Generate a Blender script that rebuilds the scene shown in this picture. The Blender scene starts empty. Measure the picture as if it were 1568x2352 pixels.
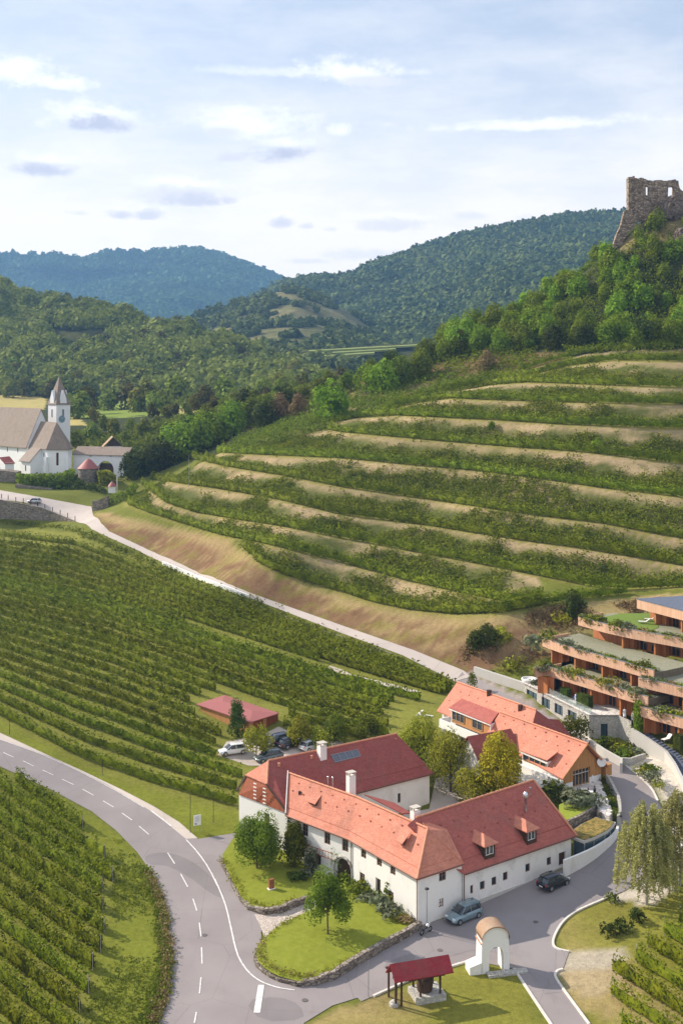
import bpy, bmesh, math, random
import numpy as np
from mathutils import Vector, geometry
R = math.radians
# ------------------------------------------------------------------ camera, sky, sun, exposure
sc = bpy.context.scene
F, CX, HY, H = 2600.0, 784.0, 870.0, 60.0     # focal length in picture units (1568 wide), horizon, camera height
cam = bpy.data.objects.new("camera", bpy.data.cameras.new("camera"))
sc.collection.objects.link(cam); sc.camera = cam
cam.location = (0, 0, H); cam.rotation_euler = (R(90), 0, 0)
cam.data.sensor_fit = 'HORIZONTAL'; cam.data.sensor_width = 36
cam.data.lens = 36 * F / 1568
cam.data.shift_y = -(1176 - HY) / 1568
cam.data.clip_start = 1; cam.data.clip_end = 40000

SUN_AZ = math.atan2(-1.4, 0.72)               # sun stands to the left and a little beyond
SUN_EL = R(32.5)
sc.view_settings.view_transform = 'Standard'; sc.view_settings.look = 'None'
sc.view_settings.exposure = 0.6; sc.view_settings.gamma = 1
sc.view_settings.use_curve_mapping = False

wd = bpy.data.worlds.new("World"); sc.world = wd; wd.use_nodes = True
nt = wd.node_tree; N = nt.nodes; L = nt.links
for n in list(N): N.remove(n)
def wn(t, **k):
    n = N.new(t)
    for a, b in k.items(): setattr(n, a, b)
    return n
def wmath(op, a, b=None, c=None, clamp=False):
    n = N.new('ShaderNodeMath'); n.operation = op; n.use_clamp = clamp
    for i, v in enumerate((a, b, c)):
        if v is None: continue
        if isinstance(v, (int, float)): n.inputs[i].default_value = v
        else: L.new(v, n.inputs[i])
    return n.outputs[0]
sky = wn('ShaderNodeTexSky', sky_type='NISHITA'); sky.sun_disc = False
sky.sun_elevation = SUN_EL; sky.sun_rotation = SUN_AZ; sky.dust_density = 2.0; sky.air_density = 1.0
tc = wn('ShaderNodeTexCoord'); sep = wn('ShaderNodeSeparateXYZ'); L.new(tc.outputs['Generated'], sep.inputs[0])
dX, dY, dZ = sep.outputs
az = wmath('ARCTAN2', dX, dY); el = wmath('ARCSINE', dZ)
comb = wn('ShaderNodeCombineXYZ'); L.new(az, comb.inputs[0]); L.new(el, comb.inputs[1])
def wnoise(scale, sx, sy, det=6, rough=.6, off=0):
    mp = wn('ShaderNodeMapping'); mp.inputs['Scale'].default_value = (sx, sy, 1); mp.inputs['Location'].default_value = (off, off, off)
    L.new(comb.outputs[0], mp.inputs[0])
    n = wn('ShaderNodeTexNoise'); n.inputs['Scale'].default_value = scale; n.inputs['Detail'].default_value = det
    n.inputs['Roughness'].default_value = rough; L.new(mp.outputs[0], n.inputs['Vector']); return n.outputs['Fac']
n_big = wnoise(9, 1, 3.2, off=3.1); n_fine = wnoise(70, 1, 1.5, det=8, rough=.7, off=8.0); n_mid = wnoise(26, 1, 1.8, off=1.3)
def wramp(v, a, b):
    n = N.new('ShaderNodeMapRange'); n.interpolation_type = 'SMOOTHSTEP'; L.new(v, n.inputs[0])
    n.inputs[1].default_value = a; n.inputs[2].default_value = b; return n.outputs[0]
def wmix(f, a, b):
    n = N.new('ShaderNodeMixRGB'); 
    for i, v in ((0, f), (1, a), (2, b)):
        if isinstance(v, (int, float)): n.inputs[i].default_value = v
        elif isinstance(v, tuple): n.inputs[i].default_value = v + (1,)
        else: L.new(v, n.inputs[i])
    return n.outputs[0]
# thin high veil over the blue, brighter towards the horizon
veil = wmath('ADD', wmath('MULTIPLY', wramp(n_big, .25, .8), .50), wramp(el, .36, .05), clamp=False)
veil = wmath('MULTIPLY', veil, .95, clamp=True)
skyb = wmix(.5, sky.outputs[0], (4.6, 5.4, 6.9))
col = wmix(veil, skyb, (7.5, 7.35, 7.35))
# low cumulus: azimuth/elevation, half sizes (from the picture), how grey the underside is
CL = [(205,270,125,42,.10),(225,288,85,26,.95),(20,165,110,36,0),(120,190,85,22,0),(795,166,105,36,.05),(850,186,75,18,.5),
      (560,285,140,42,.0),(505,305,50,16,.5),(655,355,70,27,.95),(525,363,36,13,.6),(108,390,70,24,.9),(430,452,115,30,.55),(455,462,80,18,.8),
      (272,494,38,16,.75),(345,496,45,17,.75),(640,513,34,17,.75),(705,520,22,10,.6),(755,528,22,9,.55),(910,520,95,20,.55),(180,490,40,9,.5),
      (1250,286,300,17,0),(720,166,300,13,0),(1080,497,40,12,.5),(780,300,30,18,0),(850,585,120,18,.5),(700,600,60,9,.5),(1200,500,30,12,.4),
      (1210,365,95,13,.35),(140,335,30,14,.3),(590,250,80,14,0)]
CL = [(x, y - ry * .95, rx * 1.05, ry * .9, 0) for x, y, rx, ry, g in CL if g > .5 and ry > 14] + [(x, y, rx * 1.18, ry * 1.18, g) for x, y, rx, ry, g in CL]   # sunlit tops over grey undersides
for px, py, rx, ry, g in CL:
    a0 = math.atan((px - CX) / F); e0 = math.atan((HY - py) / F * math.cos(a0))
    u = wmath('MULTIPLY', wmath('SUBTRACT', az, a0), F / rx); v = wmath('MULTIPLY', wmath('SUBTRACT', el, e0), F / ry)
    v = wmath('ADD', v, wmath('MULTIPLY', wmath('LESS_THAN', v, 0), wmath('MULTIPLY', v, .5)))   # flatter underside
    d = wmath('SQRT', wmath('ADD', wmath('MULTIPLY', u, u), wmath('MULTIPLY', v, v)))
    nn = wmath('ADD', wmath('MULTIPLY', n_mid, 1.7), wmath('MULTIPLY', n_fine, 1.5))
    m = wmath('SUBTRACT', wmath('SUBTRACT', nn, .78), d)
    m = wramp(m, -.25, .62)
    c = (8.3 - 4.2 * g, 8.3 - 4.0 * g, 8.4 - 3.0 * g)
    col = wmix(wmath('MULTIPLY', m, .95 if g else (.45 if ry < 19 else .85)), col, c)
hor = wramp(el, .24, .0); col = wmix(hor, col, (7.9, 7.6, 7.2)) if False else col; hz_ = N.new('ShaderNodeMixRGB'); hz_.blend_type = 'MULTIPLY'; L.new(hor, hz_.inputs[0]); L.new(col, hz_.inputs[1]); hz_.inputs[2].default_value = (1.42, 1.25, 1.06, 1); col = hz_.outputs[0]
back_fill = wramp(wmath('MULTIPLY', dY, -1), -.35, .7); col = wmix(back_fill, col, (6.0, 6.2, 6.8))   # even pale fill added to the sky behind the viewer, lifts shaded walls
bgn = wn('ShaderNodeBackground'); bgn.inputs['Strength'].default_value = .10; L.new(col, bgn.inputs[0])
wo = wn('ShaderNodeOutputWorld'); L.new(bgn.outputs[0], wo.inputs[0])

sl = bpy.data.lights.new("sun", 'SUN'); sl.energy = 4.5; sl.angle = R(.5); sl.color = (1, .90, .76)
so = bpy.data.objects.new("sun", sl); sc.collection.objects.link(so)
sdir = Vector((math.sin(SUN_AZ) * math.cos(SUN_EL), math.cos(SUN_AZ) * math.cos(SUN_EL), math.sin(SUN_EL)))
so.rotation_euler = sdir.to_track_quat('Z', 'Y').to_euler(); so.location = sdir * 300

# ------------------------------------------------------------------ pixel <-> world
def ZZ(pts, x0, y0, s):                        # points read in an enlarged crop -> picture units (1568 wide)
    return [((x0 + x * s) * .6125, (y0 + y * s) * .6125) for x, y in pts]
def Pz(px, py, z):
    Y = (H - z) * F / (py - HY); return ((px - CX) / F * Y, Y, z)
def PY(px, py, Y): return ((px - CX) / F * Y, Y, H - (py - HY) / F * Y)
def proj(X, Y, Z): return CX + F * X / Y, HY + F * (H - Z) / Y

# ------------------------------------------------------------------ mesh helpers
COL = sc.collection
def link(o, parent=None):
    COL.objects.link(o)
    if parent is not None: o.parent = parent
    return o
def tag(o, label=None, cat=None, group=None, kind=None):
    for k, v in (('label', label), ('category', cat), ('group', group), ('kind', kind)):
        if v: o[k] = v
    return o
def empty(name, loc, label, cat, group=None, rz=0):
    o = bpy.data.objects.new(name, None); link(o); o.location = loc; o.rotation_euler = (0, 0, rz)
    o.empty_display_size = .1
    return tag(o, label, cat, group)
class MB:
    def __init__(s): s.v = []; s.f = []; s.m = []; s.sm = []
    def add(s, vs, fs, m=0, smooth=False):
        o = len(s.v); s.v += [tuple(p) for p in vs]; s.f += [tuple(i + o for i in f) for f in fs]
        s.m += [m] * len(fs); s.sm += [smooth] * len(fs)
    def box(s, c, d, rz=0, m=0):               # centre of base, dims
        x, y, z = c; a, b, h = d[0] / 2, d[1] / 2, d[2]; cs, sn = math.cos(rz), math.sin(rz)
        P = [(x + i * a * cs - j * b * sn, y + i * a * sn + j * b * cs, z + k * h) for k in (0, 1) for i, j in ((-1, -1), (1, -1), (1, 1), (-1, 1))]
        s.add(P, [(3, 2, 1, 0), (4, 5, 6, 7), (0, 1, 5, 4), (1, 2, 6, 5), (2, 3, 7, 6), (3, 0, 4, 7)], m)
    def obox(s, o, ux, uy, uz, m=0):           # origin corner + 3 edge vectors
        o = Vector(o); ux = Vector(ux); uy = Vector(uy); uz = Vector(uz)
        P = [o, o + ux, o + ux + uy, o + uy, o + uz, o + ux + uz, o + ux + uy + uz, o + uy + uz]
        s.add(P, [(3, 2, 1, 0), (4, 5, 6, 7), (0, 1, 5, 4), (1, 2, 6, 5), (2, 3, 7, 6), (3, 0, 4, 7)], m)
    def prism(s, foot, z0, z1, m=0):           # z0,z1 scalars or lists
        n = len(foot); a = z0 if hasattr(z0, '__len__') else [z0] * n; b = z1 if hasattr(z1, '__len__') else [z1] * n
        P = [(p[0], p[1], a[i]) for i, p in enumerate(foot)] + [(p[0], p[1], b[i]) for i, p in enumerate(foot)]
        s.add(P, [tuple(range(n - 1, -1, -1)), tuple(range(n, 2 * n))] + [(i, (i + 1) % n, n + (i + 1) % n, n + i) for i in range(n)], m)
    def tube(s, pts, r, n=8, m=0, caps=True, smooth=True):
        pts = [Vector(p) for p in pts]; rr = r if hasattr(r, '__len__') else [r] * len(pts); P = []
        for i, p in enumerate(pts):
            t = (pts[min(i + 1, len(pts) - 1)] - pts[max(i - 1, 0)]).normalized()
            a = t.orthogonal().normalized() if abs(t.z) < .9 else Vector((1, 0, 0)).cross(t).normalized(); b = t.cross(a)
            P += [p + (a * math.cos(q) + b * math.sin(q)) * rr[i] for q in [2 * math.pi * k / n for k in range(n)]]
        Fs = [(i * n + k, i * n + (k + 1) % n, (i + 1) * n + (k + 1) % n, (i + 1) * n + k) for i in range(len(pts) - 1) for k in range(n)]
        s.add(P, Fs, m, smooth)
        if caps: s.add(P[:n], [tuple(range(n))[::-1]], m); s.add(P[-n:], [tuple(range(n))], m)
    def lathe(s, c, prof, n=16, m=0, smooth=True):
        P = []
        for r, z in prof: P += [(c[0] + r * math.cos(2 * math.pi * k / n), c[1] + r * math.sin(2 * math.pi * k / n), c[2] + z) for k in range(n)]
        s.add(P, [(i * n + k, i * n + (k + 1) % n, (i + 1) * n + (k + 1) % n, (i + 1) * n + k) for i in range(len(prof) - 1) for k in range(n)], m, smooth)
        s.add(P[:n], [tuple(range(n))[::-1]], m); s.add(P[-n:], [tuple(range(n))], m)
    def slab(s, top, faces, t, m=0, mside=None, down=None):   # a sheet of polygons given real thickness
        n = len(top); dn = Vector(down) if down else Vector((0, 0, -t)); P = [Vector(p) for p in top]; Q = [p + dn for p in P]
        s.add(P + Q, [tuple(f) for f in faces], m)
        fs = [tuple(i + n for i in reversed(f)) for f in faces]; ed = {}
        for f in faces:
            for i in range(len(f)): a, b = f[i], f[(i + 1) % len(f)]; ed[(a, b)] = 1
        fs2 = [(b, a, a + n, b + n) for (a, b) in ed if (b, a) not in ed]
        s.add(P + Q, fs + fs2, m if mside is None else mside)
    def build(s, name, mats, parent=None, loc=None, shift=None):
        me = bpy.data.meshes.new(name); V = s.v
        if shift: V = [(x - shift[0], y - shift[1], z - shift[2]) for x, y, z in V]
        me.from_pydata(V, [], s.f)
        for mt in (mats if isinstance(mats, (list, tuple)) else [mats]): me.materials.append(mt)
        me.polygons.foreach_set('material_index', s.m); me.polygons.foreach_set('use_smooth', s.sm); me.update()
        o = bpy.data.objects.new(name, me); link(o, parent)
        if loc: o.location = loc
        return o
def part(name, mb, mats, root):                # mesh in world coordinates under a root Empty with a location
    o = mb.build(name, mats)
    o.parent = root; o.matrix_parent_inverse = Mroot(root).inverted(); return o
def Mroot(root):
    from mathutils import Matrix, Euler
    M = Matrix.Translation(root.location) @ root.rotation_euler.to_matrix().to_4x4()
    return M
def npmesh(name, V, Fq, mat, parent=None, smooth=False):
    me = bpy.data.meshes.new(name); V = np.asarray(V, np.float32); Fq = np.asarray(Fq, np.int32); k = Fq.shape[1]
    me.vertices.add(len(V)); me.vertices.foreach_set('co', V.ravel())
    me.loops.add(Fq.size); me.loops.foreach_set('vertex_index', Fq.ravel())
    me.polygons.add(len(Fq)); me.polygons.foreach_set('loop_start', np.arange(0, Fq.size, k, dtype=np.int32))
    me.polygons.foreach_set('loop_total', np.full(len(Fq), k, np.int32))
    if smooth: me.polygons.foreach_set('use_smooth', np.ones(len(Fq), bool))
    me.update(calc_edges=True); me.materials.append(mat)
    o = bpy.data.objects.new(name, me); link(o)
    if parent is not None: o.parent = parent; o.matrix_parent_inverse = Mroot(parent).inverted()
    return o

# ------------------------------------------------------------------ materials
class NG:
    def __init__(s, name, rough=.7, spec=.3):
        s.mat = bpy.data.materials.new(name); s.mat.use_nodes = True; s.t = s.mat.node_tree
        s.b = s.t.nodes['Principled BSDF']; s.b.inputs['Roughness'].default_value = rough; s.b.inputs['Specular IOR Level'].default_value = spec
        s.geo = s.t.nodes.new('ShaderNodeNewGeometry'); s.pos = s.geo.outputs['Position']
    def n(s, t, **k):
        n = s.t.nodes.new(t)
        for a, b in k.items(): setattr(n, a, b)
        return n
    def L(s, a, b): s.t.links.new(a, b)
    def map(s, scale, vec=None, rot=(0, 0, 0)):
        m = s.n('ShaderNodeMapping'); m.inputs['Scale'].default_value = scale; m.inputs['Rotation'].default_value = rot
        s.L(vec or s.pos, m.inputs[0]); return m.outputs[0]
    def noise(s, scale, vec=None, det=4, rough=.6):
        n = s.n('ShaderNodeTexNoise'); n.inputs['Scale'].default_value = scale; n.inputs['Detail'].default_value = det
        n.inputs['Roughness'].default_value = rough; s.L(vec or s.pos, n.inputs['Vector']); return n.outputs['Fac']
    def vor(s, scale, vec=None, feature='F1', out='Color'):
        n = s.n('ShaderNodeTexVoronoi'); n.feature = feature; n.inputs['Scale'].default_value = scale; s.L(vec or s.pos, n.inputs['Vector']); return n.outputs[out]
    def ramp(s, v, a, b, lo=0., hi=1.):
        n = s.n('ShaderNodeMapRange'); s.L(v, n.inputs[0])
        for i, q in enumerate((a, b, lo, hi)): n.inputs[i + 1].default_value = q
        return n.outputs[0]
    def math(s, op, a, b=None):
        n = s.n('ShaderNodeMath'); n.operation = op
        for i, v in enumerate((a, b)):
            if v is None: continue
            if isinstance(v, (int, float)): n.inputs[i].default_value = v
            else: s.L(v, n.inputs[i])
        return n.outputs[0]
    def mix(s, f, a, b, mode='MIX'):
        n = s.n('ShaderNodeMixRGB'); n.blend_type = mode
        for i, v in ((0, f), (1, a), (2, b)):
            if isinstance(v, (int, float)): n.inputs[i].default_value = v
            elif isinstance(v, tuple): n.inputs[i].default_value = v + (1,)
            else: s.L(v, n.inputs[i])
        return n.outputs[0]
    def col(s, c):
        if isinstance(c, tuple): s.b.inputs['Base Color'].default_value = c + (1,)
        else: s.L(c, s.b.inputs['Base Color'])
    def bump(s, h, dist, strength=1.):
        n = s.n('ShaderNodeBump'); n.inputs['Distance'].default_value = dist; n.inputs['Strength'].default_value = strength
        s.L(h, n.inputs['Height']); s.L(n.outputs[0], s.b.inputs['Normal'])
def M_plain(name, c, rough=.6, var=.12, scale=3, metal=0, spec=.4):
    g = NG(name, rough, spec); g.b.inputs['Metallic'].default_value = metal
    f = g.noise(scale); g.col(g.mix(g.ramp(f, .3, .7), tuple(x * (1 - var) for x in c), tuple(min(1, x * (1 + var)) for x in c))); return g.mat
def M_leaf(name, dark, light, trans=.45, scale=.5, rnd=.35):
    g = NG(name, .7, .04); oi = g.n('ShaderNodeObjectInfo')
    f = g.noise(scale, det=2); f2 = g.noise(scale * 7, det=2)
    v = g.math('ADD', g.math('MULTIPLY', g.ramp(f, .32, .68), .55), g.math('MULTIPLY', g.ramp(f2, .3, .7), .45))
    c = g.mix(v, dark, light)
    h = g.n('ShaderNodeHueSaturation'); g.L(c, h.inputs['Color'])
    g.L(g.ramp(oi.outputs['Random'], 0, 1, .5 - .03 * rnd / .35, .5 + .025 * rnd / .35), h.inputs['Hue']); g.L(g.ramp(oi.outputs['Random'], 0, 1, 1.12 - rnd, 1.12 + rnd), h.inputs['Value'])
    g.L(h.outputs[0], g.b.inputs['Base Color'])
    tr = g.n('ShaderNodeBsdfTranslucent'); g.L(h.outputs[0], tr.inputs[0])
    mx = g.n('ShaderNodeMixShader'); mx.inputs[0].default_value = trans; g.L(g.b.outputs[0], mx.inputs[1]); g.L(tr.outputs[0], mx.inputs[2])
    g.L(mx.outputs[0], g.t.nodes['Material Output'].inputs[0]); return g.mat
def M_tile(name, c, c2):
    g = NG(name, .75, .2); z = g.map((1, 1, 1)); sp = g.n('ShaderNodeSeparateXYZ'); g.L(g.pos, sp.inputs[0])
    saw = g.math('FRACT', g.math('MULTIPLY', sp.outputs[2], 5.5))
    sx = g.math('ABSOLUTE', g.math('SUBTRACT', g.math('FRACT', g.math('MULTIPLY', g.math('ADD', sp.outputs[0], g.math('MULTIPLY', sp.outputs[1], 1.2)), 3.2)), .5))
    v = g.vor(3.3, g.map((1, 1, 1.8))); sv = g.n('ShaderNodeSeparateColor'); g.L(v, sv.inputs[0])
    f = g.noise(.6, det=6, rough=.7); f = g.math('ADD', g.math('MULTIPLY', g.ramp(f, .3, .7), .5), g.math('MULTIPLY', sv.outputs[0], .5))
    ms = g.noise(.35, g.map((1, 1, .5)), det=8, rough=.75); g.col(g.mix(g.ramp(ms, .50, .74, 0, .5), g.mix(f, tuple(x * .9 for x in c), tuple(x * 1.06 for x in c2)), (.20, .13, .10))); g.bump(g.math('ADD', saw, g.math('MULTIPLY', sx, .7)), .035, .7); return g.mat
def M_board(name, c, c2, s=5.0):
    g = NG(name, .7, .2); f = g.noise(1, g.map((s, s, .12)), det=2, rough=.7); f2 = g.noise(1, g.map((s * 3, s * 3, .6)), det=2)
    c3 = g.mix(g.ramp(f, .35, .65), c, c2); g.col(g.mix(g.math('MULTIPLY', g.ramp(f2, .4, .7), .35), c3, tuple(x * .55 for x in c))); g.bump(f, .03, .6); return g.mat
def M_stone(name, c, c2, s=1.6, bump=.12):
    g = NG(name, .9, .1); vec = g.map((1, 1, 1.7)); v = g.vor(s, vec); sv = g.n('ShaderNodeSeparateColor'); g.L(v, sv.inputs[0])
    e = g.vor(s, vec, 'DISTANCE_TO_EDGE', 'Distance'); n = g.noise(s * 2.5, det=6)
    f = g.math('ADD', g.math('MULTIPLY', sv.outputs[0], .5), g.math('MULTIPLY', n, .5)); c3 = g.mix(g.ramp(f, .3, .7), c, c2)
    g.col(g.mix(g.ramp(e, 0, .09, .75, 0), c3, tuple(x * .45 for x in c))); g.bump(g.math('ADD', g.ramp(e, 0, .15), n), bump, .8); return g.mat
def M_plaster(name, c, stain=(.45, .42, .38), amt=.45):
    g = NG(name, .85, .1); n = g.noise(.55, g.map((1, 1, .6)), det=6, rough=.65); n2 = g.noise(6, det=4)
    g.col(g.mix(g.ramp(n, .52, .78, 0, amt), g.mix(g.ramp(n2, .3, .7), tuple(x * .95 for x in c), c), stain)); g.bump(n2, .02, .4); return g.mat
def M_glass(name, c=(.03, .04, .05)):
    g = NG(name, .08, .8); g.col(c); return g.mat
W = dict(
 plaster=M_plaster('white_plaster', (.83, .81, .775)), plaster_old=M_plaster('weathered_plaster', (.84, .81, .77), (.36, .33, .29), .6),
 plaster_church=M_plaster('church_plaster', (.86, .86, .86), amt=.12),
 tile=M_tile('coral_tiles', (.50, .18, .115), (.61, .25, .17)), tile_red=M_tile('red_tiles', (.35, .095, .078), (.44, .14, .11)),
 tile_brown=M_tile('church_tiles', (.235, .18, .145), (.31, .25, .205)), tile_dark=M_tile('deep_red_tiles', (.26, .068, .058), (.33, .095, .08)),
 tile_old=M_tile('old_orange_tiles', (.42, .21, .12), (.34, .28, .20)), tile_crim=M_tile('crimson_boards', (.27, .028, .04), (.34, .045, .055)),
 ridge=M_plain('ridge_tile_clay', (.58, .25, .15), .8), metal_red=M_plain('red_sheet_roof', (.33, .105, .095), .6, .08),
 wood_red=M_board('reddish_boards', (.24, .065, .028), (.33, .10, .045)), wood_or=M_board('orange_boards', (.44, .16, .055), (.54, .22, .085)),
 wood_lt=M_board('pale_larch_boards', (.60, .35, .22), (.70, .45, .31)), wood_gab=M_board('honey_boards', (.42, .20, .07), (.52, .27, .11)),
 wood_in=M_board('red_brown_panels', (.46, .16, .07), (.56, .23, .10), 2.5), wood_dk=M_board('dark_timber', (.06, .035, .022), (.10, .06, .04)),
 frame=M_plain('brown_frame', (.20, .115, .07), .6), frame_w=M_plain('white_frame', (.75, .73, .70), .5), frame_t=M_plain('tan_frame', (.42, .25, .11), .6),
 pane=M_glass('window_glass'), pane_b=M_glass('bluish_glass', (.06, .10, .13)),
 slatewin=M_glass('roof_window_glass', (.10, .11, .14)), gutter=M_plain('copper_gutter', (.20, .11, .08), .5, metal=.5),
 white=M_plain('white_paint', (.82, .81, .78), .5, .04), grey=M_plain('grey_metal', (.35, .36, .38), .4, metal=.6), dark=M_plain('dark_metal', (.03, .03, .035), .5),
 stone=M_stone('rough_stone', (.20, .165, .13), (.36, .31, .26)), ruin=M_stone('ruin_masonry', (.22, .16, .12), (.50, .39, .29), 1.0, .4),
 stone_lt=M_stone('pale_stone_blocks', (.44, .42, .38), (.54, .52, .47), 2.8, .04), concrete=M_plaster('pale_concrete', (.52, .50, .46), (.40, .38, .35), .5),
 rock=M_stone('bare_rock', (.20, .15, .12), (.38, .30, .25), 1.6, .6), capst=M_plain('cap_stone', (.5, .46, .40), .8),
 marking=M_plain('road_paint', (.66, .64, .61), .6, .28, 3.5), kerb=M_plain('kerb_stone', (.62, .58, .53), .8, .15),
 trunk=M_plain('bark', (.11, .08, .055), .9, .3), trunk_lt=M_plain('pale_bark', (.36, .33, .29), .9, .4, 6),
 cloth=M_plain('white_cloth', (.75, .76, .82), .8), skin=M_plain('skin', (.55, .33, .24), .6), hair=M_plain('dark_hair', (.06, .04, .03), .7),
 slate=M_plain('slate_roof', (.12, .14, .19), .55, .2), black=M_plain('black_rubber', (.02, .02, .022), .8), rim=M_plain('alloy_rim', (.5, .5, .52), .3, metal=.8),
 red=M_plain('red_lamp_plastic', (.45, .02, .02), .3), lampw=M_plain('clear_lamp', (.7, .72, .75), .2), rust=M_plain('rusty_steel', (.28, .10, .045), .8, .3),
 foil=M_plain('steel_duct', (.65, .68, .72), .25, metal=.9), clock=M_plain('blue_clock_face', (.17, .28, .34), .5))
W['grape'] = M_leaf('vine_leaves', (.030, .054, .005), (.25, .285, .016), .3, .9, .18)
W['grape_far'] = M_leaf('terrace_vine_leaves', (.045, .078, .007), (.28, .335, .026), .3, .5, .15)
W['leaf'] = M_leaf('leaves_green', (.055, .080, .010), (.20, .245, .028))
W['leaf_lush'] = M_leaf('leaves_lush', (.065, .115, .009), (.25, .34, .028), .3, .25, .3)
W['leaf_dark'] = M_leaf('leaves_dark', (.026, .046, .010), (.095, .125, .022), .2, .2)
W['leaf_wood'] = M_leaf('woodland_leaves', (.050, .068, .010), (.24, .245, .040), .2, .05, .55)
W['leaf_yel'] = M_leaf('leaves_yellowing', (.18, .18, .014), (.50, .44, .03), .35, .7, .1)
W['leaf_olive'] = M_leaf('leaves_olive', (.12, .14, .014), (.34, .34, .035), .3, .5, .15)
W['leaf_birch'] = M_leaf('leaves_birch', (.19, .19, .055), (.46, .44, .17), .3, .6, .1)
W['leaf_grey'] = M_leaf('leaves_grey_green', (.085, .10, .055), (.22, .24, .14), .2, .8, .2)
W['leaf_brn'] = M_leaf('leaves_brownish', (.13, .09, .04), (.30, .22, .10), .2, .8, .2)
W['scrub'] = M_leaf('bank_scrub_leaves', (.045, .070, .008), (.23, .245, .028), .25, .25, .1)
W['far_l'] = M_leaf('far_forest_a', (.018, .048, .016), (.075, .115, .026), .0, .006)
W['far_r'] = M_leaf('far_forest_b', (.022, .046, .012), (.125, .145, .030), .0, .012)
# ------------------------------------------------------------------ terrain
TZ = [(0,2352,0),(400,2352,0),(784,2352,0),(1250,2352,0),(1568,2352,.5),(0,2050,1),(390,2100,0),(600,2150,0),(957,2130,0),(784,2290,0),(1200,2150,0),
 (1300,1995,1),(1500,2080,1),(1568,1950,2.2),(1568,2150,1),(0,1761,4),(0,1690,5),(200,1795,2),(450,1925,.3),(545,1914,.3),(355,1860,1.2),(560,1815,2),
 (1460,1850,2.5),(1400,1740,4.5),(1330,1690,5),(1080,1560,7),(990,1860,.8),(1040,1800,1.5),(574,1695,3.5),(620,1720,2.8),(760,1700,3),(1025,1710,4.5),(1300,1810,4),
 (0,1600,7),(0,1400,11),(0,1250,15.5),(60,1200,16.8),(300,1700,4),(300,1600,6),(300,1450,9.5),(300,1330,13),(600,1600,5.5),(600,1480,9),(800,1600,5.5),
 (800,1510,8),(960,1590,6.4),(700,1660,4.5),(1000,1530,8),(784,1447,10.5),(640,1390,12.5),(450,1318,14.5),(350,1270,16),(210,1190,19.4),(77,1150,22.3),(0,1136,23.3),
 (100,1092,26),(200,1115,25),(1380,1700,5),(1560,1800,4.5),(1200,1620,6.3),(1480,1740,5)]
TY = [(500,1231,275),(295,1164,318),(784,1363,236),(934,1404,222),(1154,1411,208),(1249,1391,212),(1409,831,325),(1134,876,345),(1568,833,312),
 (500,1043,345),(784,1058,300),(1184,1100,268),(1568,1148,245),(784,1239,256),(1184,1315,232),(1500,1352,222),(400,1165,303),(1034,918,318),(1384,928,292),(784,999,322),
 (1568,700,360),(1400,592,392),(1470,508,396),(1520,490,398),(1568,472,398),(1640,465,398),(1440,548,392),(1200,720,400),(1000,790,420),(850,850,420),(700,930,400),(450,980,430),(600,1000,370),
 (50,920,750),(250,945,620),(400,935,650),(150,975,520),(1110,1462,206),(1230,1440,207),(300,1090,420),(620,1180,272),(640,1290,245),(1000,1140,275),(1568,1250,232)]
TW = [(0,40,0),(-60,40,0),(60,40,1),(120,80,2),(-120,90,2),(100,520,85),(60,600,60),(0,600,50),(-60,600,45),(-150,620,40),(-200,750,46),(-100,800,50),(0,800,52),(150,700,60),
 (45,192,9),(52,200,13),(58,190,9),(62,212,18),(46,172,5.5),(54,165,4.8),(62,150,4),(90,200,18),(90,260,36),(100,320,64),(150,400,95),(-200,170,8),(-220,250,18),(-160,360,24),
 (-250,420,30),(-300,600,42),(60,440,70),(95,430,94),(200,550,90),(60,120,1),(80,100,1),(70,130,2),(-90,130,4),(-112,372,24.0),(-99,374,23.4),(-86,373,22.8),(-76,371,22.2),(-66,366,21.8),(-122,372,24.6),(-100,389,25.6),(-84,388,25.2),(0,900,54),(-300,900,60),(150,900,60)]
cp = np.array([Pz(*t) for t in TZ] + [PY(*t) for t in TY] + TW, float)
def kern(d): return np.sqrt(d * d + 64.0)
_D = kern(np.hypot(cp[:, None, 0] - cp[None, :, 0], cp[:, None, 1] - cp[None, :, 1]))
n_ = len(cp); _A = np.zeros((n_ + 3, n_ + 3)); _A[:n_, :n_] = _D - np.eye(n_) * .6
_P = np.c_[np.ones(n_), cp[:, 0] / 100, cp[:, 1] / 100]; _A[:n_, n_:] = _P; _A[n_:, :n_] = _P.T
_w = np.linalg.solve(_A, np.r_[cp[:, 2], 0, 0, 0])
def zraw(X, Y):
    X = np.asarray(X, float); Y = np.asarray(Y, float); o = np.zeros(X.shape) + _w[n_] + _w[n_ + 1] * X / 100 + _w[n_ + 2] * Y / 100
    for i in range(n_): o += _w[i] * kern(np.hypot(X - cp[i, 0], Y - cp[i, 1]))
    return o
GX0, GX1, GY0, GY1, GS = -330., 220., 50., 900., 1.25
gx = np.arange(GX0, GX1 + .1, GS); gy = np.arange(GY0, GY1 + .1, GS); GXX, GYY = np.meshgrid(gx, gy)
GZ = zraw(GXX, GYY)
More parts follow.
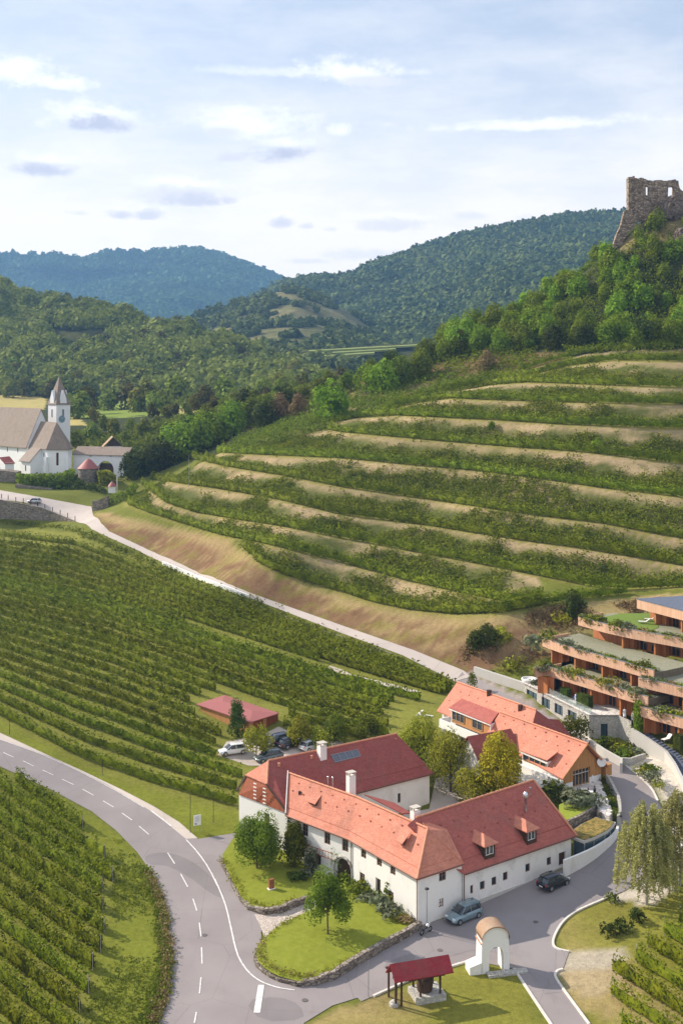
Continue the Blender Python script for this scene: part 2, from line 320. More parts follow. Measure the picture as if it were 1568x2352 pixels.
# terraces: lower edges of the vine rows in the picture, lowest first
TER = [
 [(560,1262),(600,1300),(660,1326),(700,1339),(784,1363),(860,1388),(934,1404),(1044,1415),(1154,1411),(1249,1393)],
 [(295,1164),(350,1184),(500,1231),(560,1243),(600,1251),(784,1295),(934,1338),(1084,1371),(1170,1388),(1249,1386)],
 [(325,1116),(380,1158),(450,1181),(550,1198),(650,1213),(784,1239),(934,1268),(1084,1296),(1234,1326),(1359,1351),(1434,1358),(1568,1352),(1700,1352)],
 [(345,1104),(400,1112),(500,1126),(625,1148),(784,1185),(984,1211),(1184,1243),(1334,1263),(1484,1288),(1568,1303),(1700,1322)],
 [(435,1056),(525,1076),(650,1096),(784,1122),(934,1143),(1084,1166),(1234,1188),(1384,1206),(1484,1226),(1568,1241),(1700,1262)],
 [(500,1043),(625,1049),(784,1056),(934,1070),(1084,1084),(1234,1103),(1384,1124),(1568,1146),(1700,1165)],
 [(750,990),(784,996),(984,1014),(1184,1031),(1334,1041),(1568,1068),(1700,1084)],
 [(760,976),(820,962),(900,957),(1134,968),(1284,978),(1568,988),(1700,996)],
 [(880,948),(904,940),(960,926),(1034,918),(1104,921),(1284,927),(1568,932),(1700,936)],
 [(900,934),(1034,900),(1134,885),(1209,881),(1384,888),(1568,893),(1700,896)],
 [(1010,903),(1134,874),(1234,861),(1309,843),(1409,831),(1568,833),(1700,836)],
 [(1190,858),(1260,835),(1340,815),(1409,806),(1568,800),(1700,798)]]
def ypoly(T, px):
    a = np.array(T, float); y = np.interp(px, a[:, 0], a[:, 1]); return y
PPX, PPY = proj(GXX, GYY, GZ)
TT = np.stack([ypoly(T, PPX) for T in TER]); TT = np.minimum.accumulate(TT, axis=0)
tfrac = np.full(GZ.shape, -1.0); tidx = np.full(GZ.shape, -1)
for i in range(len(TER) - 1):
    a, b = TT[i], TT[i + 1]; m = (PPY <= a) & (PPY > b) & (a - b > 3) & (PPX > TER[i][0][0] - 10) & (GYY < 370) & (GYY > 190)
    if i == 0: m &= (PPX < 1180) & (PPX > 560)
    if i == 1: m &= (PPX < 1240)
    t = np.where(m, (a - PPY) / np.maximum(a - b, 1), 0); dz = 3.6
    dz = np.where(m, np.clip((a - b) / 75, .3, 1) * 3.8, 0)
    fade = np.clip((PPX - TER[i][0][0]) / 70, 0, 1)
    g = np.clip((t - .33) / .62, 0, 1); GZ += np.where(m, dz * (g - t) * .8 * fade, 0); tfrac = np.where(m, t, tfrac); tidx = np.where(m, i, tidx)
rs = np.random.RandomState(3)
def zg(X, Y):
    X = np.asarray(X, float); Y = np.asarray(Y, float)
    i = np.clip((X - GX0) / GS, 0, len(gx) - 1.001); j = np.clip((Y - GY0) / GS, 0, len(gy) - 1.001); i0 = i.astype(int); j0 = j.astype(int); a = i - i0; b = j - j0
    return GZ[j0, i0] * (1 - a) * (1 - b) + GZ[j0, i0 + 1] * a * (1 - b) + GZ[j0 + 1, i0] * (1 - a) * b + GZ[j0 + 1, i0 + 1] * a * b
_YS = np.arange(80, 900, .75)
def G(px, py):                                  # first ground point along the ray through a picture point
    v = (px - CX) / F; u = (py - HY) / F; z = H - u * _YS; d = z - zg(v * _YS, _YS); k = np.where(d < 0)[0]
    if len(k) == 0 or k[0] == 0:
        Y = _YS[-1] if len(k) == 0 else _YS[0]; return (v * Y, Y, float(zg(v * Y, Y)))
    k = k[0]; Y = _YS[k - 1] + .75 * d[k - 1] / (d[k - 1] - d[k]); return (v * Y, Y, float(zg(v * Y, Y)))
def inpoly(px, py, poly):
    px = np.asarray(px, float); py = np.asarray(py, float); r = np.zeros(px.shape, bool); n = len(poly)
    for i in range(n):
        x1, y1 = poly[i]; x2, y2 = poly[(i + 1) % n]
        if y1 == y2: continue
        c = ((y1 > py) != (y2 > py)) & (px < (x2 - x1) * (py - y1) / (y2 - y1) + x1); r ^= c
    return r
def snoise(X, Y, s, seed=0):                    # cheap smooth value noise
    r = np.random.RandomState(seed); T = r.rand(64, 64); x = X / s; y = Y / s; i = np.floor(x).astype(int); j = np.floor(y).astype(int); a = x - i; b = y - j
    a = a * a * (3 - 2 * a); b = b * b * (3 - 2 * b); i %= 64; j %= 64; i1 = (i + 1) % 64; j1 = (j + 1) % 64
    return T[j, i] * (1 - a) * (1 - b) + T[j, i1] * a * (1 - b) + T[j1, i] * (1 - a) * b + T[j1, i1] * a * b
def fbm(X, Y, s, o=4, seed=0): return sum(snoise(X, Y, s / 2 ** k, seed + k) / 2 ** k for k in range(o)) / sum(1 / 2 ** k for k in range(o))

# ground colours by zone (true surface colours: mown grass, dry grass, soil, gravel, stubble)
C = dict(grass=(.15,.165,.032), lawn=(.19,.22,.03), dry=(.38,.285,.14), soil=(.22,.135,.075), gravel=(.46,.40,.34), pale=(.62,.56,.49), stubble=(.42,.35,.13),
         bright=(.20,.26,.05), vinefloor=(.21,.215,.045), verge=(.19,.21,.030), dirt=(.17,.095,.055), olive=(.22,.215,.04), wood=(.045,.055,.02))
GC = np.zeros(GZ.shape + (3,)); GC[:] = C['grass']
wob = 9 * (fbm(GXX, GYY, 9, 3, 11) - .5); wob2 = 9 * (fbm(GXX, GYY, 9, 3, 21) - .5)
PPX, PPY = proj(GXX, GYY, GZ)
WX, WY = PPX + wob * 1.2, PPY + wob2
def paint(name, poly, amt=1., exact=False, mask=None):
    m = inpoly(PPX if exact else WX, PPY if exact else WY, poly)
    if mask is not None: m &= mask
    a = amt if np.isscalar(amt) else amt[m][:, None]
    GC[m] = GC[m] * (1 - a) + np.array(C[name]) * a
paint('wood', [(-900,800),(300,860),(700,860),(1700,400),(1700,800),(1280,820),(900,935),(600,1030),(420,1060),(330,1100),(300,1080),(200,1000),(-900,1000)])
near = GYY < 500
n1 = fbm(GXX, GYY, 14, 4, 5); n2 = fbm(GXX, GYY, 5, 3, 6)
paint('vinefloor', [(-400,1190),(170,1222),(335,1288),(560,1385),(784,1475),(1050,1570),(1000,1700),(560,1870),(350,1840),(-400,1600)])
paint('vinefloor', [(-400,1740),(0,1770),(100,1830),(220,1930),(262,2030),(240,2180),(180,2500),(-400,2500)])
paint('verge', [(-300,1650),(0,1655),(193,1756),(352,1816),(551,1870),(551,1925),(455,1935),(380,1880),(0,1690),(-300,1600)])
paint('verge', [(100,1810),(267,1909),(316,1960),(376,2062),(394,2199),(387,2290),(320,2500),(200,2500),(215,2230),(243,2150),(262,2010),(200,1905)])
paint('olive', [(640,2420),(700,2352),(829,2302),(1042,2221),(1085,2207),(1180,2230),(1290,2420)])
paint('dry', [(640,2420),(700,2352),(829,2302),(1042,2221),(1085,2207),(1180,2230),(1290,2420)], .75 * np.clip((n1 - .48) * 5, 0, 1))
E_isl = [(1306,2188),(1270,2160),(1287,2124),(1341,2086),(1400,2060),(1480,2078),(1700,2000),(1700,2500),(1350,2352),(1280,2250),(1290,2225)]
paint('olive', E_isl); paint('dry', E_isl, .6 * np.clip((n1 - .42) * 5, 0, 1))
paint('gravel', [(1262,2225),(1300,2180),(1350,2178),(1420,2182),(1440,2200),(1400,2225),(1440,2250),(1380,2290),(1320,2280),(1275,2245)], .8)
paint('dry', [(1275,2240),(1440,2215),(1470,2280),(1420,2340),(1330,2320)], .7)
paint('pale', [(1399,2064),(1435,2046),(1500,2020),(1545,2040),(1520,2075),(1470,2082),(1440,2068)], exact=True)
paint('pale', [(1428,1752),(1520,1730),(1700,1800),(1700,2010),(1540,2000),(1545,1900),(1510,1841),(1494,1806)])
# brown bank above the upper road and dry terraces
B_bank = [(212,1180),(250,1176),(300,1200),(400,1215),(520,1245),(570,1285),(640,1330),(784,1378),(900,1412),(1044,1424),(1150,1422),(1240,1405),(1330,1390),(1330,1480),(1230,1530),(1100,1545),(1050,1540),(784,1440),(450,1316),(250,1224)]
paint('soil', B_bank); GQ = (GYY + GZ * 2.2) * 1.9; nb1 = fbm(GXX, GQ, 8, 4, 71); n3_ = fbm(GXX, GQ, 2.4, 3, 77); paint('dry', B_bank, np.clip((nb1 - .5) * 5, 0, .6)); paint('dirt', B_bank, np.clip((n3_ - .5) * 6, 0, .7)); paint('olive', B_bank, np.clip((fbm(GXX, GQ, 6, 3, 78) - .56) * 6, 0, .5)); paint('dry', [(212,1172),(300,1190),(520,1238),(640,1322),(784,1368),(1044,1420),(1250,1400),(1300,1408),(1250,1425),(1044,1446),(784,1392),(560,1290),(420,1236),(250,1200)], .6)
inT = tfrac >= 0
cb = np.array(C['olive']); sb = np.array(C['scrubg'] if 'scrubg' in C else (.105,.118,.032)); dr = np.array((.41,.31,.18))
n1t = fbm(GXX, GYY + GZ * 1.5, 10, 4, 5); q = np.clip((n1t - .55) * 4.5 + (tfrac - .62) * 1.2 + (n2 - .5) * 1.6, 0, 1)[..., None]
tc_ = np.where(tfrac[..., None] < .33, np.array((.24,.225,.06)), sb * (1 - q) + dr * q)
topb = np.clip((tfrac - .74 + (n2 - .5) * .4) / .15, 0, 1)[..., None] * (.7 + .3 * q); tc_ = tc_ * (1 - topb) + dr * topb
GC[inT] = tc_[inT]
paint('stubble', [(-300,905),(95,908),(110,922),(100,938),(-300,938)]); paint('bright', [(150,932),(215,925),(330,905),(455,905),(455,918),(520,930),(520,950),(330,955),(230,962),(160,955)])
paint('stubble', [(150,955),(190,965),(200,980),(155,978)]); paint('stubble', [(330,938),(520,930),(520,948),(440,950)])
paint('dry', [(430,935),(700,880),(960,830),(1280,820),(1130,872),(900,945),(620,1010),(500,1030)], np.clip((n1 - .35) * 2, 0, .55))
paint('soil', [(960,835),(1120,812),(1300,812),(1280,832),(1130,868),(980,880)], .85)
paint('stubble', [(840,-200),(1,1),(2,2)])
ub_ = [(1235, 1398), (1568, 1358), (1700, 1352), (1700, 1520), (1235, 1500)]; paint('olive', ub_, .8); paint('dry', ub_, np.clip((n1 - .42) * 4 + (n2 - .5) * 2, 0, .8))
paint('dry', [(1412, 575), (1440, 548), (1480, 508), (1568, 472), (1700, 460), (1700, 570), (1500, 585)], np.clip((n2 - .35) * 3, 0, .5))
GC[inpoly(PPX, PPY, [(1060, 1538), (1087, 1545), (1202, 1600), (1352, 1697), (1335, 1706), (1200, 1655), (1120, 1608)])] = (.36, .31, .29)
GC *= (.82 + .36 * fbm(GXX, GYY, 3.5, 3, 9))[..., None]

g = NG('meadow_ground', .95, .05)
at = g.n('ShaderNodeAttribute'); at.attribute_name = 'zone'
nz = g.noise(1.6, det=6, rough=.75); nz2 = g.noise(9, det=3, rough=.8)
f = g.math('ADD', g.math('MULTIPLY', nz, .5), g.math('MULTIPLY', nz2, .5))
g.col(g.mix(1, at.outputs['Color'], g.mix(g.ramp(f, .36, .64), (.62,.62,.60), (1.32,1.30,1.25)), 'MULTIPLY')); g.bump(f, .25, .8)
M_ground = g.mat
nyv, nxv = GZ.shape
idx = np.arange(nyv * nxv).reshape(nyv, nxv)
fq = np.stack([idx[:-1, :-1], idx[:-1, 1:], idx[1:, 1:], idx[1:, :-1]], -1).reshape(-1, 4)
terr = npmesh('ground', np.stack([GXX, GYY, GZ], -1).reshape(-1, 3), fq, M_ground, smooth=True); tag(terr, kind='structure')
ca = terr.data.color_attributes.new('zone', 'FLOAT_COLOR', 'POINT')
ca.data.foreach_set('color', np.concatenate([GC, np.ones(GZ.shape + (1,))], -1).astype(np.float32).ravel())
# outer ground sheet reaching far beyond, lower than everything
mb = MB(); mb.add([(-9000, -500, -3), (9000, -500, -3), (9000, 9000, 30), (-9000, 9000, 30)], [(0, 1, 2, 3)]); g = NG('far_ground', .9); g.col((.09,.11,.035))
tag(mb.build('valley_floor', g.mat), kind='structure')

# ------------------------------------------------------------------ draped areas
def resample(pl, step):
    out = []
    for i in range(len(pl) - 1):
        a = np.array(pl[i], float); b = np.array(pl[i + 1], float); n = max(1, int(np.hypot(*(b - a)[:2]) / step))
        out += [tuple(a + (b - a) * k / n) for k in range(n)]
    return out + [tuple(pl[-1])]
def smoothpl(pl, it=2, closed=False):
    pl = [tuple(map(float, p)) for p in pl]
    for _ in range(it):
        o = [] if closed else [pl[0]]
        n = len(pl)
        for i in range(n if closed else n - 1):
            a, b = pl[i], pl[(i + 1) % n]
            o += [tuple(.75 * p + .25 * q for p, q in zip(a, b)), tuple(.25 * p + .75 * q for p, q in zip(a, b))]
        pl = o if closed else o + [pl[-1]]
    return pl
def area(name, poly, mat, off, step=1.5, raise_=0, kind='structure', smooth=0):
    if smooth: poly = smoothpl(poly, smooth, True)
    W2 = [G(*p)[:2] for p in resample(poly + [poly[0]], 22)[:-1]]; W2 = resample(W2 + [W2[0]], step * 1.2)[:-1]
    xs = [p[0] for p in W2]; ys = [p[1] for p in W2]; n = len(W2)
    X, Y = np.meshgrid(np.arange(min(xs), max(xs), step), np.arange(min(ys), max(ys), step)); m = inpoly(X, Y, W2)
    pts = [Vector(p) for p in W2] + [Vector((a, b)) for a, b in zip(X[m], Y[m])]
    r = geometry.delaunay_2d_cdt(pts, [], [list(range(n))], 1, 1e-4)
    v = np.array([(p.x, p.y) for p in r[0]]); z = zg(v[:, 0], v[:, 1]) + off + raise_
    me = bpy.data.meshes.new(name); me.from_pydata([(a, b, c) for (a, b), c in zip(v, z)], [], [tuple(f) for f in r[2]]); me.materials.append(mat)
    for p in me.polygons: p.use_smooth = True
    if me.polygons and sum(p.normal.z for p in me.polygons) < 0: me.flip_normals()
    o = bpy.data.objects.new(name, me); link(o); tag(o, kind=kind); return o
def ribbon(name, pl, w, mat, off, step=.8, up=0, px=True):   # painted line / kerb following the ground
    pw = resample([G(*p)[:2] for p in resample(pl, 22)] if px else pl, step); P = np.array(pw); T = np.gradient(P, axis=0); T /= np.maximum(np.hypot(T[:, 0], T[:, 1]), 1e-6)[:, None]
    Nn = np.stack([-T[:, 1], T[:, 0]], -1); A = P + Nn * w / 2; B = P - Nn * w / 2; mb = MB(); n = len(P)
    za = zg(A[:, 0], A[:, 1]) + off; zb = zg(B[:, 0], B[:, 1]) + off
    V = [(A[i, 0], A[i, 1], za[i] + up) for i in range(n)] + [(B[i, 0], B[i, 1], zb[i] + up) for i in range(n)]
    Fs = [(i, n + i, n + i + 1, i + 1) for i in range(n - 1)]
    if up:
        V += [(A[i, 0], A[i, 1], za[i] - .3) for i in range(n)] + [(B[i, 0], B[i, 1], zb[i] - .3) for i in range(n)]
        Fs += [(2 * n + i, i, i + 1, 2 * n + i + 1) for i in range(n - 1)] + [(n + i, 3 * n + i, 3 * n + i + 1, n + i + 1) for i in range(n - 1)]
        Fs += [(0, 2 * n, 3 * n, n), (n - 1, 2 * n - 1, 4 * n - 1, 3 * n - 1)]
    mb.add(V, Fs); return mb.build(name, mat) if name else mb
def M_road(name, c, c2):
    g = NG(name, .85, .2); a = g.noise(.12, det=3); b = g.noise(14, det=3); d = g.noise(.5, g.map((1, .35, 1)), det=5, rough=.7)
    cc = g.mix(g.ramp(a, .35, .65), c, c2); cc = g.mix(g.ramp(d, .55, .75, 0, .4), cc, tuple(x * .72 for x in c)); cc = g.mix(g.ramp(b, .3, .7, 0, .25), cc, tuple(x * 1.25 for x in c2))
    e = g.vor(.11, feature='DISTANCE_TO_EDGE', out='Distance', vec=g.mix(.06, g.pos, g.n('ShaderNodeTexNoise').outputs['Color'], 'ADD'))
    cc = g.mix(g.ramp(e, 0, .004, .35, 0), cc, (.06, .055, .06)); g.col(cc); g.bump(b, .02, .4); return g.mat
M_asph = M_road('asphalt', (.235, .205, .203), (.28, .248, .242)); M_asph_y = M_road('yard_asphalt', (.22, .195, .198), (.265, .24, .24))
M_lane = M_road('concrete_lane', (.40, .345, .315), (.47, .41, .37)); M_gravel = M_road('gravel', (.42, .36, .31), (.54, .47, .41)); 
M_cobble = M_stone('cobbles', (.52, .44, .38), (.66, .58, .51), 4, .05)
z5 = lambda p: ZZ(p, 800, 3140, .44643); z6 = lambda p: ZZ(p, 1400, 3200, .40816); z7 = lambda p: ZZ(p, 1960, 3200, .38265); z8 = lambda p: ZZ(p, 0, 2500, .57398)
z3 = lambda p: ZZ(p, 800, 2500, .57398); z4 = lambda p: ZZ(p, 1660, 2500, .57398); zb1 = lambda p: ZZ(p, 0, 1350, .38265); zb3 = lambda p: ZZ(p, 1960, 2200, .38265)
zb4 = lambda p: ZZ(p, 1540, 2480, .5102); zb5 = lambda p: ZZ(p, 2060, 2700, .31888); zb6 = lambda p: ZZ(p, 700, 2560, .38265); zb2 = lambda p: ZZ(p, 2160, 600, .2551)
zc1 = lambda p: ZZ(p, 2240, 2300, .20408); zc4 = lambda p: ZZ(p, 1000, 3100, .35714)
south = [(-60,1738)] + z8([(0,655),(330,805),(600,950),(760,1075),(900,1220),(1010,1380),(1070,1510),(1100,1640),(1120,1900),(1100,2130),(1040,2335)]) + [(345,2400)]
north = [(-60,1664)] + z8([(0,435),(330,590),(550,690),(800,810),(1010,920),(1170,1020),(1290,1130)])
lawn1 = z5([(75,175),(110,290),(180,430),(230,520),(300,610),(430,655),(560,640),(700,585),(790,550),(850,500),(830,330),(700,120),(400,-60),(160,40)])
lawn2 = z5([(835,640),(700,700),(600,760),(510,810),(450,870),(400,920),(370,960),(360,1040),(380,1090),(420,1130),(480,1175),(550,1210),(700,1250),(850,1245),(1000,1200),(1200,1080),(1400,960),(1568,870)]) + z6([(420,700),(400,610)]) + zc4([(1560,1000),(1400,800),(1100,700),(800,640)])
roadpoly = south + [(420,2420),(690,2420)] + z5([(760,1568),(1000,1420),(1210,1355),(1240,1385)]) + z6([(0,1320),(180,1240),(740,1045),(910,990),(1290,1070),(1568,1490)]) + [(1270,2370),(1295,2420),(1385,2420)] + \
    z7([(640,1673),(420,1380),(310,1220),(325,1180),(390,1145),(450,975),(340,950),(295,920),(295,850),(370,700),(480,600),(600,540),(850,435),(1000,370)]) + \
    [(1462,2030),(1520,1975),(1545,1900)] + zb5([(1270,960),(1190,780),(850,510),(480,235),(300,140)]) + [(1250,1640),(1170,1600),(1064,1541),(1044,1566),(1120,1606),(1200,1660),(1300,1722),(1380,1768)] + \
    zb5([(690,640),(740,740),(800,900),(820,1000),(830,1250),(800,1390),(700,1500),(560,1590),(180,1755)]) + [(1107,2062),(1017,2112),(957,2130)] + \
    z6([(300,790)]) + [(870,2180),(760,2235),(690,2230),(600,2190),(600,2140),(700,2080),(600,2060),(540,1990),(520,1950),(545,1914)] + north[::-1]
area('road', roadpoly, M_asph, .05)
area('yard_surface', z6([(230,1150),(560,1010),(740,945),(900,900),(1290,930),(1420,1080),(1568,1300)]) + z7([(380,1370),(320,1240),(318,1150),(330,955),(293,920),(293,850),(370,700),(480,600),(850,437),(1000,372)]) +
     [(1450,2020),(1440,1960),(1424,1920),(1371,1966),(1297,1998),(1107,2066),(1017,2116),(965,2136),(945,2160),(873,2192)], M_asph_y, .065)
area('courtyard_paving', [(880,1900),(935,1868),(985,1860),(1000,1790),(1090,1760),(1180,1770),(1200,1800),(1060,1850),(950,1890)], M_gravel, .07)
area('parking_surface', [(500,1735),(520,1705),(600,1690),(640,1670),(700,1700),(790,1705),(740,1745),(640,1760),(570,1760)], M_gravel, .06)
area('entrance_cobbles', z5([(345,655),(395,760),(430,850),(500,812),(600,760),(700,700),(835,640),(1000,560),(930,470),(850,505),(790,550),(700,585),(560,642),(430,660)]), M_cobble, .08)
uu = zip([(-60,1112),(0,1126),(100,1144),(210,1164),(214,1184),(250,1221),(330,1258),(450,1312),(570,1361),(784,1437),(949,1494),(1064,1541)], [0]*12)
area('lane', [a for a, _ in uu] + [(1080,1556),(1044,1566),(924,1506),(784,1455),(570,1373),(450,1324),(375,1294),(320,1266),(250,1235),(210,1216),(172,1196),(55,1154),(0,1148),(-60,1142)], M_lane, .07, 1.2)
area('track', z3([(760,-5),(850,25),(900,55),(1100,100),(1350,165),(1345,180),(1100,125),(880,75),(750,15)]), M_gravel, .07)
area('shoulder', [(-60,1664)] + z8([(0,435),(330,590),(550,690),(800,810),(1010,920),(1170,1020),(1290,1125),(1215,1130),(1110,1045),(980,945),(700,775),(350,600),(0,478)]) + [(-60,1680)], M_gravel, .062)
mk = []
W['soil_iron'] = M_plain('cast_iron', (.12, .105, .10), .8, .2, 6)
M_patch = M_road('patched_asphalt', (.19, .168, .168), (.225, .20, .20))
area('road_patch', z8([(935, 1235), (1100, 1210), (1290, 1290), (1440, 1440), (1470, 1520), (1390, 1500), (1240, 1380), (1090, 1300), (960, 1300)]), M_patch, .058, smooth=2)
area('road_patch', [(560, 2300), (640, 2290), (690, 2310), (700, 2345), (600, 2349)], M_patch, .058, smooth=1)
area('road_patch', z6([(60, 1050), (300, 930), (420, 960), (200, 1080)]), M_patch, .075, smooth=1)
for px_, py_ in ((470, 2150), (1010, 2185), (1230, 2120), (700, 2300)):
    q = G(px_, py_); mb = MB(); mb.lathe((0, 0, .06), [(.30, 0), (.30, .03)], 18); o = mb.build('manhole_cover', W['soil_iron'], None, (q[0], q[1], q[2])); tag(o, kind='structure')
def mark(pl, w, lab): o = ribbon('road_marking', smoothpl(pl, 1), w, W['marking'], .085); tag(o, kind='structure'); mk.append(o)
dash = [((20,565),(90,597)),((150,620),(222,656)),((277,680),(350,714)),((405,740),(482,776)),((540,806),(612,846)),((673,882),(742,923)),((797,962),(862,1008)),((908,1047),(972,1102)),
        ((1095,1222),(1142,1295)),((1180,1360),(1226,1445)),((1260,1522),(1286,1602)),((1302,1680),(1313,1770)),((1317,1840),(1320,1948)),((1313,2038),(1303,2143)),((1283,2265),(1270,2335))]
for a, b in dash: mark(z8([a, b]), .14, '')
mark(z8([(0,480),(350,605),(700,780),(940,925)]), .10, ''); mark(z8([(985,945),(1060,1000),(1120,1048)]), .2, ''); 
mark(z8([(1215,1135),(1290,1215),(1370,1330),(1430,1460)]) + z5([(0,330),(70,490),(110,600),(150,780),(180,920),(215,1030),(290,1140),(370,1205),(440,1240),(550,1275),(680,1293)]), .17, '')
mark(z5([(402,1250),(365,1484)]), .62, '')
for pl in (z6([(0,1322),(180,1242),(300,1185)]) + z6([(700,1052),(920,988)]), z6([(1290,1072),(1568,1492)]) + [(1268,2360),(1290,2400)],
           z7([(650,1690),(420,1380),(312,1225),(318,1185),(340,1160),(390,1147)]), z7([(450,975),(340,952),(296,920),(293,850),(370,700),(480,602),(600,540),(850,436)]),
           zb5([(300,140),(480,237),(850,510),(1190,782),(1272,962)])):
    tag(ribbon('kerb', smoothpl(pl, 2), .24, W['kerb'], .05, up=.12), kind='structure')
tag(ribbon('kerb', z6([(1000,432),(1200,335),(1400,245)]) + [(1225,2013),(1290,1988)], 1.1, W['kerb'], .05, up=.12), kind='structure')
# ------------------------------------------------------------------ building kit
def v2(p): return Vector((p[0], p[1]))
def wall_edge(mb, A, B, z0, z1, ops, m=0, deep=.25):   # A->B with the outside on the right; ops = (s0,s1,h0,h1) absolute heights; real recesses
    A = v2(A); B = v2(B); Ln = (B - A).length; d = (B - A) / Ln; nin = Vector((-d.y, d.x))
    xs = sorted({0, Ln} | {o[0] for o in ops} | {o[1] for o in ops}); zs = sorted({z0, z1} | {o[2] for o in ops} | {o[3] for o in ops})
    P = lambda s, z, k=0: (A.x + d.x * s + nin.x * k, A.y + d.y * s + nin.y * k, z)
    for i in range(len(xs) - 1):
        for j in range(len(zs) - 1):
            cx, cz = (xs[i] + xs[i + 1]) / 2, (zs[j] + zs[j + 1]) / 2
            if any(o[0] < cx < o[1] and o[2] < cz < o[3] for o in ops): continue
            mb.add([P(xs[i], zs[j]), P(xs[i + 1], zs[j]), P(xs[i + 1], zs[j + 1]), P(xs[i], zs[j + 1])], [(0, 1, 2, 3)], m)
    for a, b, c, e in ops:
        mb.add([P(a, c), P(b, c), P(b, e), P(a, e), P(a, c, deep), P(b, c, deep), P(b, e, deep), P(a, e, deep)],
               [(0, 4, 5, 1), (1, 5, 6, 2), (2, 6, 7, 3), (3, 7, 4, 0)], m)
def window(root, A, B, op, frame, pane, nx=1, nz=1, name='window', deep=.16, t=.09, louvre=False):
    A = v2(A); B = v2(B); d = (B - A).normalized(); nin = Vector((-d.y, d.x)); a, b, c, e = op
    P = lambda s, z, k: (A.x + d.x * s + nin.x * k, A.y + d.y * s + nin.y * k, z)
    mb = MB(); D = Vector((d.x, d.y, 0)); NN = Vector((nin.x, nin.y, 0)) * .07
    def bar(s0, s1, z0, z1, k=deep - .07): mb.obox(P(s0, z0, k), D * (s1 - s0), NN, Vector((0, 0, z1 - z0)))
    bar(a, a + t, c, e); bar(b - t, b, c, e); bar(a + t, b - t, c, c + t); bar(a + t, b - t, e - t, e)
    for i in range(1, nx): s = a + (b - a) * i / nx; bar(s - t / 2, s + t / 2, c + t, e - t, deep - .068)
    for i in range(1, nz): z = c + (e - c) * i / nz; bar(a + t, b - t, z - t / 3, z + t / 3, deep - .064)
    w = part(name, mb, frame, root)
    pb = MB(); pb.obox(P(a + .01, c + .01, deep + .012), D * (b - a - .02), NN * .5, Vector((0, 0, e - c - .02)))
    p = pb.build('pane', pane); p.parent = w; p.matrix_parent_inverse = Mroot(root).inverted(); p.matrix_parent_inverse.identity() if False else None
    p.matrix_parent_inverse = (Mroot(root) @ w.matrix_parent_inverse @ __import__('mathutils').Matrix.Identity(4)).inverted()
    return w
def child(w, root, mb, name, mats):            # sub-part of part w (w is a child of root made by part())
    o = mb.build(name, mats); o.parent = w; o.matrix_parent_inverse = (Mroot(root) @ w.matrix_parent_inverse).inverted(); return o
def on_edge(A, B, px, py, z=None):              # where does the picture point fall on the vertical wall A-B?  -> (s, z)
    A = v2(A); B = v2(B); v = (px - CX) / F; d = B - A   # A.x+t d.x = v (A.y + t d.y)
    t = (v * A.y - A.x) / (d.x - v * d.y); Y = A.y + t * d.y; return t * d.length, H - (py - HY) / F * Y
def opn(A, B, x0, y0, x1, y1):                  # opening from two opposite picture corners (left-top, right-bottom)
    s0, za = on_edge(A, B, x0, y0); s1, zb = on_edge(A, B, x1, y1)
    return (s0, s1, min(za, zb), max(za, zb))
def op_c(A, B, cx, cy, w, h):                   # opening centred on a picture point, size in metres
    s, z = on_edge(A, B, cx, cy); return (s - w / 2, s + w / 2, z - h / 2, z + h / 2)
def lerp3(a, b, t): return tuple(x + (y - x) * t for x, y in zip(a, b))
def off2(p, n, d): return (p[0] + n[0] * d, p[1] + n[1] * d)
def ridge_tube(root, roof, a, b, mat='ridge'):
    mb = MB(); n = max(2, int((Vector(b) - Vector(a)).length / .4)); pts = [lerp3(a, b, i / n) for i in range(n + 1)]
    mb.tube([(p[0], p[1], p[2] + .04 + .015 * (i % 2)) for i, p in enumerate(pts)], [.13 + .02 * (i % 2) for i in range(n + 1)], 6); return child(roof, root, mb, 'ridge_tiles', W[mat])
def roofplane(mb, el, er, rl, rr, flare=.22, drop=.16, m=0):   # eave left/right, ridge left/right; slightly flatter skirt at the eave
    a = lerp3(el, rl, flare); b = lerp3(er, rr, flare); a = (a[0], a[1], a[2] - drop); b = (b[0], b[1], b[2] - drop)
    mb.slab([el, er, b, a], [(0, 1, 2, 3)], .14, m); a2 = (a[0], a[1], a[2] + .09); b2 = (b[0], b[1], b[2] + .09)
    mb.slab([a2, b2, rr, rl], [(0, 1, 2, 3)], .14, m)
def snowdots(mb, el, er, rl, rr, rows=(.55, .75), step=2.0):
    for k, r in enumerate(rows):
        a = Vector(lerp3(el, rl, r)); b = Vector(lerp3(er, rr, r)); n = int((b - a).length / step)
        for i in range(n):
            p = a + (b - a) * (i + .5 + .5 * (k % 2)) / n; mb.box((p.x, p.y, p.z - .06), (.13, .13, .17))
def chimney(root, roof, x, y, z0, z1, w=.7, d=.6, rz=.6, cap=True, mat='plaster'):
    mb = MB(); mb.box((x, y, z0), (w, d, z1 - z0), rz); c = child(roof, root, mb, 'chimney', W[mat])
    return c
def chimney_cap(root, roof, x, y, z1, w, d, rz):
    mb = MB(); cs, sn = math.cos(rz), math.sin(rz)
    for i, j in ((-1, -1), (1, -1), (1, 1), (-1, 1)):
        a = i * (w / 2 - .07); b = j * (d / 2 - .07); mb.box((x + a * cs - b * sn, y + a * sn + b * cs, z1), (.13, .13, .38), rz)
    mb.box((x, y, z1 + .38), (w + .14, d + .14, .10), rz); return child(roof, root, mb, 'chimney_cap', W['capst'])
def gutter(root, a, b, down=None):
    mb = MB(); mb.tube([a, b], .07, 6)
    if down: mb.tube([down, (down[0], down[1], down[2])], .05, 6) if False else None
    return part('gutter', mb, W['gutter'], root)
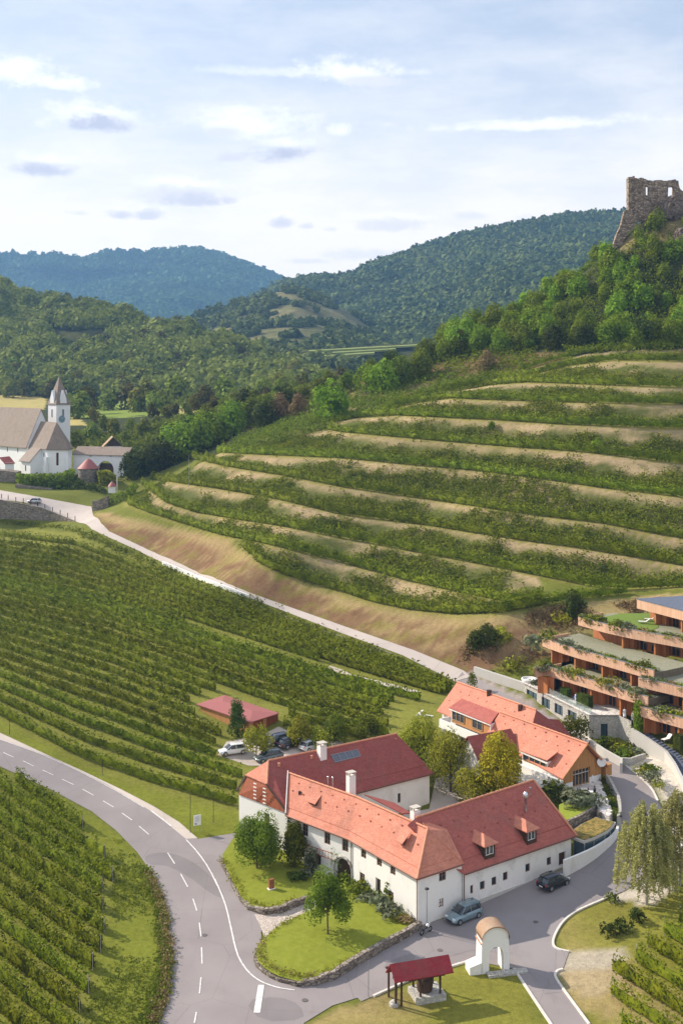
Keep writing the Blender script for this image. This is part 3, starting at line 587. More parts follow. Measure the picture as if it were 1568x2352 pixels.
def downpipe(root, x, y, z0, z1):
    mb = MB(); mb.tube([(x, y, z0), (x, y, z1)], .06, 6); return part('downpipe', mb, W['gutter'], root)
def edge_n(A, B): d = (v2(B) - v2(A)).normalized(); return (-d.y, d.x)   # inward normal when the outside is on the right

# ================================================================== winery: front house
zE = 5.67
P1 = Pz(662, 1868, zE); P2 = Pz(806, 1923, zE); P3 = Pz(959, 2011, zE); PE = Pz(1060, 1978, zE)
zR = 9.1; RL = Pz(662, 1776, zR); RC = Pz(982, 1904, zR); RM = Pz(820, 1832, zR)
n12 = edge_n(P1, P2); n23 = edge_n(P2, P3); n3E = edge_n(P3, PE)
house = empty('winery_house', (P3[0], P3[1], 0), 'long white house with bent coral roof and bare window holes, at the road corner', 'house')
B1 = off2(P1, n12, 7.2); B3 = off2(P3, n23, 7.6); B2 = off2(P2, n23, 7.3)
opsA = [opn(P1, P2, *q) for q in [z3([(580, 1025), (620, 1108)])[0] + z3([(580, 1025), (620, 1090)])[1]]]
def wins(A, B, lst, w, h): return [op_c(A, B, *p, w, h) for p in lst]
upA = wins(P1, P2, z3([(599, 1066), (743, 1120), (860, 1166)]), 1.0, 1.6); loA = wins(P1, P2, z3([(683, 1262), (575, 1215)]), 1.0, 1.25)
upB = wins(P2, P3, z3([(980, 1210), (1083, 1270), (1171, 1326)]), 1.0, 1.55); upB[1] = op_c(P2, P3, *z3([(1083, 1270)])[0], .95, 1.25); upB[2] = op_c(P2, P3, *z3([(1171, 1326)])[0], .95, 1.25)
loB = wins(P2, P3, z3([(972, 1386), (1158, 1505)]), 1.0, 1.25)
se = [op_c(P3, PE, *z6([(634, 208)])[0], 1.0, 1.15), op_c(P3, PE, *z6([(620, 458)])[0], .72, .9)]
mb = MB()
gs, gz_ = on_edge(P1, P2, *z3([(850, 1335)])[0])
gate = (gs - 1.2, gs + 1.2, -.3, 2.7)
door2 = op_c(P2, P3, *z3([(1075, 1440)])[0], .95, 1.9)
wall_edge(mb, P1, P2, -.5, zE, upA + loA + [gate], deep=.35); wall_edge(mb, P2, P3, -.5, zE, upB + loB + [door2], deep=.35); wall_edge(mb, P3, PE, -.5, zE, se)
mb.prism([B1, off2(P1, n12, .35), off2(P2, n23, .35), off2(P3, n23, .5), off2(PE, n3E, .3), B3, B2][::-1], -.5, zE - 1.6)
part('wall', mb, W['plaster'], house)
for o in upA + loA: window(house, P1, P2, o, W['frame'], W['pane'], 2, 3)
for o in upB + loB: window(house, P2, P3, o, W['frame'], W['pane'], 2, 4)
for o in se: window(house, P3, PE, o, W['frame'], W['pane'], 2, 2)
def frame_pts(A, B, s, z, k=0.):                # k>0 inside, k<0 proud of the wall
    A = v2(A); B = v2(B); d = (B - A).normalized(); n = Vector((-d.y, d.x)); q = A + d * s + n * k; return (q.x, q.y, z)
# arched plank gate: spandrel pieces close the square opening to an arch
mb = MB(); r = 1.2; zc = 1.5
arc = [(gs + r * math.cos(a), zc + r * math.sin(a)) for a in [math.pi * k / 14 for k in range(15)]]
for half in (arc[:8], arc[7:]):
    cx_ = gs + (r if half[0][0] > gs + .1 else -r)
    for i in range(len(half) - 1):
        Q = [frame_pts(P1, P2, *half[i], .02), frame_pts(P1, P2, *half[i + 1], .02), frame_pts(P1, P2, cx_, 2.702, .02)]
        mb.slab(Q, [(0, 1, 2)], 0, 0, down=Vector((n12[0], n12[1], 0)) * .33)
part('arch_infill', mb, W['plaster'], house)
mb = MB(); mb.obox(frame_pts(P1, P2, gs - 1.19, -.3, .3), Vector(frame_pts(P1, P2, gs + 1.19, 0, 0)) - Vector(frame_pts(P1, P2, gs - 1.19, 0, 0)), Vector((n12[0], n12[1], 0)) * .08, Vector((0, 0, 2.95)))
for k in range(-4, 5): mb.obox(frame_pts(P1, P2, gs + k * .25, -.3, .27), Vector((n12[1], -n12[0], 0)) * .03, Vector((n12[0], n12[1], 0)) * .05, Vector((0, 0, 2.9)))
part('gate_door', mb, W['wood_dk'], house)
mb = MB(); rr_ = [frame_pts(P1, P2, gs + 1.45 * math.cos(a), 1.5 + 1.45 * math.sin(a), -.05) for a in [math.pi * k / 14 for k in range(15)]]
mb.tube([frame_pts(P1, P2, gs + 1.45, -.2, -.05)] + rr_ + [frame_pts(P1, P2, gs - 1.45, -.2, -.05)], .17, 6); part('gate_surround', mb, W['stone_lt'], house)
mb = MB(); mb.obox(frame_pts(P2, P3, door2[0], door2[2], .25), Vector(frame_pts(P2, P3, door2[1], 0, 0)) - Vector(frame_pts(P2, P3, door2[0], 0, 0)), Vector((n23[0], n23[1], 0)) * .07, Vector((0, 0, door2[3] - door2[2])))
part('door', mb, W['wood_dk'], house)
ov = .42
def ovh(p, n, z=-.22): return (p[0] - n[0] * ov, p[1] - n[1] * ov, p[2] + z)
e1 = ovh(P1, n12); e2 = ovh(P2, lerp3(n12 + (0,), n23 + (0,), .5)); 
_n = (n23[0] + n3E[0], n23[1] + n3E[1]); e3 = (P3[0] - _n[0] * ov, P3[1] - _n[1] * ov, zE - .22); eE = ovh(PE, n3E)
mb = MB(); RLx = RL
roofplane(mb, e1, e2, RLx, RM); roofplane(mb, e2, e3, RM, RC); roofplane(mb, e3, eE, RC, (RC[0] + .02, RC[1] + .05, RC[2]))
bk = lambda R_, n, d=4.3: (R_[0] + n[0] * d, R_[1] + n[1] * d, zE + .1)
mb.slab([RLx, RM, bk(RM, n12), bk(RLx, n12)], [(0, 1, 2, 3)], .14); mb.slab([RM, RC, bk(RC, n23), bk(RM, n23)], [(0, 1, 2, 3)], .14)
# east side runs back to the wing
WR0 = Pz(955, 1879, 9.6)
mb.slab([eE, RC, (WR0[0] + .4, WR0[1] + .4, 9.35), (PE[0] + n3E[0] * 3 + .3, PE[1] + n3E[1] * 3, zE + 2.6)], [(0, 3, 2, 1)], .14)
snowdots(mb, e1, e2, RLx, RM, (.62, .84), 1.8); snowdots(mb, e2, e3, RM, RC, (.62, .84), 1.8)
roof = part('roof', mb, W['tile'], house)
for a, b in ((RLx, RM), (RM, RC), (RC, e3)): ridge_tube(house, roof, a, b)
mb = MB(); mb.obox((e1[0], e1[1], e1[2] - .1), Vector(RLx) - Vector(e1), Vector((-.12, .08, 0)), Vector((0, 0, .42))); child(roof, house, mb, 'verge_board', W['grey'])
# gable triangle at the upper end
mb = MB(); mb.slab([(P1[0], P1[1], 4.5), (B1[0], B1[1], 4.5), (B1[0], B1[1], zE), (RL[0], RL[1], zR - .15), (P1[0], P1[1], zE - .2)], [(0, 1, 2, 3, 4)], 0, down=(.25, .2, 0)); part('gable', mb, W['plaster'], house)
def slope_pt(el, er, rl, rr, px, py):           # point of the roof plane seen at a picture point
    a = Vector(el); n = (Vector(er) - a).cross(Vector(rl) - a).normalized(); d = Vector(((px - CX) / F, 1, -(py - HY) / F)); o = Vector((0, 0, H))
    return o + d * ((a - o).dot(n) / d.dot(n)), n
def roof_hatch(root, roof, pl, px, py, w=1.5, h=.55, up=1.7, mats=('tile', 'wood_dk')):   # little wedge dormer: lid of tiles rising from the slope, dark mouth to the front
    c, n = slope_pt(*pl, px, py); a = Vector(pl[0]); s = (Vector(pl[1]) - a).normalized(); u = n.cross(s).normalized(); u = u if u.z > 0 else -u
    n = n if n.z > 0 else -n; A = c - s * w / 2; B = c + s * w / 2; top = c + u * up
    mb = MB(); mb.slab([A + n * h, B + n * h, top + s * w * .32, top - s * w * .32], [(0, 1, 2, 3)], .07); k = child(roof, root, mb, 'dormer_roof', W[mats[0]])
    mb = MB(); i = .12; A2, B2 = A + s * i, B - s * i; T1_ = top - s * w * .2; T2_ = top + s * w * .2
    mb.add([A2, B2, B2 + n * (h - .04), A2 + n * (h - .04), T1_, T2_], [(0, 1, 2, 3), (1, 5, 2), (0, 3, 4)]); child(roof, root, mb, 'dormer_front', W[mats[1]])
plA = (e1, e2, RLx, RM); plB = (e2, e3, RM, RC)
roof_hatch(house, roof, plA, *z3([(650, 905)])[0]); roof_hatch(house, roof, plB, *z3([(1225, 1160)])[0])
mb = MB(); c, n = slope_pt(*plA, *z3([(563, 831)])[0]); mb.box((c.x, c.y, c.z - .1), (.3, .3, .4)); child(roof, house, mb, 'roof_vent', W['dark'])
for px, py in z3([(747, 770), (778, 775)]):
    mb = MB(); q = Pz(px, py, 9.2); mb.tube([(q[0], q[1], 8.2), (q[0], q[1], 10)], .06, 6); mb.lathe((q[0], q[1], 10), [(.06, 0), (.13, .05), (.13, .18), (.03, .24)], 8); child(roof, house, mb, 'vent_pipe', W['foil'])
q = Pz(*z3([(882, 815)])[0], 9.0); chimney(house, roof, q[0] + .3, q[1] + .3, 7.5, 10.85, .95, .75, .6); chimney_cap(house, roof, q[0] + .3, q[1] + .3, 10.85, .95, .75, .6)
q = Pz(*z3([(1303, 985)])[0], 9.3); chimney(house, roof, q[0] + .3, q[1] + .6, 7.5, 9.85, .95, .75, .6); chimney_cap(house, roof, q[0] + .3, q[1] + .6, 9.85, .95, .75, .6)
gutter(house, e2, e3); gutter(house, e1, e2); gutter(house, e3, eE)
downpipe(house, P3[0] - .1, P3[1] - .12, 0, 5.5); s_, _ = on_edge(P2, P3, *z3([(905, 1250)])[0]); q = frame_pts(P2, P3, max(.1, s_), 0, -.1); downpipe(house, q[0], q[1], 0, 5.5)
q = frame_pts(P3, PE, 8.0, 0, -.1)
# iron balcony rail / trellis on the wall
mb = MB(); sa, za = on_edge(P1, P2, *z3([(597, 1148)])[0]); sb_, zb_ = on_edge(P1, P2, *z3([(790, 1212)])[0])
for dz in (0, -.75): mb.tube([frame_pts(P1, P2, sa, za + dz, -.5), frame_pts(P1, P2, sb_, zb_ + dz, -.5)], .045, 5)
for k in range(11): t = k / 10; q = frame_pts(P1, P2, sa + (sb_ - sa) * t, 0, -.5); z_ = za + (zb_ - za) * t; mb.tube([(q[0], q[1], z_), (q[0], q[1], z_ - .75)], .03, 5)
for t in (0, .5, 1): a = frame_pts(P1, P2, sa + (sb_ - sa) * t, za - .75, -.5); b = frame_pts(P1, P2, sa + (sb_ - sa) * t, za - .75, .05); mb.tube([a, b], .03, 5)
part('balcony_rail', mb, W['wood_red'], house)

# ================================================================== right wing
zW = 4.55
Q1 = Pz(1062.5, 2001, zW); Q2 = Pz(1311, 1916, zW); nQ = edge_n(Q1, Q2); Rw2 = Pz(1224, 1793, 9.6)
wing = empty('winery_wing', (Q1[0], Q1[1], .3), 'white wing with red tiled roof and two boxy dormers along the yard', 'house')
Q3 = off2(Q2, nQ, 10.8); Q4 = off2(Q1, nQ, 10.8)
ow = [op_c(Q1, Q2, *p, .75, .95) for p in z4([(181, 1460), (258, 1431), (334, 1403), (408, 1371), (554, 1316), (693, 1273)])]
dw = opn(Q1, Q2, *z4([(757, 1218)])[0], *z4([(800, 1310)])[0]); dw = (dw[0], dw[1], .9, 2.7)
mb = MB(); wall_edge(mb, Q1, Q2, -.6, zW, ow + [dw]); wall_edge(mb, Q2, Q3, -.6, zW, []); wall_edge(mb, Q3, Q4, -.6, zW, []); wall_edge(mb, Q4, Q1, -.6, zW, [])
part('wall', mb, W['plaster_old'], wing)
for o in ow: window(wing, Q1, Q2, o, W['frame'], W['pane'], 1, 1)
mb = MB(); D_ = (v2(Q2) - v2(Q1)).normalized()
mb.obox(frame_pts(Q1, Q2, dw[0] + .02, dw[2], .15), Vector((D_.x, D_.y, 0)) * (dw[1] - dw[0] - .04), Vector((nQ[0], nQ[1], 0)) * .08, Vector((0, 0, 1.78))); part('door', mb, W['wood_dk'], wing)
mb = MB(); mb.obox(frame_pts(Q1, Q2, 0, -.5, -.12), Vector((D_.x, D_.y, 0)) * 17.5, Vector((nQ[0], nQ[1], 0)) * .115, Vector((0, 0, 1.15))); part('plinth', mb, W['concrete'], wing)
f1 = ovh(Q1, nQ, -.25); f2 = ovh((Q2[0] + D_.x * .6, Q2[1] + D_.y * .6, zW), nQ, -.25)
bk1 = (WR0[0] + nQ[0] * 5.4, WR0[1] + nQ[1] * 5.4, zW - .1); b2_ = (Q3[0] + D_.x * .6, Q3[1] + D_.y * .6, zW - .1)
mb = MB(); roofplane(mb, f1, f2, WR0, Rw2); mb.slab([WR0, Rw2, b2_, bk1], [(0, 1, 2, 3)], .14)
mid = lerp3(f2, b2_, .5); roofplane(mb, f2, b2_, Rw2, Rw2 , .22)
mb.slab([f1, WR0, (WR0[0] - 1, WR0[1] - 1, 9.2), (Q1[0] - 1.5, Q1[1] - .5, 5.5)], [(0, 1, 2, 3)], .14)
plW = (f1, f2, WR0, Rw2); snowdots(mb, f1, f2, WR0, Rw2, (.55, .78), 2.0)
wroof = part('roof', mb, W['tile_red'], wing)
ridge_tube(wing, wroof, WR0, Rw2); ridge_tube(wing, wroof, Rw2, f2); gutter(wing, f1, f2); downpipe(wing, Q1[0] + .15, Q1[1] - .08, 0, 4.4)
def dormer(root, roof, pl, px, py, w=1.6, h=1.55, nam='dormer'):   # boxy dormer with hipped lid, window facing the yard
    c, n = slope_pt(*pl, px, py); s = (Vector(pl[1]) - Vector(pl[0])); s.z = 0; s.normalize(); inn = Vector((-s.y, s.x, 0)); up = Vector((0, 0, 1))
    L_ = 2.6; mb = MB(); A = c - s * w / 2; B = c + s * w / 2
    mb.obox(A - up * .3, s * .14, inn * L_, up * (h + .3)); mb.obox(B - s * .14 - up * .3, s * .14, inn * L_, up * (h + .3)); mb.obox(A + s * .14 - up * .3, s * (w - .28), inn * .12, up * .55); mb.obox(A + s * .14 + up * (h - .16), s * (w - .28), inn * .12, up * .16)
    d = child(roof, root, mb, nam, W['wood_dk'])
    mb = MB(); o = .32; a, b = A - s * o - inn * o + up * h, B + s * o - inn * o + up * h; pk = c + inn * 1.0 + up * (h + .85); bk_ = c + inn * (L_ + 1.6) + up * (h + .85)
    mb.slab([a, b, pk], [(0, 1, 2)], .1); mb.slab([a, pk, bk_, A - s * o + inn * (L_ + .6) + up * h], [(0, 1, 2, 3)], .1); mb.slab([b, B + s * o + inn * (L_ + .6) + up * h, bk_, pk], [(0, 1, 2, 3)], .1)
    child(roof, root, mb, 'dormer_roof', W['tile'])
    mb = MB(); p0 = A + s * .2 + up * .3 + inn * .05; ww = w - .4; hh = h - .5
    mb.obox(p0, s * .07, inn * .06, up * hh); mb.obox(p0 + s * (ww - .07), s * .07, inn * .06, up * hh); mb.obox(p0 + s * (ww / 2 - .04), s * .08, inn * .06, up * hh)
    mb.obox(p0 + s * .07, s * (ww - .14), inn * .058, up * .07); mb.obox(p0 + s * .07 + up * (hh - .07), s * (ww - .14), inn * .058, up * .07); child(roof, root, mb, 'window_frame', W['frame_w'])
    mb = MB(); mb.obox(p0 + inn * .07, s * ww, inn * .03, up * hh); child(roof, root, mb, 'window_pane', W['pane'])
dormer(wing, wroof, plW, *z4([(307, 1248)])[0]); dormer(wing, wroof, plW, *z4([(580, 1150)])[0])
c, n = slope_pt(*plW, *z4([(540, 935)])[0])
mb = MB(); mb.lathe((c.x, c.y, c.z - .2), [(.17, 0), (.17, 1.5), (.30, 1.55), (.33, 1.9), (.30, 2.2), (.12, 2.35)], 12); child(wroof, wing, mb, 'vent_duct', W['foil'])
c, n = slope_pt(*plW, *z4([(570, 830)])[0]); mb = MB(); mb.lathe((c.x, c.y, c.z - .2), [(.08, 0), (.08, .7), (.14, .75), (.12, .95)], 8); child(wroof, wing, mb, 'vent_pipe', W['foil'])

# ================================================================== rear wing with skew wooden gable
GR = Pz(666, 1869, 5.4); GL = Pz(549, 1819, 5.67); RB1 = Pz(616, 1748, 9.8); RB2 = Pz(910, 1686, 9.8)
IE1 = Pz(817, 1823, 5.0); IE2 = Pz(996, 1777, 5.0); ax = (v2(IE2) - v2(IE1)).normalized(); nb = Vector((-ax.y, ax.x))
rear = empty('winery_rear_wing', (IE2[0], IE2[1], .6), 'rear wing with dark red roof, roof window and brown board gable over a white wall', 'house')
gd = (v2(GR) - v2(GL)).normalized(); gin = Vector((-gd.y, gd.x))
gw = [op_c(GL, GR, *z3([(349, 998)])[0], .95, 1.5)]
mb = MB(); wall_edge(mb, GL, GR, -.5, 5.3, gw)
IW2 = v2(IE2) - ax * .5 + nb * .35; FW2 = IW2 + nb * 10.5; IW0 = v2(GR) + gin * .3; FW0 = v2(GL) + gin * .3
iw1 = op_c((IW2.x - 20 * ax.x, IW2.y - 20 * ax.y), IW2, *z3([(1213, 860)])[0], .5, 1.3)
wall_edge(mb, (IW2.x - 20 * ax.x, IW2.y - 20 * ax.y), IW2, -.5, 5.0, [iw1]); wall_edge(mb, IW2, FW2, -.5, 5.0, []); wall_edge(mb, FW2, FW0, -.5, 4.9, [])
part('wall', mb, W['plaster'], rear)
window(rear, GL, GR, gw[0], W['frame'], W['pane'], 2, 3); window(rear, (IW2.x - 20 * ax.x, IW2.y - 20 * ax.y), IW2, iw1, W['frame'], W['pane'])
# roof: inner slope, outer slope, small half-hip
Rf1 = RB1; Rf2 = RB2; eR = Pz(664, 1872, 5.25); hipR = Pz(613, 1802, 7.75); hipL = Pz(565.5, 1779, 7.75)
eL = (GL[0] - .5, GL[1] + .3, 5.6); far2 = (IE2[0] + nb.x * 11.6, IE2[1] + nb.y * 11.6, 5.0); far1 = (eL[0] + .8, eL[1] + 1.5, 5.4)
mb = MB()
mb.slab([eR, IE1, IE2, Rf2, Rf1, hipR], [(0, 1, 2, 3, 4, 5)], .15)
lo = [eR, IE1, IE2]; k1 = lerp3(IE2, Rf2, .2); k0 = lerp3(IE1, Pz(700, 1731, 9.8), .2)
mb.slab([(k0[0], k0[1], k0[2] + .10), (k1[0], k1[1], k1[2] + .10), (Rf2[0], Rf2[1], Rf2[2] + .03), (Rf1[0], Rf1[1], Rf1[2] + .03)], [(0, 1, 2, 3)], .06)
mb.slab([Rf1, Rf2, far2, far1, hipL], [(0, 1, 2, 3, 4)], .15)
mb.slab([IE2, far2, Rf2], [(0, 1, 2)], .15)
rroof = part('roof', mb, W['tile_dark'], rear)
mb = MB(); mb.slab([(hipL[0] - .15, hipL[1] - .2, hipL[2] + .03), (hipR[0] + .05, hipR[1] - .2, hipR[2] + .03), (Rf1[0], Rf1[1], Rf1[2] + .05)], [(0, 1, 2)], .12); child(rroof, rear, mb, 'half_hip', W['tile'])
ridge_tube(rear, rroof, Rf1, Rf2); ridge_tube(rear, rroof, Rf1, hipR)
gz = lambda p: Pz(*p, 0)
mb = MB(); a = v2(GL) - gin * .12; b = v2(GR) - gin * .12
mb.slab([(a.x, a.y, 5.32), (b.x, b.y, 5.32), (hipR[0] - gin.x * .0, hipR[1] - .0, hipR[2] - .12), (hipL[0], hipL[1], hipL[2] - .12)], [(0, 1, 2, 3)], 0, down=Vector((gin.x, gin.y, 0)) * .2)
gab = part('board_gable', mb, W['wood_red'], rear)
mb = MB()
for cx_, cy_ in z3([(275, 815), (337, 848)]):
    for k in range(-2, 3):
        mb = MB(); s, z = on_edge(a, b, cx_, cy_ + k * 8.4); q = frame_pts(a, b, s - .26, z, -.16); mb.obox(q, Vector((gd.x, gd.y, 0)) * .52, Vector((gin.x, gin.y, 0)) * .1, (0, 0, .11))
        child(gab, rear, mb, 'vent_slat', W['frame_w'])
mb = MB(); mb.obox((eL[0], eL[1], eL[2]), Vector(hipL) - Vector(eL), Vector((.25, -.2, 0)), (0, 0, .16)); child(gab, rear, mb, 'bargeboard', W['wood_dk']); mb = MB(); mb.obox(eR, Vector(hipR) - Vector(eR), Vector((-.2, -.1, 0)), (0, 0, .12)); child(gab, rear, mb, 'bargeboard', W['wood_dk'])
plR = (IE1, IE2, Pz(700, 1731, 9.8), Rf2)
cc_ = [slope_pt(*plR, *p)[0] for p in z3([(765, 583), (937, 547), (957, 590), (792, 630)])]; nn = slope_pt(*plR, 700, 1800)[1]; nn = nn if nn.z > 0 else -nn
mb = MB(); mb.slab([c + nn * .16 for c in cc_], [(0, 3, 2, 1)], .12); rw = child(rroof, rear, mb, 'roof_window', W['slatewin'])
mb = MB()
for t in (0, .25, .5, .75, 1): mb.tube([cc_[0].lerp(cc_[1], t) + nn * .19, cc_[3].lerp(cc_[2], t) + nn * .19], .05, 4)
for i, j in ((0, 1), (3, 2)): mb.tube([cc_[i] + nn * .19, cc_[j] + nn * .19], .05, 4)
child(rroof, rear, mb, 'window_frame', W['grey'])
c, _ = slope_pt(*plR, *z3([(708, 590)])[0]); chimney(rear, rroof, c.x, c.y, c.z - .4, c.z + 1.5, 1.0, .9, .6); chimney_cap(rear, rroof, c.x, c.y, c.z + 1.5, 1.0, .9, .6)
for p in z3([(640, 597), (1187, 482), (427, 647)]):
    c, _ = slope_pt(*plR, *p); mb = MB(); mb.box((c.x, c.y, c.z - .1), (.35, .3, .42)); child(rroof, rear, mb, 'roof_vent', W['ridge'])
gutter(rear, IE1, IE2)
# lean-to link roof in the courtyard
a, b, c, d = Pz(*z3([(985, 835)])[0], 5.6), Pz(*z3([(1180, 890)])[0], 5.0), Pz(*z3([(1290, 955)])[0], 5.4), Pz(*z3([(1235, 960)])[0], 5.8)
mb = MB(); mb.slab([a, b, c, d], [(0, 3, 2, 1)], .15); lk = part('link_roof', mb, W['tile_dark'], rear)

# ================================================================== upper houses
def gable_house(name, label, GLe, GRe, ridge_a, ridge_b, zw, zbase, length, wallm, roofm, gabm, lim_left=None, ovr=.5, cat='house'):
    pass
zc_ = 6.0
CL_ = Pz(1288.5, 1788, zc_); CR_ = Pz(1393, 1760, zc_); CA = Pz(1346, 1708, 9.94); CB = Pz(1148, 1636, 9.94)
gdir = (v2(CR_) - v2(CL_)).normalized(); rdir = (v2(CB) - v2(CA)).normalized(); Lr = (v2(CB) - v2(CA)).length
tavern = empty('tavern_house', (CL_[0], CL_[1], 4), 'coral roofed house with honey coloured board gable above a paved terrace', 'house')
gl = v2(CL_) + gdir * .6 + rdir * .5; gr = v2(CR_) - gdir * .6 + rdir * .5; bl = gl + rdir * 16; br = gr + rdir * 16
mb = MB()
dop = opn(gl, gr, *z4([(848, 668)])[0], *z4([(1000, 745)])[0]); dop = (max(.9, dop[0]), 5.3, 4.0, 6.3)
wall_edge(mb, gl, gr, 3.6, 5.7, [(dop[0], dop[1], 4.0, 5.7)]); wall_edge(mb, gr, br, 3.5, 6.2, []); wall_edge(mb, bl, gl, 3.0, 6.0, [(2, 8.2, 5.0, 5.9)]) ; wall_edge(mb, br, bl, 3.5, 6, [])
part('wall', mb, W['plaster'], tavern)
mb = MB(); gz1 = gl - rdir * .06; gz2 = gr - rdir * .06; am = v2(CA) + rdir * .44
S_ = lambda p, z: (p.x, p.y, z)
o1 = gl + gdir * dop[0] - rdir * .06; o2 = gl + gdir * dop[1] - rdir * .06
mb.slab([S_(gz1, 4.9), S_(o1, 4.9), S_(o1, 6.35), S_(o2, 6.35), S_(o2, 4.9), S_(gz2, 4.9), S_(gz2, 6.15), S_(am, 9.7), S_(gz1, 6.15)], [(0, 1, 2, 8), (2, 3, 7, 8), (3, 4, 5, 6, 7)], 0, down=Vector((rdir.x, rdir.y, 0)) * .2)
part('board_gable', mb, W['wood_gab'], tavern)
window(tavern, gl, gr, (dop[0], dop[1], 4.05, 6.3), W['frame_t'], W['pane'], 5, 1, 'glass_door', .25, .12)
ovg = -.9
Ea = Vector(CL_) + Vector((rdir.x, rdir.y, 0)) * -.3; Eb = Vector(CL_) + Vector((rdir.x, rdir.y, 0)) * 17.5
Ra_ = Vector(CA) - Vector((rdir.x, rdir.y, 0)) * .3; Rb_ = Vector(CB); Fa = Vector(CR_) - Vector((rdir.x, rdir.y, 0)) * .3; Fb = Fa + Vector((rdir.x, rdir.y, 0)) * 17.5
mb = MB(); Eb = Vector(Pz(1112, 1692, 6.6))
mb.slab([Eb, Ea, Ra_, Rb_], [(0, 1, 2, 3)], .16); mb.slab([Ra_, Fa, Fb, Rb_], [(0, 1, 2, 3)], .16)
snowdots(mb, Eb, Ea, Rb_, Ra_, (.35, .68, .9), 2.2)
troof = part('roof', mb, W['tile'], tavern); ridge_tube(tavern, troof, Ra_, Rb_)
mb = MB(); mb.obox(Ea - Vector((0, 0, .1)), Ra_ - Ea, Vector((rdir.x, rdir.y, 0)) * -.06, (0, 0, .22)); child(troof, tavern, mb, 'bargeboard', W['wood_gab']); mb = MB(); mb.obox(Fa - Vector((0, 0, .1)), Ra_ - Fa, Vector((rdir.x, rdir.y, 0)) * -.06, (0, 0, .22)); child(troof, tavern, mb, 'bargeboard', W['wood_gab'])
mb = MB(); q = v2(CR_) - gdir * .2; mb.obox((q.x, q.y, 4.6), Vector((gdir.x, gdir.y, 0)) * 1.2, Vector((rdir.x, rdir.y, 0)) * 2, (0, 0, 1.5)); part('side_bay', mb, W['wood_gab'], tavern)
plT = (Eb, Ea, Rb_, Ra_)
def long_dormer(root, roof, pl, a, b, c, d, wh, band, panel, nwin, tile='tile', open_end=True):
    # a,b = front lip left/right, c,d = where the lid meets the roof right/left (picture points); wh = window height
    A, B, Cc, Dd = [slope_pt(*pl, *p)[0] for p in (a, b, c, d)]
    n = slope_pt(*pl, *a)[1]; n = n if n.z > 0 else -n
    s = (Vector(pl[1]) - Vector(pl[0])); s.z = 0; s.normalize(); inn = Vector((-s.y, s.x, 0)); up = Vector((0, 0, 1))
    if inn.dot(Vector((0, 1, 0))) < 0: inn = -inn
    # seen points belong to the raised lip: move them back along the view ray until they stand wh above the slope
    def raised(p, h):
        q, _ = slope_pt(*pl, *p); o = Vector((0, 0, H)); d_ = (q - o)
        for t in np.linspace(1, .9, 400):
            r_ = o + d_ * t; Xv = r_; a0 = Vector(pl[0]); zz = a0.z - (n.x * (Xv.x - a0.x) + n.y * (Xv.y - a0.y)) / n.z
            if r_.z - zz >= h: return r_
        return q
    A, B = raised(a, wh), raised(b, wh); z_ = min(A.z, B.z)
    mb = MB(); mb.slab([A, B, Cc + n * .08, Dd + n * .08], [(0, 1, 2, 3)], .13); rf = child(roof, root, mb, 'dormer_roof', W[tile])
    s2 = (B - A); s2.z = 0; Ln = s2.length; s2.normalize(); in2 = Vector((-s2.y, s2.x, 0)); in2 = in2 if in2.y > 0 else -in2
    A2 = A + in2 * .25 + s2 * .25; LL = Ln - .5; sl = (B.z - A.z) / Ln
    mb = MB(); mb.obox(A2 - up * (wh + .5), s2 * .16, in2 * 3, up * (wh + .35)); mb.obox(A2 + s2 * (LL - .16) - up * (wh + .5), s2 * .16, in2 * 3, up * (wh + .35))
    mb.obox(A - up * .34, s2 * Ln, in2 * .2, up * .2); fr = child(roof, root, mb, 'dormer_frame', W[band])
    mb = MB(); mb.obox(A2 - up * (wh + .5) + s2 * .17 + in2 * .05, s2 * (LL - .34), in2 * .1, up * (wh + .3)); child(roof, root, mb, 'dormer_front', W[panel])
    for k0, k1, nx in nwin:
        x0 = A2 + s2 * (LL * k0) - up * (wh - .05); ww = LL * (k1 - k0); hh = wh - .35
        mb = MB(); mb.obox(x0 + in2 * -.02, s2 * ww, in2 * .05, up * hh); pn = child(roof, root, mb, 'window_pane', W['pane'])
        mb = MB()
        for i in range(nx + 1): mb.obox(x0 + s2 * (ww * i / nx - .05) - in2 * .07, s2 * .1, in2 * .06, up * hh)
        mb.obox(x0 - in2 * .068 - up * .06, s2 * ww, in2 * .06, up * .09); child(roof, root, mb, 'window_frame', W['frame_t'])
long_dormer(tavern, troof, plT, *zb4([(800, 655), (1000, 728), (1085, 665), (900, 582)]), 1.3, 'frame_w', 'wood_gab', [(.04, .28, 1), (.3, .72, 2), (.74, .95, 1)])
mb = MB(); c = Vector(CL_) + Vector((rdir.x, rdir.y, 0)) * .2; L2 = 9.5
lowwall = [(-.6, 3.3), (-.6, 5.2)]
a = v2(CL_) - gdir * .1; mb.obox((a.x, a.y, 4.7), Vector((rdir.x, rdir.y, 0)) * 9.5, Vector((gdir.x, gdir.y, 0)) * .5, (0, 0, .9)); part('parapet', mb, W['white'], tavern)
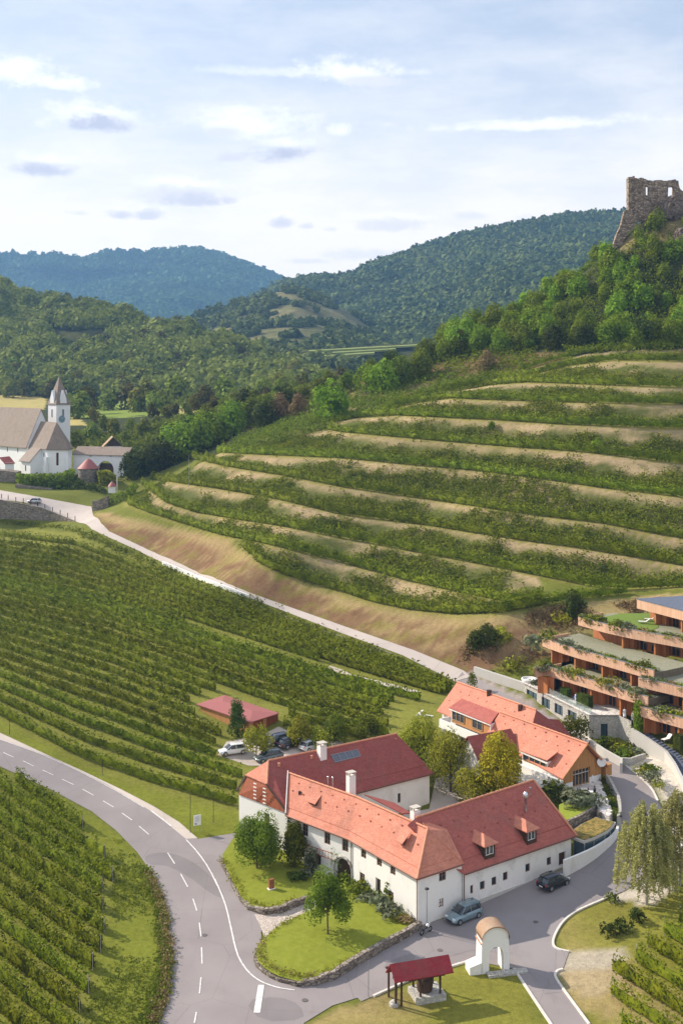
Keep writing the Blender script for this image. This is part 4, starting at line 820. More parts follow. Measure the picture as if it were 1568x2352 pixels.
# satellite dish
q = Pz(*z4([(1037, 625)])[0], 6.9); mb = MB(); Rm = 0.62
dishn = Vector((-.3, -.9, .3)).normalized(); t1 = dishn.orthogonal().normalized(); t2 = dishn.cross(t1)
rings = [[Vector(q) + (t1 * math.cos(a) + t2 * math.sin(a)) * Rm * k + dishn * (.16 * k * k) for a in [2 * math.pi * i / 16 for i in range(16)]] for k in (.02, .4, .75, 1)]
V_ = [p for r_ in rings for p in r_]; mb.add(V_, [(i * 16 + k, i * 16 + (k + 1) % 16, (i + 1) * 16 + (k + 1) % 16, (i + 1) * 16 + k) for i in range(3) for k in range(16)], 0, True)
mb.tube([Vector(q) + dishn * .02, Vector(q) + dishn * .6 - Vector((0, 0, .15))], .02, 5); mb.tube([Vector(q), Vector(q) + Vector((-.1, .5, -.9))], .035, 6)
dish = mb.build('satellite_dish', W['white']); tag(dish, 'white round satellite dish beside the board gable', 'satellite dish')

# upper-left long house
zu = 11.0
U1 = Pz(1049.5, 1567, zu); U2 = Pz(1231, 1631.5, zu); UE = Pz(1002.5, 1633, 7.2)
ud = (v2(U2) - v2(U1)).normalized(); un = Vector((-ud.y, ud.x)); un = un if un.y > 0 else -un
inn_house = empty('inn_house', (UE[0], UE[1], 5), 'sunlit house with pale coral roof, long red dormer and white balcony', 'house')
UE1 = Vector(UE); Lu = (v2(U2) - v2(U1)).length
hw = (v2(U1) - v2(UE)).dot(un); UE2 = UE1 + Vector((ud.x, ud.y, 0)) * (Lu + 2.4); UB1 = Vector(U1) + Vector((un.x, un.y, 0)) * hw; UB1.z = 7.2; UB2 = UB1 + Vector((ud.x, ud.y, 0)) * (Lu + 2.4)
U1v = Vector(U1); U2v = Vector(U2)
mb = MB(); mb.slab([UE1, UE2, U2v, U1v], [(0, 1, 2, 3)], .16); mb.slab([U1v, U2v, UB2, UB1], [(0, 1, 2, 3)], .16); snowdots(mb, UE1, UE2, U1v, U2v, (.4, .75), 2)
uroof = part('roof', mb, W['tile'], inn_house)
mb = MB(); mb.slab([UE2 + Vector((.02, 0, .02)), UB2 + Vector((.02, 0, .02)), U2v + Vector((.02, 0, .02))], [(0, 1, 2)], .16)
cg = Pz(*zb4([(1090, 430)])[0], 9.4); cgr = Pz(*zb4([(1120, 520)])[0], 7.3); mb.slab([lerp3(U2, UB2, .35), cg, cgr, tuple(UB2)], [(0, 1, 2, 3)], .14); child(uroof, inn_house, mb, 'shaded_hip', W['tile_dark'])  # hip tiled darker than the sunlit slopes: its shade is in the colour
ridge_tube(inn_house, uroof, U1, U2)
w1 = v2(UE1) + ud * .5 + un * .7; w2 = v2(UE2) + un * .7 - ud * .5; w3 = v2(UB2) - un * .6 - ud * .5; w4 = v2(UB1) - un * .6 + ud * .5
w1b, w2b = w1, w2
lo_ops = [(2.0, 3.6, 4.9, 6.3), (6.5, 8.2, 4.6, 6.3)]
mb = MB(); wall_edge(mb, w1, w2, 3.5, 7.1, []); wall_edge(mb, w2, w3, 3.5, 7, []); wall_edge(mb, w3, w4, 3.5, 7, []); wall_edge(mb, w4, w1, 3.5, 7.2, [])
g1, g2 = S_(w4, 7.1), S_(w1, 7.1); mb.slab([g1, g2, (U1v.x + ud.x * .5, U1v.y + ud.y * .5, 10.7)], [(0, 1, 2)], 0, down=Vector((ud.x, ud.y, 0)) * .2)
part('wall', mb, W['plaster'], inn_house)
plU = (tuple(UE1), tuple(UE2), U1, U2)
long_dormer(inn_house, uroof, plU, *zb4([(280, 340), (583, 462), (645, 380), (375, 277)]), 1.75, 'frame_w', 'wood_gab', [(.03, .34, 3), (.55, .80, 2)], 'tile_red')
# projecting lower storey with white balcony front
nf = -un; b0 = v2(Pz(*zb4([(205, 425)])[0], 7.0)); b1 = b0 + ud * 12.5
mb = MB(); mb.obox((b0.x, b0.y, 5.9), Vector((ud.x, ud.y, 0)) * 12.5, Vector((un.x, un.y, 0)) * .15, (0, 0, 1.15)); mb.obox((b0.x, b0.y, 5.75), Vector((ud.x, ud.y, 0)) * 12.5, Vector((un.x, un.y, 0)) * 2.2, (0, 0, .16))
mb.obox((b0.x, b0.y, 5.9), Vector((ud.x, ud.y, 0)) * .15, Vector((un.x, un.y, 0)) * 2.2, (0, 0, 1.15)); part('balcony', mb, W['white'], inn_house)
c0 = b0 + un * .5; c1 = c0 + ud * 12
mb = MB(); wall_edge(mb, c0, c1, 3.0, 5.74, [(1.2, 2.8, 4.0, 5.3), (4.6, 6.2, 3.6, 5.4)]); wall_edge(mb, c0 + un * 2, c0, 3.0, 5.74, []); part('lower_wall', mb, W['stone_lt'], inn_house)
for o in [(1.2, 2.8, 4.0, 5.3), (4.6, 6.2, 3.6, 5.4)]: window(inn_house, c0, c1, o, W['frame_t'], W['pane'], 2, 1)
for p, nm in ((zb4([(575, 245)])[0], 'chimney_cap'), (zb4([(805, 355)])[0], 'roof_hatch')):
    c, n = slope_pt(*plU, *p); mb = MB(); mb.box((c.x, c.y, c.z - .3), (.6, .5, 1.0), .9); child(uroof, inn_house, mb, 'chimney', W['wood_dk'])
# external stair / pergola at the left of the inn
a = v2(Pz(*zb4([(40, 365)])[0], 6.2)); mb = MB()
mb.obox((a.x, a.y, 4.2), Vector((b0.x - a.x, b0.y - a.y, 0)) if False else Vector((2.6, -1.2, 0)), Vector((.1, .3, 0)), (0, 0, 1.5)); mb.obox((a.x, a.y, 4.2), Vector((1.2, 2.4, 0)), Vector((.3, -.1, 0)), (0, 0, 1.5)); part('stair_parapet', mb, W['white'], inn_house)
# cross gable, shade of its visible slope put into darker roof tiles
X1 = Pz(*zb4([(415, 553)])[0], 9.0); X2 = Pz(*zb4([(735, 495)])[0], 9.0); xd = (v2(X1) - v2(X2)).normalized(); xn = Vector((-xd.y, xd.x)); xn = xn if xn.y < 0 else -xn
cross = empty('cross_gable_house', (X1[0], X1[1], 4), 'small white gabled house with dark red roof half hidden by trees', 'house')
x1 = Vector(X1); x2 = Vector(X2); hwx = 3.4
E1 = x1 + Vector((xn.x, xn.y, 0)) * hwx - Vector((0, 0, 3.2)); E2 = x2 + Vector((xn.x, xn.y, 0)) * hwx - Vector((0, 0, 3.2)); F1 = x1 - Vector((xn.x, xn.y, 0)) * hwx - Vector((0, 0, 3.2)); F2 = x2 - Vector((xn.x, xn.y, 0)) * hwx - Vector((0, 0, 3.2))
mb = MB(); mb.slab([E1, x1, x2, E2], [(0, 1, 2, 3)], .16); mb.slab([F1, F2, x2, x1], [(0, 1, 2, 3)], .16); part('roof', mb, W['tile_dark'], cross)
i1 = v2(E1) - xn * .3 - xd * .4; i2 = v2(F1) + xn * .3 - xd * .4; i3 = i2 - xd * 6.5; i4 = i1 - xd * 6.5
mb = MB(); mb.prism([i1, i2, i3, i4], 1.5, 5.85); mb.slab([S_(i1, 5.8), S_(i2, 5.8), (X1[0] - xd.x * .4, X1[1] - xd.y * .4, 8.75)], [(0, 1, 2)], 0, down=Vector((-xd.x, -xd.y, 0)) * .2); part('wall', mb, W['plaster'], cross)
# glazed lean-to in front of the tavern
mb = MB(); a = v2(CL_) - gdir * 2.6 + rdir * 2; mb.slab([(a.x, a.y, 4.3), (a.x + gdir.x * 2.5, a.y + gdir.y * 2.5, 4.8), (a.x + gdir.x * 2.5 + rdir.x * 8, a.y + gdir.y * 2.5 + rdir.y * 8, 4.8), (a.x + rdir.x * 8, a.y + rdir.y * 8, 4.3)], [(0, 1, 2, 3)], .15)
part('lean_to_roof', mb, W['concrete'], tavern)

# ================================================================== barn
bz = 6.0
K = [Pz(*p, bz) for p in zb6([(95, 212), (620, 390), (905, 300), (370, 122)])]
barn = empty('barn', (K[1][0], K[1][1], 3.5), 'low wooden barn with flat red roof among the vines', 'barn')
mc = lerp3(K[0], K[2], .5); mc = (mc[0], mc[1], bz + .45); m1 = lerp3(mc, lerp3(K[0], K[3], .5), .55); m2 = lerp3(mc, lerp3(K[1], K[2], .5), .55); m1 = (m1[0], m1[1], bz + .45); m2 = (m2[0], m2[1], bz + .45)
mb = MB(); mb.slab([K[0], K[1], m2, m1], [(0, 1, 2, 3)], .14); mb.slab([K[1], K[2], m2], [(0, 1, 2)], .14); mb.slab([K[2], K[3], m1, m2], [(0, 1, 2, 3)], .14); mb.slab([K[3], K[0], m1], [(0, 1, 2)], .14); part('roof', mb, W['metal_red'], barn)
ct = v2(mc); ins = [ct + (v2(k) - ct) * .90 for k in K]
mb = MB(); wall_edge(mb, ins[0], ins[1], 2.2, bz + .02, []); wall_edge(mb, ins[1], ins[2], 2.2, bz + .02, [(1, 3.2, 2.4, 5.6), (4, 6.6, 2.4, 5.6)]); wall_edge(mb, ins[2], ins[3], 3, bz, []); wall_edge(mb, ins[3], ins[0], 3, bz, [])
part('wall', mb, W['wood_gab'], barn)
mb = MB()
for o in (1, 4): mb.obox(frame_pts(ins[1], ins[2], o, 2.4, .12), (Vector(frame_pts(ins[1], ins[2], 2.2 if o == 1 else 2.6, 0)) - Vector(frame_pts(ins[1], ins[2], 0, 0))), Vector((.02, .05, 0)), (0, 0, 3.2))
part('door', mb, W['wood_red'], barn)

# ================================================================== church
YC = 412.0
def CP(px, py, Y): return PY(px, py, Y)
a_ = Vector((.7071, -.7071)); n_f = Vector((-.7071, -.7071))    # axis towards the choir, outward normal of the near side
N0 = Vector((-108.8, 410.0)); zg_c = 25.0
church = empty('church', (N0.x, N0.y, zg_c), 'white hill church with steep brown roofs and pointed tower', 'church')
def LC(t, s): q = N0 + a_ * t + n_f * s; return (q.x, q.y)
T0 = -34
mb = MB(); ch_ops = [op_c(LC(T0, 5.6), LC(0, 5.6), *p, .7, 2.4) for p in zb1([(72, 865), (174, 872)])]
wall_edge(mb, LC(T0, 5.6), LC(0, 5.6), zg_c - 1, 36, ch_ops); wall_edge(mb, LC(0, 5.6), LC(0, -5.6), zg_c - 1, 36, []); wall_edge(mb, LC(0, -5.6), LC(T0, -5.6), zg_c - 1, 36, [])
mb.slab([LC(0, 5.6) + (36,), LC(0, -5.6) + (36,), LC(0, 0) + (49.2,)], [(0, 1, 2)], 0, down=(-.4, .4, 0))
apse = [LC(0, 4.6), LC(12.0, 4.6), LC(17.2, -.6), LC(13.4, -4.6), LC(0, -4.6)]
for i in range(4): wall_edge(mb, apse[i], apse[i + 1], zg_c - 1, 35.6, [(9.3, 10.2, 29.5, 34)] if i == 0 else ([(3.2, 4.1, 29.5, 34)] if i == 1 else []), deep=.5)
part('wall', mb, W['plaster_church'], church)
for o in ch_ops: window(church, LC(T0, 5.6), LC(0, 5.6), o, W['frame'], W['pane'])
for i, o in ((0, (9.3, 10.2, 29.5, 34)), (1, (3.2, 4.1, 29.5, 34))): window(church, apse[i], apse[i + 1], o, W['wood_or'], W['pane'], deep=.4)
for i in (1, 2):
    mb = MB(); q = Vector(apse[i]); c = Vector(LC(11, 0)); o = (q - c).normalized(); p = q + o * .5; mb.box((p.x, p.y, zg_c - 1), (1.0, 1.4, 8.5), math.atan2(o.y, o.x)); part('buttress', mb, W['plaster_church'], church)
mb = MB()
def q3(t, s, z): return LC(t, s) + (z,)
mb.slab([q3(T0, 6.2, 35.3), q3(.3, 6.2, 35.3), q3(.3, 0, 49.3), q3(T0, 0, 49.3)], [(0, 1, 2, 3)], .3); mb.slab([q3(T0, -6.2, 35.3), q3(T0, 0, 49.3), q3(.3, 0, 49.3), q3(.3, -6.2, 35.3)], [(0, 1, 2, 3)], .3)
part('nave_roof', mb, W['tile_brown'], church)
zr_ = 44.6; ap = [q3(0, 5.1, 35.3), q3(12.2, 5.1, 35.3), q3(17.9, -.6, 35.3), q3(13.6, -5.1, 35.3), q3(0, -5.1, 35.3), q3(0, 0, zr_), q3(10.8, 0, zr_)]
mb = MB(); mb.slab(ap, [(0, 1, 6, 5), (1, 2, 6), (2, 3, 6), (3, 4, 5, 6)], .3); cr_ = part('choir_roof', mb, W['tile_brown'], church)
# sacristy annex
an = [LC(1.5, 4.6), LC(1.5, 8.9), LC(8.2, 8.9), LC(8.2, 4.6)]
mb = MB(); wall_edge(mb, an[0], an[1], zg_c - 1.5, 31.3, []); wall_edge(mb, an[1], an[2], zg_c - 1.5, 31.3, [(3.0, 3.8, 27.4, 29.4)]); wall_edge(mb, an[2], an[3], zg_c - 1.5, 31.3, [(2.2, 2.9, 25.2, 27)])
mb.slab([an[2] + (31.3,), an[3] + (31.3,), an[3] + (35.2,)], [(0, 1, 2)], 0, down=(-.2, .2, 0)); mb.slab([an[1] + (31.3,), an[0] + (31.3,), an[0] + (35.2,)], [(0, 1, 2)], 0, down=(.2, -.2, 0)); part('annex_wall', mb, W['plaster_church'], church)
window(church, an[1], an[2], (3.0, 3.8, 27.4, 29.4), W['frame'], W['pane']); window(church, an[2], an[3], (2.2, 2.9, 25.2, 27), W['frame'], W['pane'])
mb = MB(); mb.slab([q3(1.1, 9.5, 30.9), q3(8.6, 9.5, 30.9), q3(8.6, 4.9, 35.6), q3(1.1, 4.9, 35.6)], [(0, 1, 2, 3)], .25); part('annex_roof', mb, W['tile_brown'], church)
pc = PY(*zb1([(70, 1020)])[0], 398); mb = MB(); mb.box((pc[0], pc[1], zg_c - 1), (3.4, 3.4, 6.6), -.785); part('stair_turret', mb, W['plaster_church'], church)
mb = MB(); mb.slab([(pc[0] - 2.8, pc[1], zg_c + 7.4), (pc[0], pc[1] - 2.8, zg_c + 5.4), (pc[0] + 2.8, pc[1], zg_c + 5.4), (pc[0], pc[1] + 2.8, zg_c + 7.6)], [(0, 1, 2, 3)], .2); part('turret_roof', mb, W['tile_dark'], church)
# tower
YT = 420; cxT, cyT = (129.5 - CX) / F * YT, YT + 4.1; hs = 4.15; zt = H - 58 / 2600 * YT
TC = [(cxT - hs, cyT), (cxT, cyT - hs), (cxT + hs, cyT), (cxT, cyT + hs)]
mb = MB(); to = [(2.4, 3.3, zt - 5.0, zt - 2.0)]
for i in range(4): wall_edge(mb, TC[i], TC[(i + 1) % 4], zg_c - 2, zt, to, deep=.5)
tw = part('tower', mb, W['plaster_church'], church)
for i in (0, 1): window(church, TC[i], TC[i + 1], to[0], W['frame'], W['grey'])
ap_z = H - (863 - HY) / F * YT
mb = MB(); e_ = .35; TE = [(cxT - hs - e_, cyT, zt - .1), (cxT, cyT - hs - e_, zt - .1), (cxT + hs + e_, cyT, zt - .1), (cxT, cyT + hs + e_, zt - .1)]; apx = (cxT, cyT, ap_z)
mb.slab(TE + [apx], [(0, 1, 4), (1, 2, 4), (2, 3, 4), (3, 0, 4)], .15); part('spire', mb, W['tile_brown'], church)
mb = MB()
for i in range(4):
    A = Vector(TC[i]); B = Vector(TC[(i + 1) % 4]); d = (B - A).normalized(); o = Vector((d.y, -d.x)); c = (A + B) / 2; w = 1.45
    mb.slab([(c.x - d.x * w + o.x * .12, c.y - d.y * w + o.y * .12, zt), (c.x + d.x * w + o.x * .12, c.y + d.y * w + o.y * .12, zt), (c.x + d.x * w * .8 + o.x * .12, c.y + d.y * w * .8 + o.y * .12, zt + 2.2), (c.x + o.x * .12, c.y + o.y * .12, zt + 5.2), (c.x - d.x * w * .8 + o.x * .12, c.y - d.y * w * .8 + o.y * .12, zt + 2.2)], [(0, 1, 2, 3, 4)], 0, down=(-o.x * 2.4, -o.y * 2.4, 0))
part('spire_gable', mb, W['plaster_church'], church)
A, B = TC[1], TC[2]; s, z = on_edge(A, B, *zb1([(606, 578)])[0]); c = Vector(frame_pts(A, B, s, z, -.1)); d = (Vector(B) - Vector(A)).normalized(); o = Vector((d.y, -d.x, 0)); d = Vector((d.x, d.y, 0))
mb = MB(); P_ = [c + (d * math.cos(q) + Vector((0, 0, 1)) * math.sin(q)) * 1.35 for q in [2 * math.pi * k / 24 for k in range(24)]]; mb.slab(P_, [tuple(range(24))], 0, down=-o * .15); ck = part('clock', mb, W['clock'], church)
mb = MB(); c2 = c + o * .03
for ang, ln, w in ((100, .8, .14), (40, 1.15, .10)):
    u_ = d * math.cos(R(ang)) + Vector((0, 0, 1)) * math.sin(R(ang)); v_ = o.cross(u_); mb.obox(c2 - v_ * w / 2, u_ * ln, v_ * w, o * .05)
for k in range(12): q = 2 * math.pi * k / 12; u_ = d * math.cos(q) + Vector((0, 0, 1)) * math.sin(q); v_ = o.cross(u_); mb.obox(c2 + u_ * 1.02 - v_ * .06, u_ * .22, v_ * .12, o * .03)
child(ck, church, mb, 'clock_hands', W['marking'])
# arcade wall with long roof
A = PY(*zb1([(722, 1060)])[0], 405); B = PY(*zb1([(1240, 1075)])[0], 398)
zA = H - (zb1([(0, 925)])[0][1] - HY) / F * 402
arcade = empty('arcade_building', A[:2] + (zg_c,), 'long white churchyard building with dark roof and round archway', 'building')
mb = MB(); arch_o = (17.2, 20.6, zg_c - 2, 30.3 - 1.2)
LnA = (v2(B) - v2(A)).length; sA, zz = on_edge(A, B, *zb1([(1035, 1060)])[0]); arch_o = (sA - 3.2, sA + 3.2, zg_c - 3, zz + 2.6); tiny = [op_c(A, B, *p, .7, .7) for p in zb1([(888, 938), (1085, 938)])]
wall_edge(mb, A, B, zg_c - 3, zA, [arch_o] + tiny, deep=1.2); nA = edge_n(A, B)
mb.obox(frame_pts(A, B, LnA, zg_c - 3, 0), Vector((nA[0], nA[1], 0)) * 7, Vector((-1, .2, 0)) * .3, (0, 0, zA - zg_c + 3))
part('wall', mb, W['plaster_church'], arcade)
mb = MB(); c_ = (sA, arch_o[3] - 3.2)
arc = [(c_[0] + 3.2 * math.cos(q), c_[1] + 3.2 * math.sin(q)) for q in [math.pi * k / 16 for k in range(17)]]
for i in range(16):
    cx_ = c_[0] + (3.2 if i < 8 else -3.2); mb.slab([frame_pts(A, B, *arc[i], .02), frame_pts(A, B, *arc[i + 1], .02), frame_pts(A, B, cx_, arch_o[3] + .01, .02)], [(0, 1, 2)], 0, down=Vector((nA[0], nA[1], 0)) * 1.1)
part('arch_infill', mb, W['plaster_church'], arcade)
mb = MB(); mb.obox(frame_pts(A, B, sA - 3.4, zg_c - 3, 1.3), Vector(B) * 0 + (Vector(frame_pts(A, B, 6.8, 0)) - Vector(frame_pts(A, B, 0, 0))), Vector((nA[0], nA[1], 0)) * .2, (0, 0, 8)); part('gate_door', mb, W['wood_dk'], arcade)
mb = MB(); mb.slab([frame_pts(A, B, -.5, zA - .1, -.5), frame_pts(A, B, LnA + .5, zA - .1, -.5), frame_pts(A, B, LnA + .3, zA + 2.6, 3.5), frame_pts(A, B, -.5, zA + 2.6, 3.5)], [(0, 1, 2, 3)], .2)
mb.slab([frame_pts(A, B, -.5, zA + 2.6, 3.5), frame_pts(A, B, LnA + .3, zA + 2.6, 3.5), frame_pts(A, B, LnA + .5, zA, 7.5), frame_pts(A, B, -.5, zA, 7.5)], [(0, 1, 2, 3)], .2); part('roof', mb, W['tile_brown'], arcade)
# small house behind
A = PY(*zb1([(1030, 885)])[0], 428); cot = empty('cottage', A, 'tiny white cottage with orange roof and dark gable behind the arcade', 'house')
w_, l_ = 4.4, 6; mb = MB(); f_ = [(A[0], A[1]), (A[0] + 6.3, A[1] + 1.5), (A[0] + 4.5, A[1] + 8), (A[0] - 2, A[1] + 6.5)]; mb.prism(f_, A[2] - 3, A[2] + 1.6); part('wall', mb, W['plaster_church'], cot)
m_ = lerp3(f_[0] + (0,), f_[1] + (0,), .5); mz = A[2] + 5.2; m2_ = (m_[0] - 2.2, m_[1] + 6.8, mz); m_ = (m_[0] - .2, m_[1] - .6, mz); l1 = (f_[0][0] - .7, f_[0][1] - .9, A[2] + 1.3); l2 = (f_[3][0] - .7, f_[3][1], A[2] + 1.3); r1 = (f_[1][0] + .6, f_[1][1] - .5, A[2] + 1.3); r2 = (f_[2][0] + .6, f_[2][1], A[2] + 1.3)
mb = MB(); mb.slab([l1, m_, m2_, l2], [(0, 1, 2, 3)], .2); mb.slab([m_, r1, r2, m2_], [(0, 1, 2, 3)], .2); part('roof', mb, W['tile_old'], cot)
mb = MB(); mb.slab([f_[0] + (A[2] + 1.5,), f_[1] + (A[2] + 1.5,), (m_[0], m_[1] + .5, mz - .3)], [(0, 1, 2)], 0, down=(0, .2, 0)); part('gable', mb, W['wood_dk'], cot)
# round wall tower
q = PY(*zb1([(866, 1100)])[0], 388); twr = empty('round_tower', (q[0], q[1], 20), 'stubby round stone tower with red cone roof below the church', 'tower')
zt2 = H - (zb1([(0, 1065)])[0][1] - HY) / F * 385; mb = MB(); mb.lathe((q[0], q[1], 14), [(3.9, 0), (3.6, 5), (3.4, zt2 - 14)], 24); part('wall', mb, W['stone'], twr)
mb = MB(); mb.lathe((q[0], q[1], zt2 - .1), [(3.8, 0), (2.5, 1.3), (1.1, 2.8), (.05, 3.4)], 24); part('roof', mb, W['metal_red'], twr)

# ================================================================== castle ruin
def wall_poly(pts2, holes, m3, thick, mat, name, root):   # outline in picture units -> real wall of given thickness
    allp = [Vector(p) for p in pts2] + [Vector(p) for h in holes for p in h]
    fl = [list(range(len(pts2)))]; k = len(pts2)
    for h in holes: fl.append(list(range(k, k + len(h)))); k += len(h)
    r = geometry.delaunay_2d_cdt(allp, [], fl, 0, 1e-3); P = [m3(p) for p in r[0]]; fs = []
    for f in r[2]:
        c = sum((r[0][i] for i in f), Vector((0, 0))) / len(f)
        if inpoly([c.x], [c.y], pts2)[0] and not any(inpoly([c.x], [c.y], h)[0] for h in holes): fs.append(tuple(f))
    mb = MB(); mb.slab(P, fs, 0, down=thick); return part(name, mb, mat, root)
YR = 395; jr = random.Random(5)
def jag(pts, a=1.2, n=3):
    o = []
    for i in range(len(pts)):
        p, q = pts[i], pts[(i + 1) % len(pts)]
        for k in range(n): o.append((p[0] + (q[0] - p[0]) * k / n + (jr.uniform(-a, a) if k else 0), p[1] + (q[1] - p[1]) * k / n + (jr.uniform(-a, a) if k else 0)))
    return o
ruin = empty('castle_ruin', PY(1500, 520, YR), 'roofless castle ruin wall with two sky-lit windows on the hilltop', 'castle ruin')
w0 = zb2([(800, 240), (850, 228), (862, 262), (980, 260), (1040, 284), (1150, 292), (1330, 300), (1420, 285), (1500, 295), (1535, 430), (1600, 470), (1700, 560), (1700, 900), (960, 900), (800, 840), (760, 740), (765, 600), (775, 380)])
hl = [zb2([(1022, 388), (1056, 388), (1056, 512), (1022, 512)]), zb2([(1352, 392), (1420, 392), (1414, 560), (1346, 560)])]
wall_poly(jag(w0, 1.5, 5), hl, lambda p: PY(p.x, p.y, YR), (0, 1.1, 0), W['ruin'], 'wall', ruin)
w1_ = zb2([(800, 240), (800, 770), (765, 770), (765, 600), (778, 380)])
wall_poly(zb2([(710, 740), (775, 720), (860, 770), (960, 800), (930, 880), (830, 990), (760, 1060), (690, 1230), (655, 1250), (550, 1320), (545, 1240), (590, 1100), (655, 955)]), [], lambda p: PY(p.x, p.y, YR - 3), (0, 2.2, 0), W['ruin'], 'buttress_wall', ruin)
mb = MB(); A = Vector(PY(w1_[0][0], w1_[0][1] + 2, YR)); B = Vector(PY(w1_[1][0], w1_[1][1], YR)); mb.obox(B - Vector((1.1, 1.2, 0)), Vector((1.1, 0, 0)), Vector((0, 3.0, 0)), (0, 0, (A - B).z)); part('corner_pier', mb, W['ruin'], ruin)
def rock(name, pts, Y, dep, root, seed, mat='rock'):
    rr = random.Random(seed); mb = MB(); f = [PY(*p, Y) for p in pts]; c = sum((Vector(p) for p in f), Vector()) / len(f)
    bm = bmesh.new(); 
    for p in f:
        bm.verts.new(p)
        for k in (.85, .55): q = c + (Vector(p) - c) * k; bm.verts.new((q.x, q.y - dep * (1.15 - k) + rr.uniform(-.5, .5), q.z)); bm.verts.new((q.x, q.y + dep * .8, q.z))
    bmesh.ops.convex_hull(bm, input=bm.verts); lone = [v for v in bm.verts if not v.link_faces]; bmesh.ops.delete(bm, geom=lone, context='VERTS')
    bmesh.ops.triangulate(bm, faces=bm.faces); bmesh.ops.subdivide_edges(bm, edges=bm.edges, cuts=3, use_grid_fill=True)
    for v in bm.verts: v.co += Vector((rr.uniform(-1, 1), rr.uniform(-1, 1), rr.uniform(-1, 1))) * .35
    me = bpy.data.meshes.new(name); bm.to_mesh(me); bm.free(); me.materials.append(W[mat]); o = bpy.data.objects.new(name, me); link(o); o.parent = root; o.matrix_parent_inverse = Mroot(root).inverted(); return o
rock('rock_base', zb2([(1240, 760), (1262, 600), (1300, 555), (1420, 570), (1500, 480), (1640, 520), (1700, 900), (1500, 1050), (1420, 950), (1240, 880)]), YR - 5, 4, ruin, 2)
cl = empty('rock_outcrop', PY(1535, 640, 375), 'grey rock outcrop in the trees under the ruin', 'rock'); rock('rock_face', zb2([(1440, 1100), (1500, 1000), (1640, 960), (1700, 1300), (1500, 1290)]), 378, 4, cl, 9)
# ------------------------------------------------------------------ foliage kit
def leafquads(C_, Nn, size, rng, asp=.62):
    n = len(C_); Nn = Nn + rng.normal(0, .45, (n, 3)); Nn /= np.linalg.norm(Nn, axis=1)[:, None] + 1e-9
    t = np.cross(Nn, rng.normal(0, 1, (n, 3))); t /= np.linalg.norm(t, axis=1)[:, None] + 1e-9; b = np.cross(Nn, t)
    s = (np.broadcast_to(size, (n,)) * rng.uniform(.6, 1.35, n))[:, None]
    V = np.stack([C_ + t * s, C_ + b * s * asp, C_ - t * s, C_ - b * s * asp], 1).reshape(-1, 3)
    return V, np.arange(4 * n).reshape(n, 4)
def crown_pts(rx, rz, zc, n, rng, lobes=14, lr=.42, sq=1.0, hollow=.72):
    d = rng.normal(0, 1, (lobes, 3)); d /= np.linalg.norm(d, axis=1)[:, None]; d[:, 2] = np.abs(d[:, 2]) * 1.2 - .45
    c = d * rng.uniform(.45, .85, lobes)[:, None] * np.array([rx, rx, rz]) * (1 - lr * .45); r = rng.uniform(.7, 1.25, lobes) * lr * (rx + rz) / 2
    k = rng.randint(0, lobes, n); e = rng.normal(0, 1, (n, 3)); e /= np.linalg.norm(e, axis=1)[:, None]; e[:, 2] = np.where(rng.rand(n) < .35, np.abs(e[:, 2]), e[:, 2])
    rad = r[k] * rng.uniform(hollow, 1.06, n); P = c[k] + e * rad[:, None] * np.array([1, 1, sq]); P[:, :2] *= rx * 1.03 / np.percentile(np.hypot(P[:, 0], P[:, 1]), 96); lo, hi = np.percentile(P[:, 2], [2, 98]); P[:, 2] = (P[:, 2] - (lo + hi) / 2) * 2 * rz * 1.04 / (hi - lo); P[:, 2] += zc
    return P, e
def crown_mesh(name, rx, rz, zc, n, size, mat, seed, parent=None, **k):
    rng = np.random.RandomState(seed); P, e = crown_pts(rx, rz, zc, n, rng, **k); V, Fq = leafquads(P, e, size, rng); return npmesh(name, V, Fq, W[mat], parent)
def trunk_mesh(name, h, r, rx, seed, mat='trunk', limbs=6, parent=None, z_l=.45):
    rr = random.Random(seed); mb = MB(); mb.tube([(0, 0, -.4), (0, 0, .15), (rr.uniform(-.1, .1), rr.uniform(-.1, .1), h * .5), (rr.uniform(-.2, .2), rr.uniform(-.2, .2), h)], [r * 1.5, r, r * .75, r * .3], 8)
    for i in range(limbs):
        a = 2 * math.pi * i / limbs + rr.uniform(-.4, .4); z = h * rr.uniform(z_l, .85); q = rx * rr.uniform(.4, .75)
        mb.tube([(0, 0, z), (math.cos(a) * q * .5, math.sin(a) * q * .5, z + q * .35), (math.cos(a) * q, math.sin(a) * q, z + q * .6)], [r * .5, r * .3, r * .12], 5)
    return mb.build(name, W[mat], parent)
def tree(kind, loc, h, rx, label, n=2500, size=.28, mat='leaf', seed=1, group=None, bare=.28, cat='tree', rzf=None, trunkr=None, tmat='trunk', **k):
    r = empty(kind, loc, label, cat, group); zc = h * (bare + (1 - bare) / 2); rz = rzf or h * (1 - bare) / 2
    cr = crown_mesh('crown', rx, rz, zc, n, size, mat, seed, None, **k); cr.parent = r
    t = trunk_mesh('trunk', h * .85, trunkr or max(.07, h * .022), rx, seed, tmat); t.parent = r; return r
def copy_tree(src, loc, rz, s, label=None, group=None):
    c = src.copy(); COL.objects.link(c); c.location = loc; c.rotation_euler = (0, 0, rz); c.scale = s if hasattr(s, '__len__') else (s, s, s)
    if label: c['label'] = label
    if group: c['group'] = group
    for ch in list(src.children):
        d = ch.copy(); COL.objects.link(d); d.parent = c
    return c
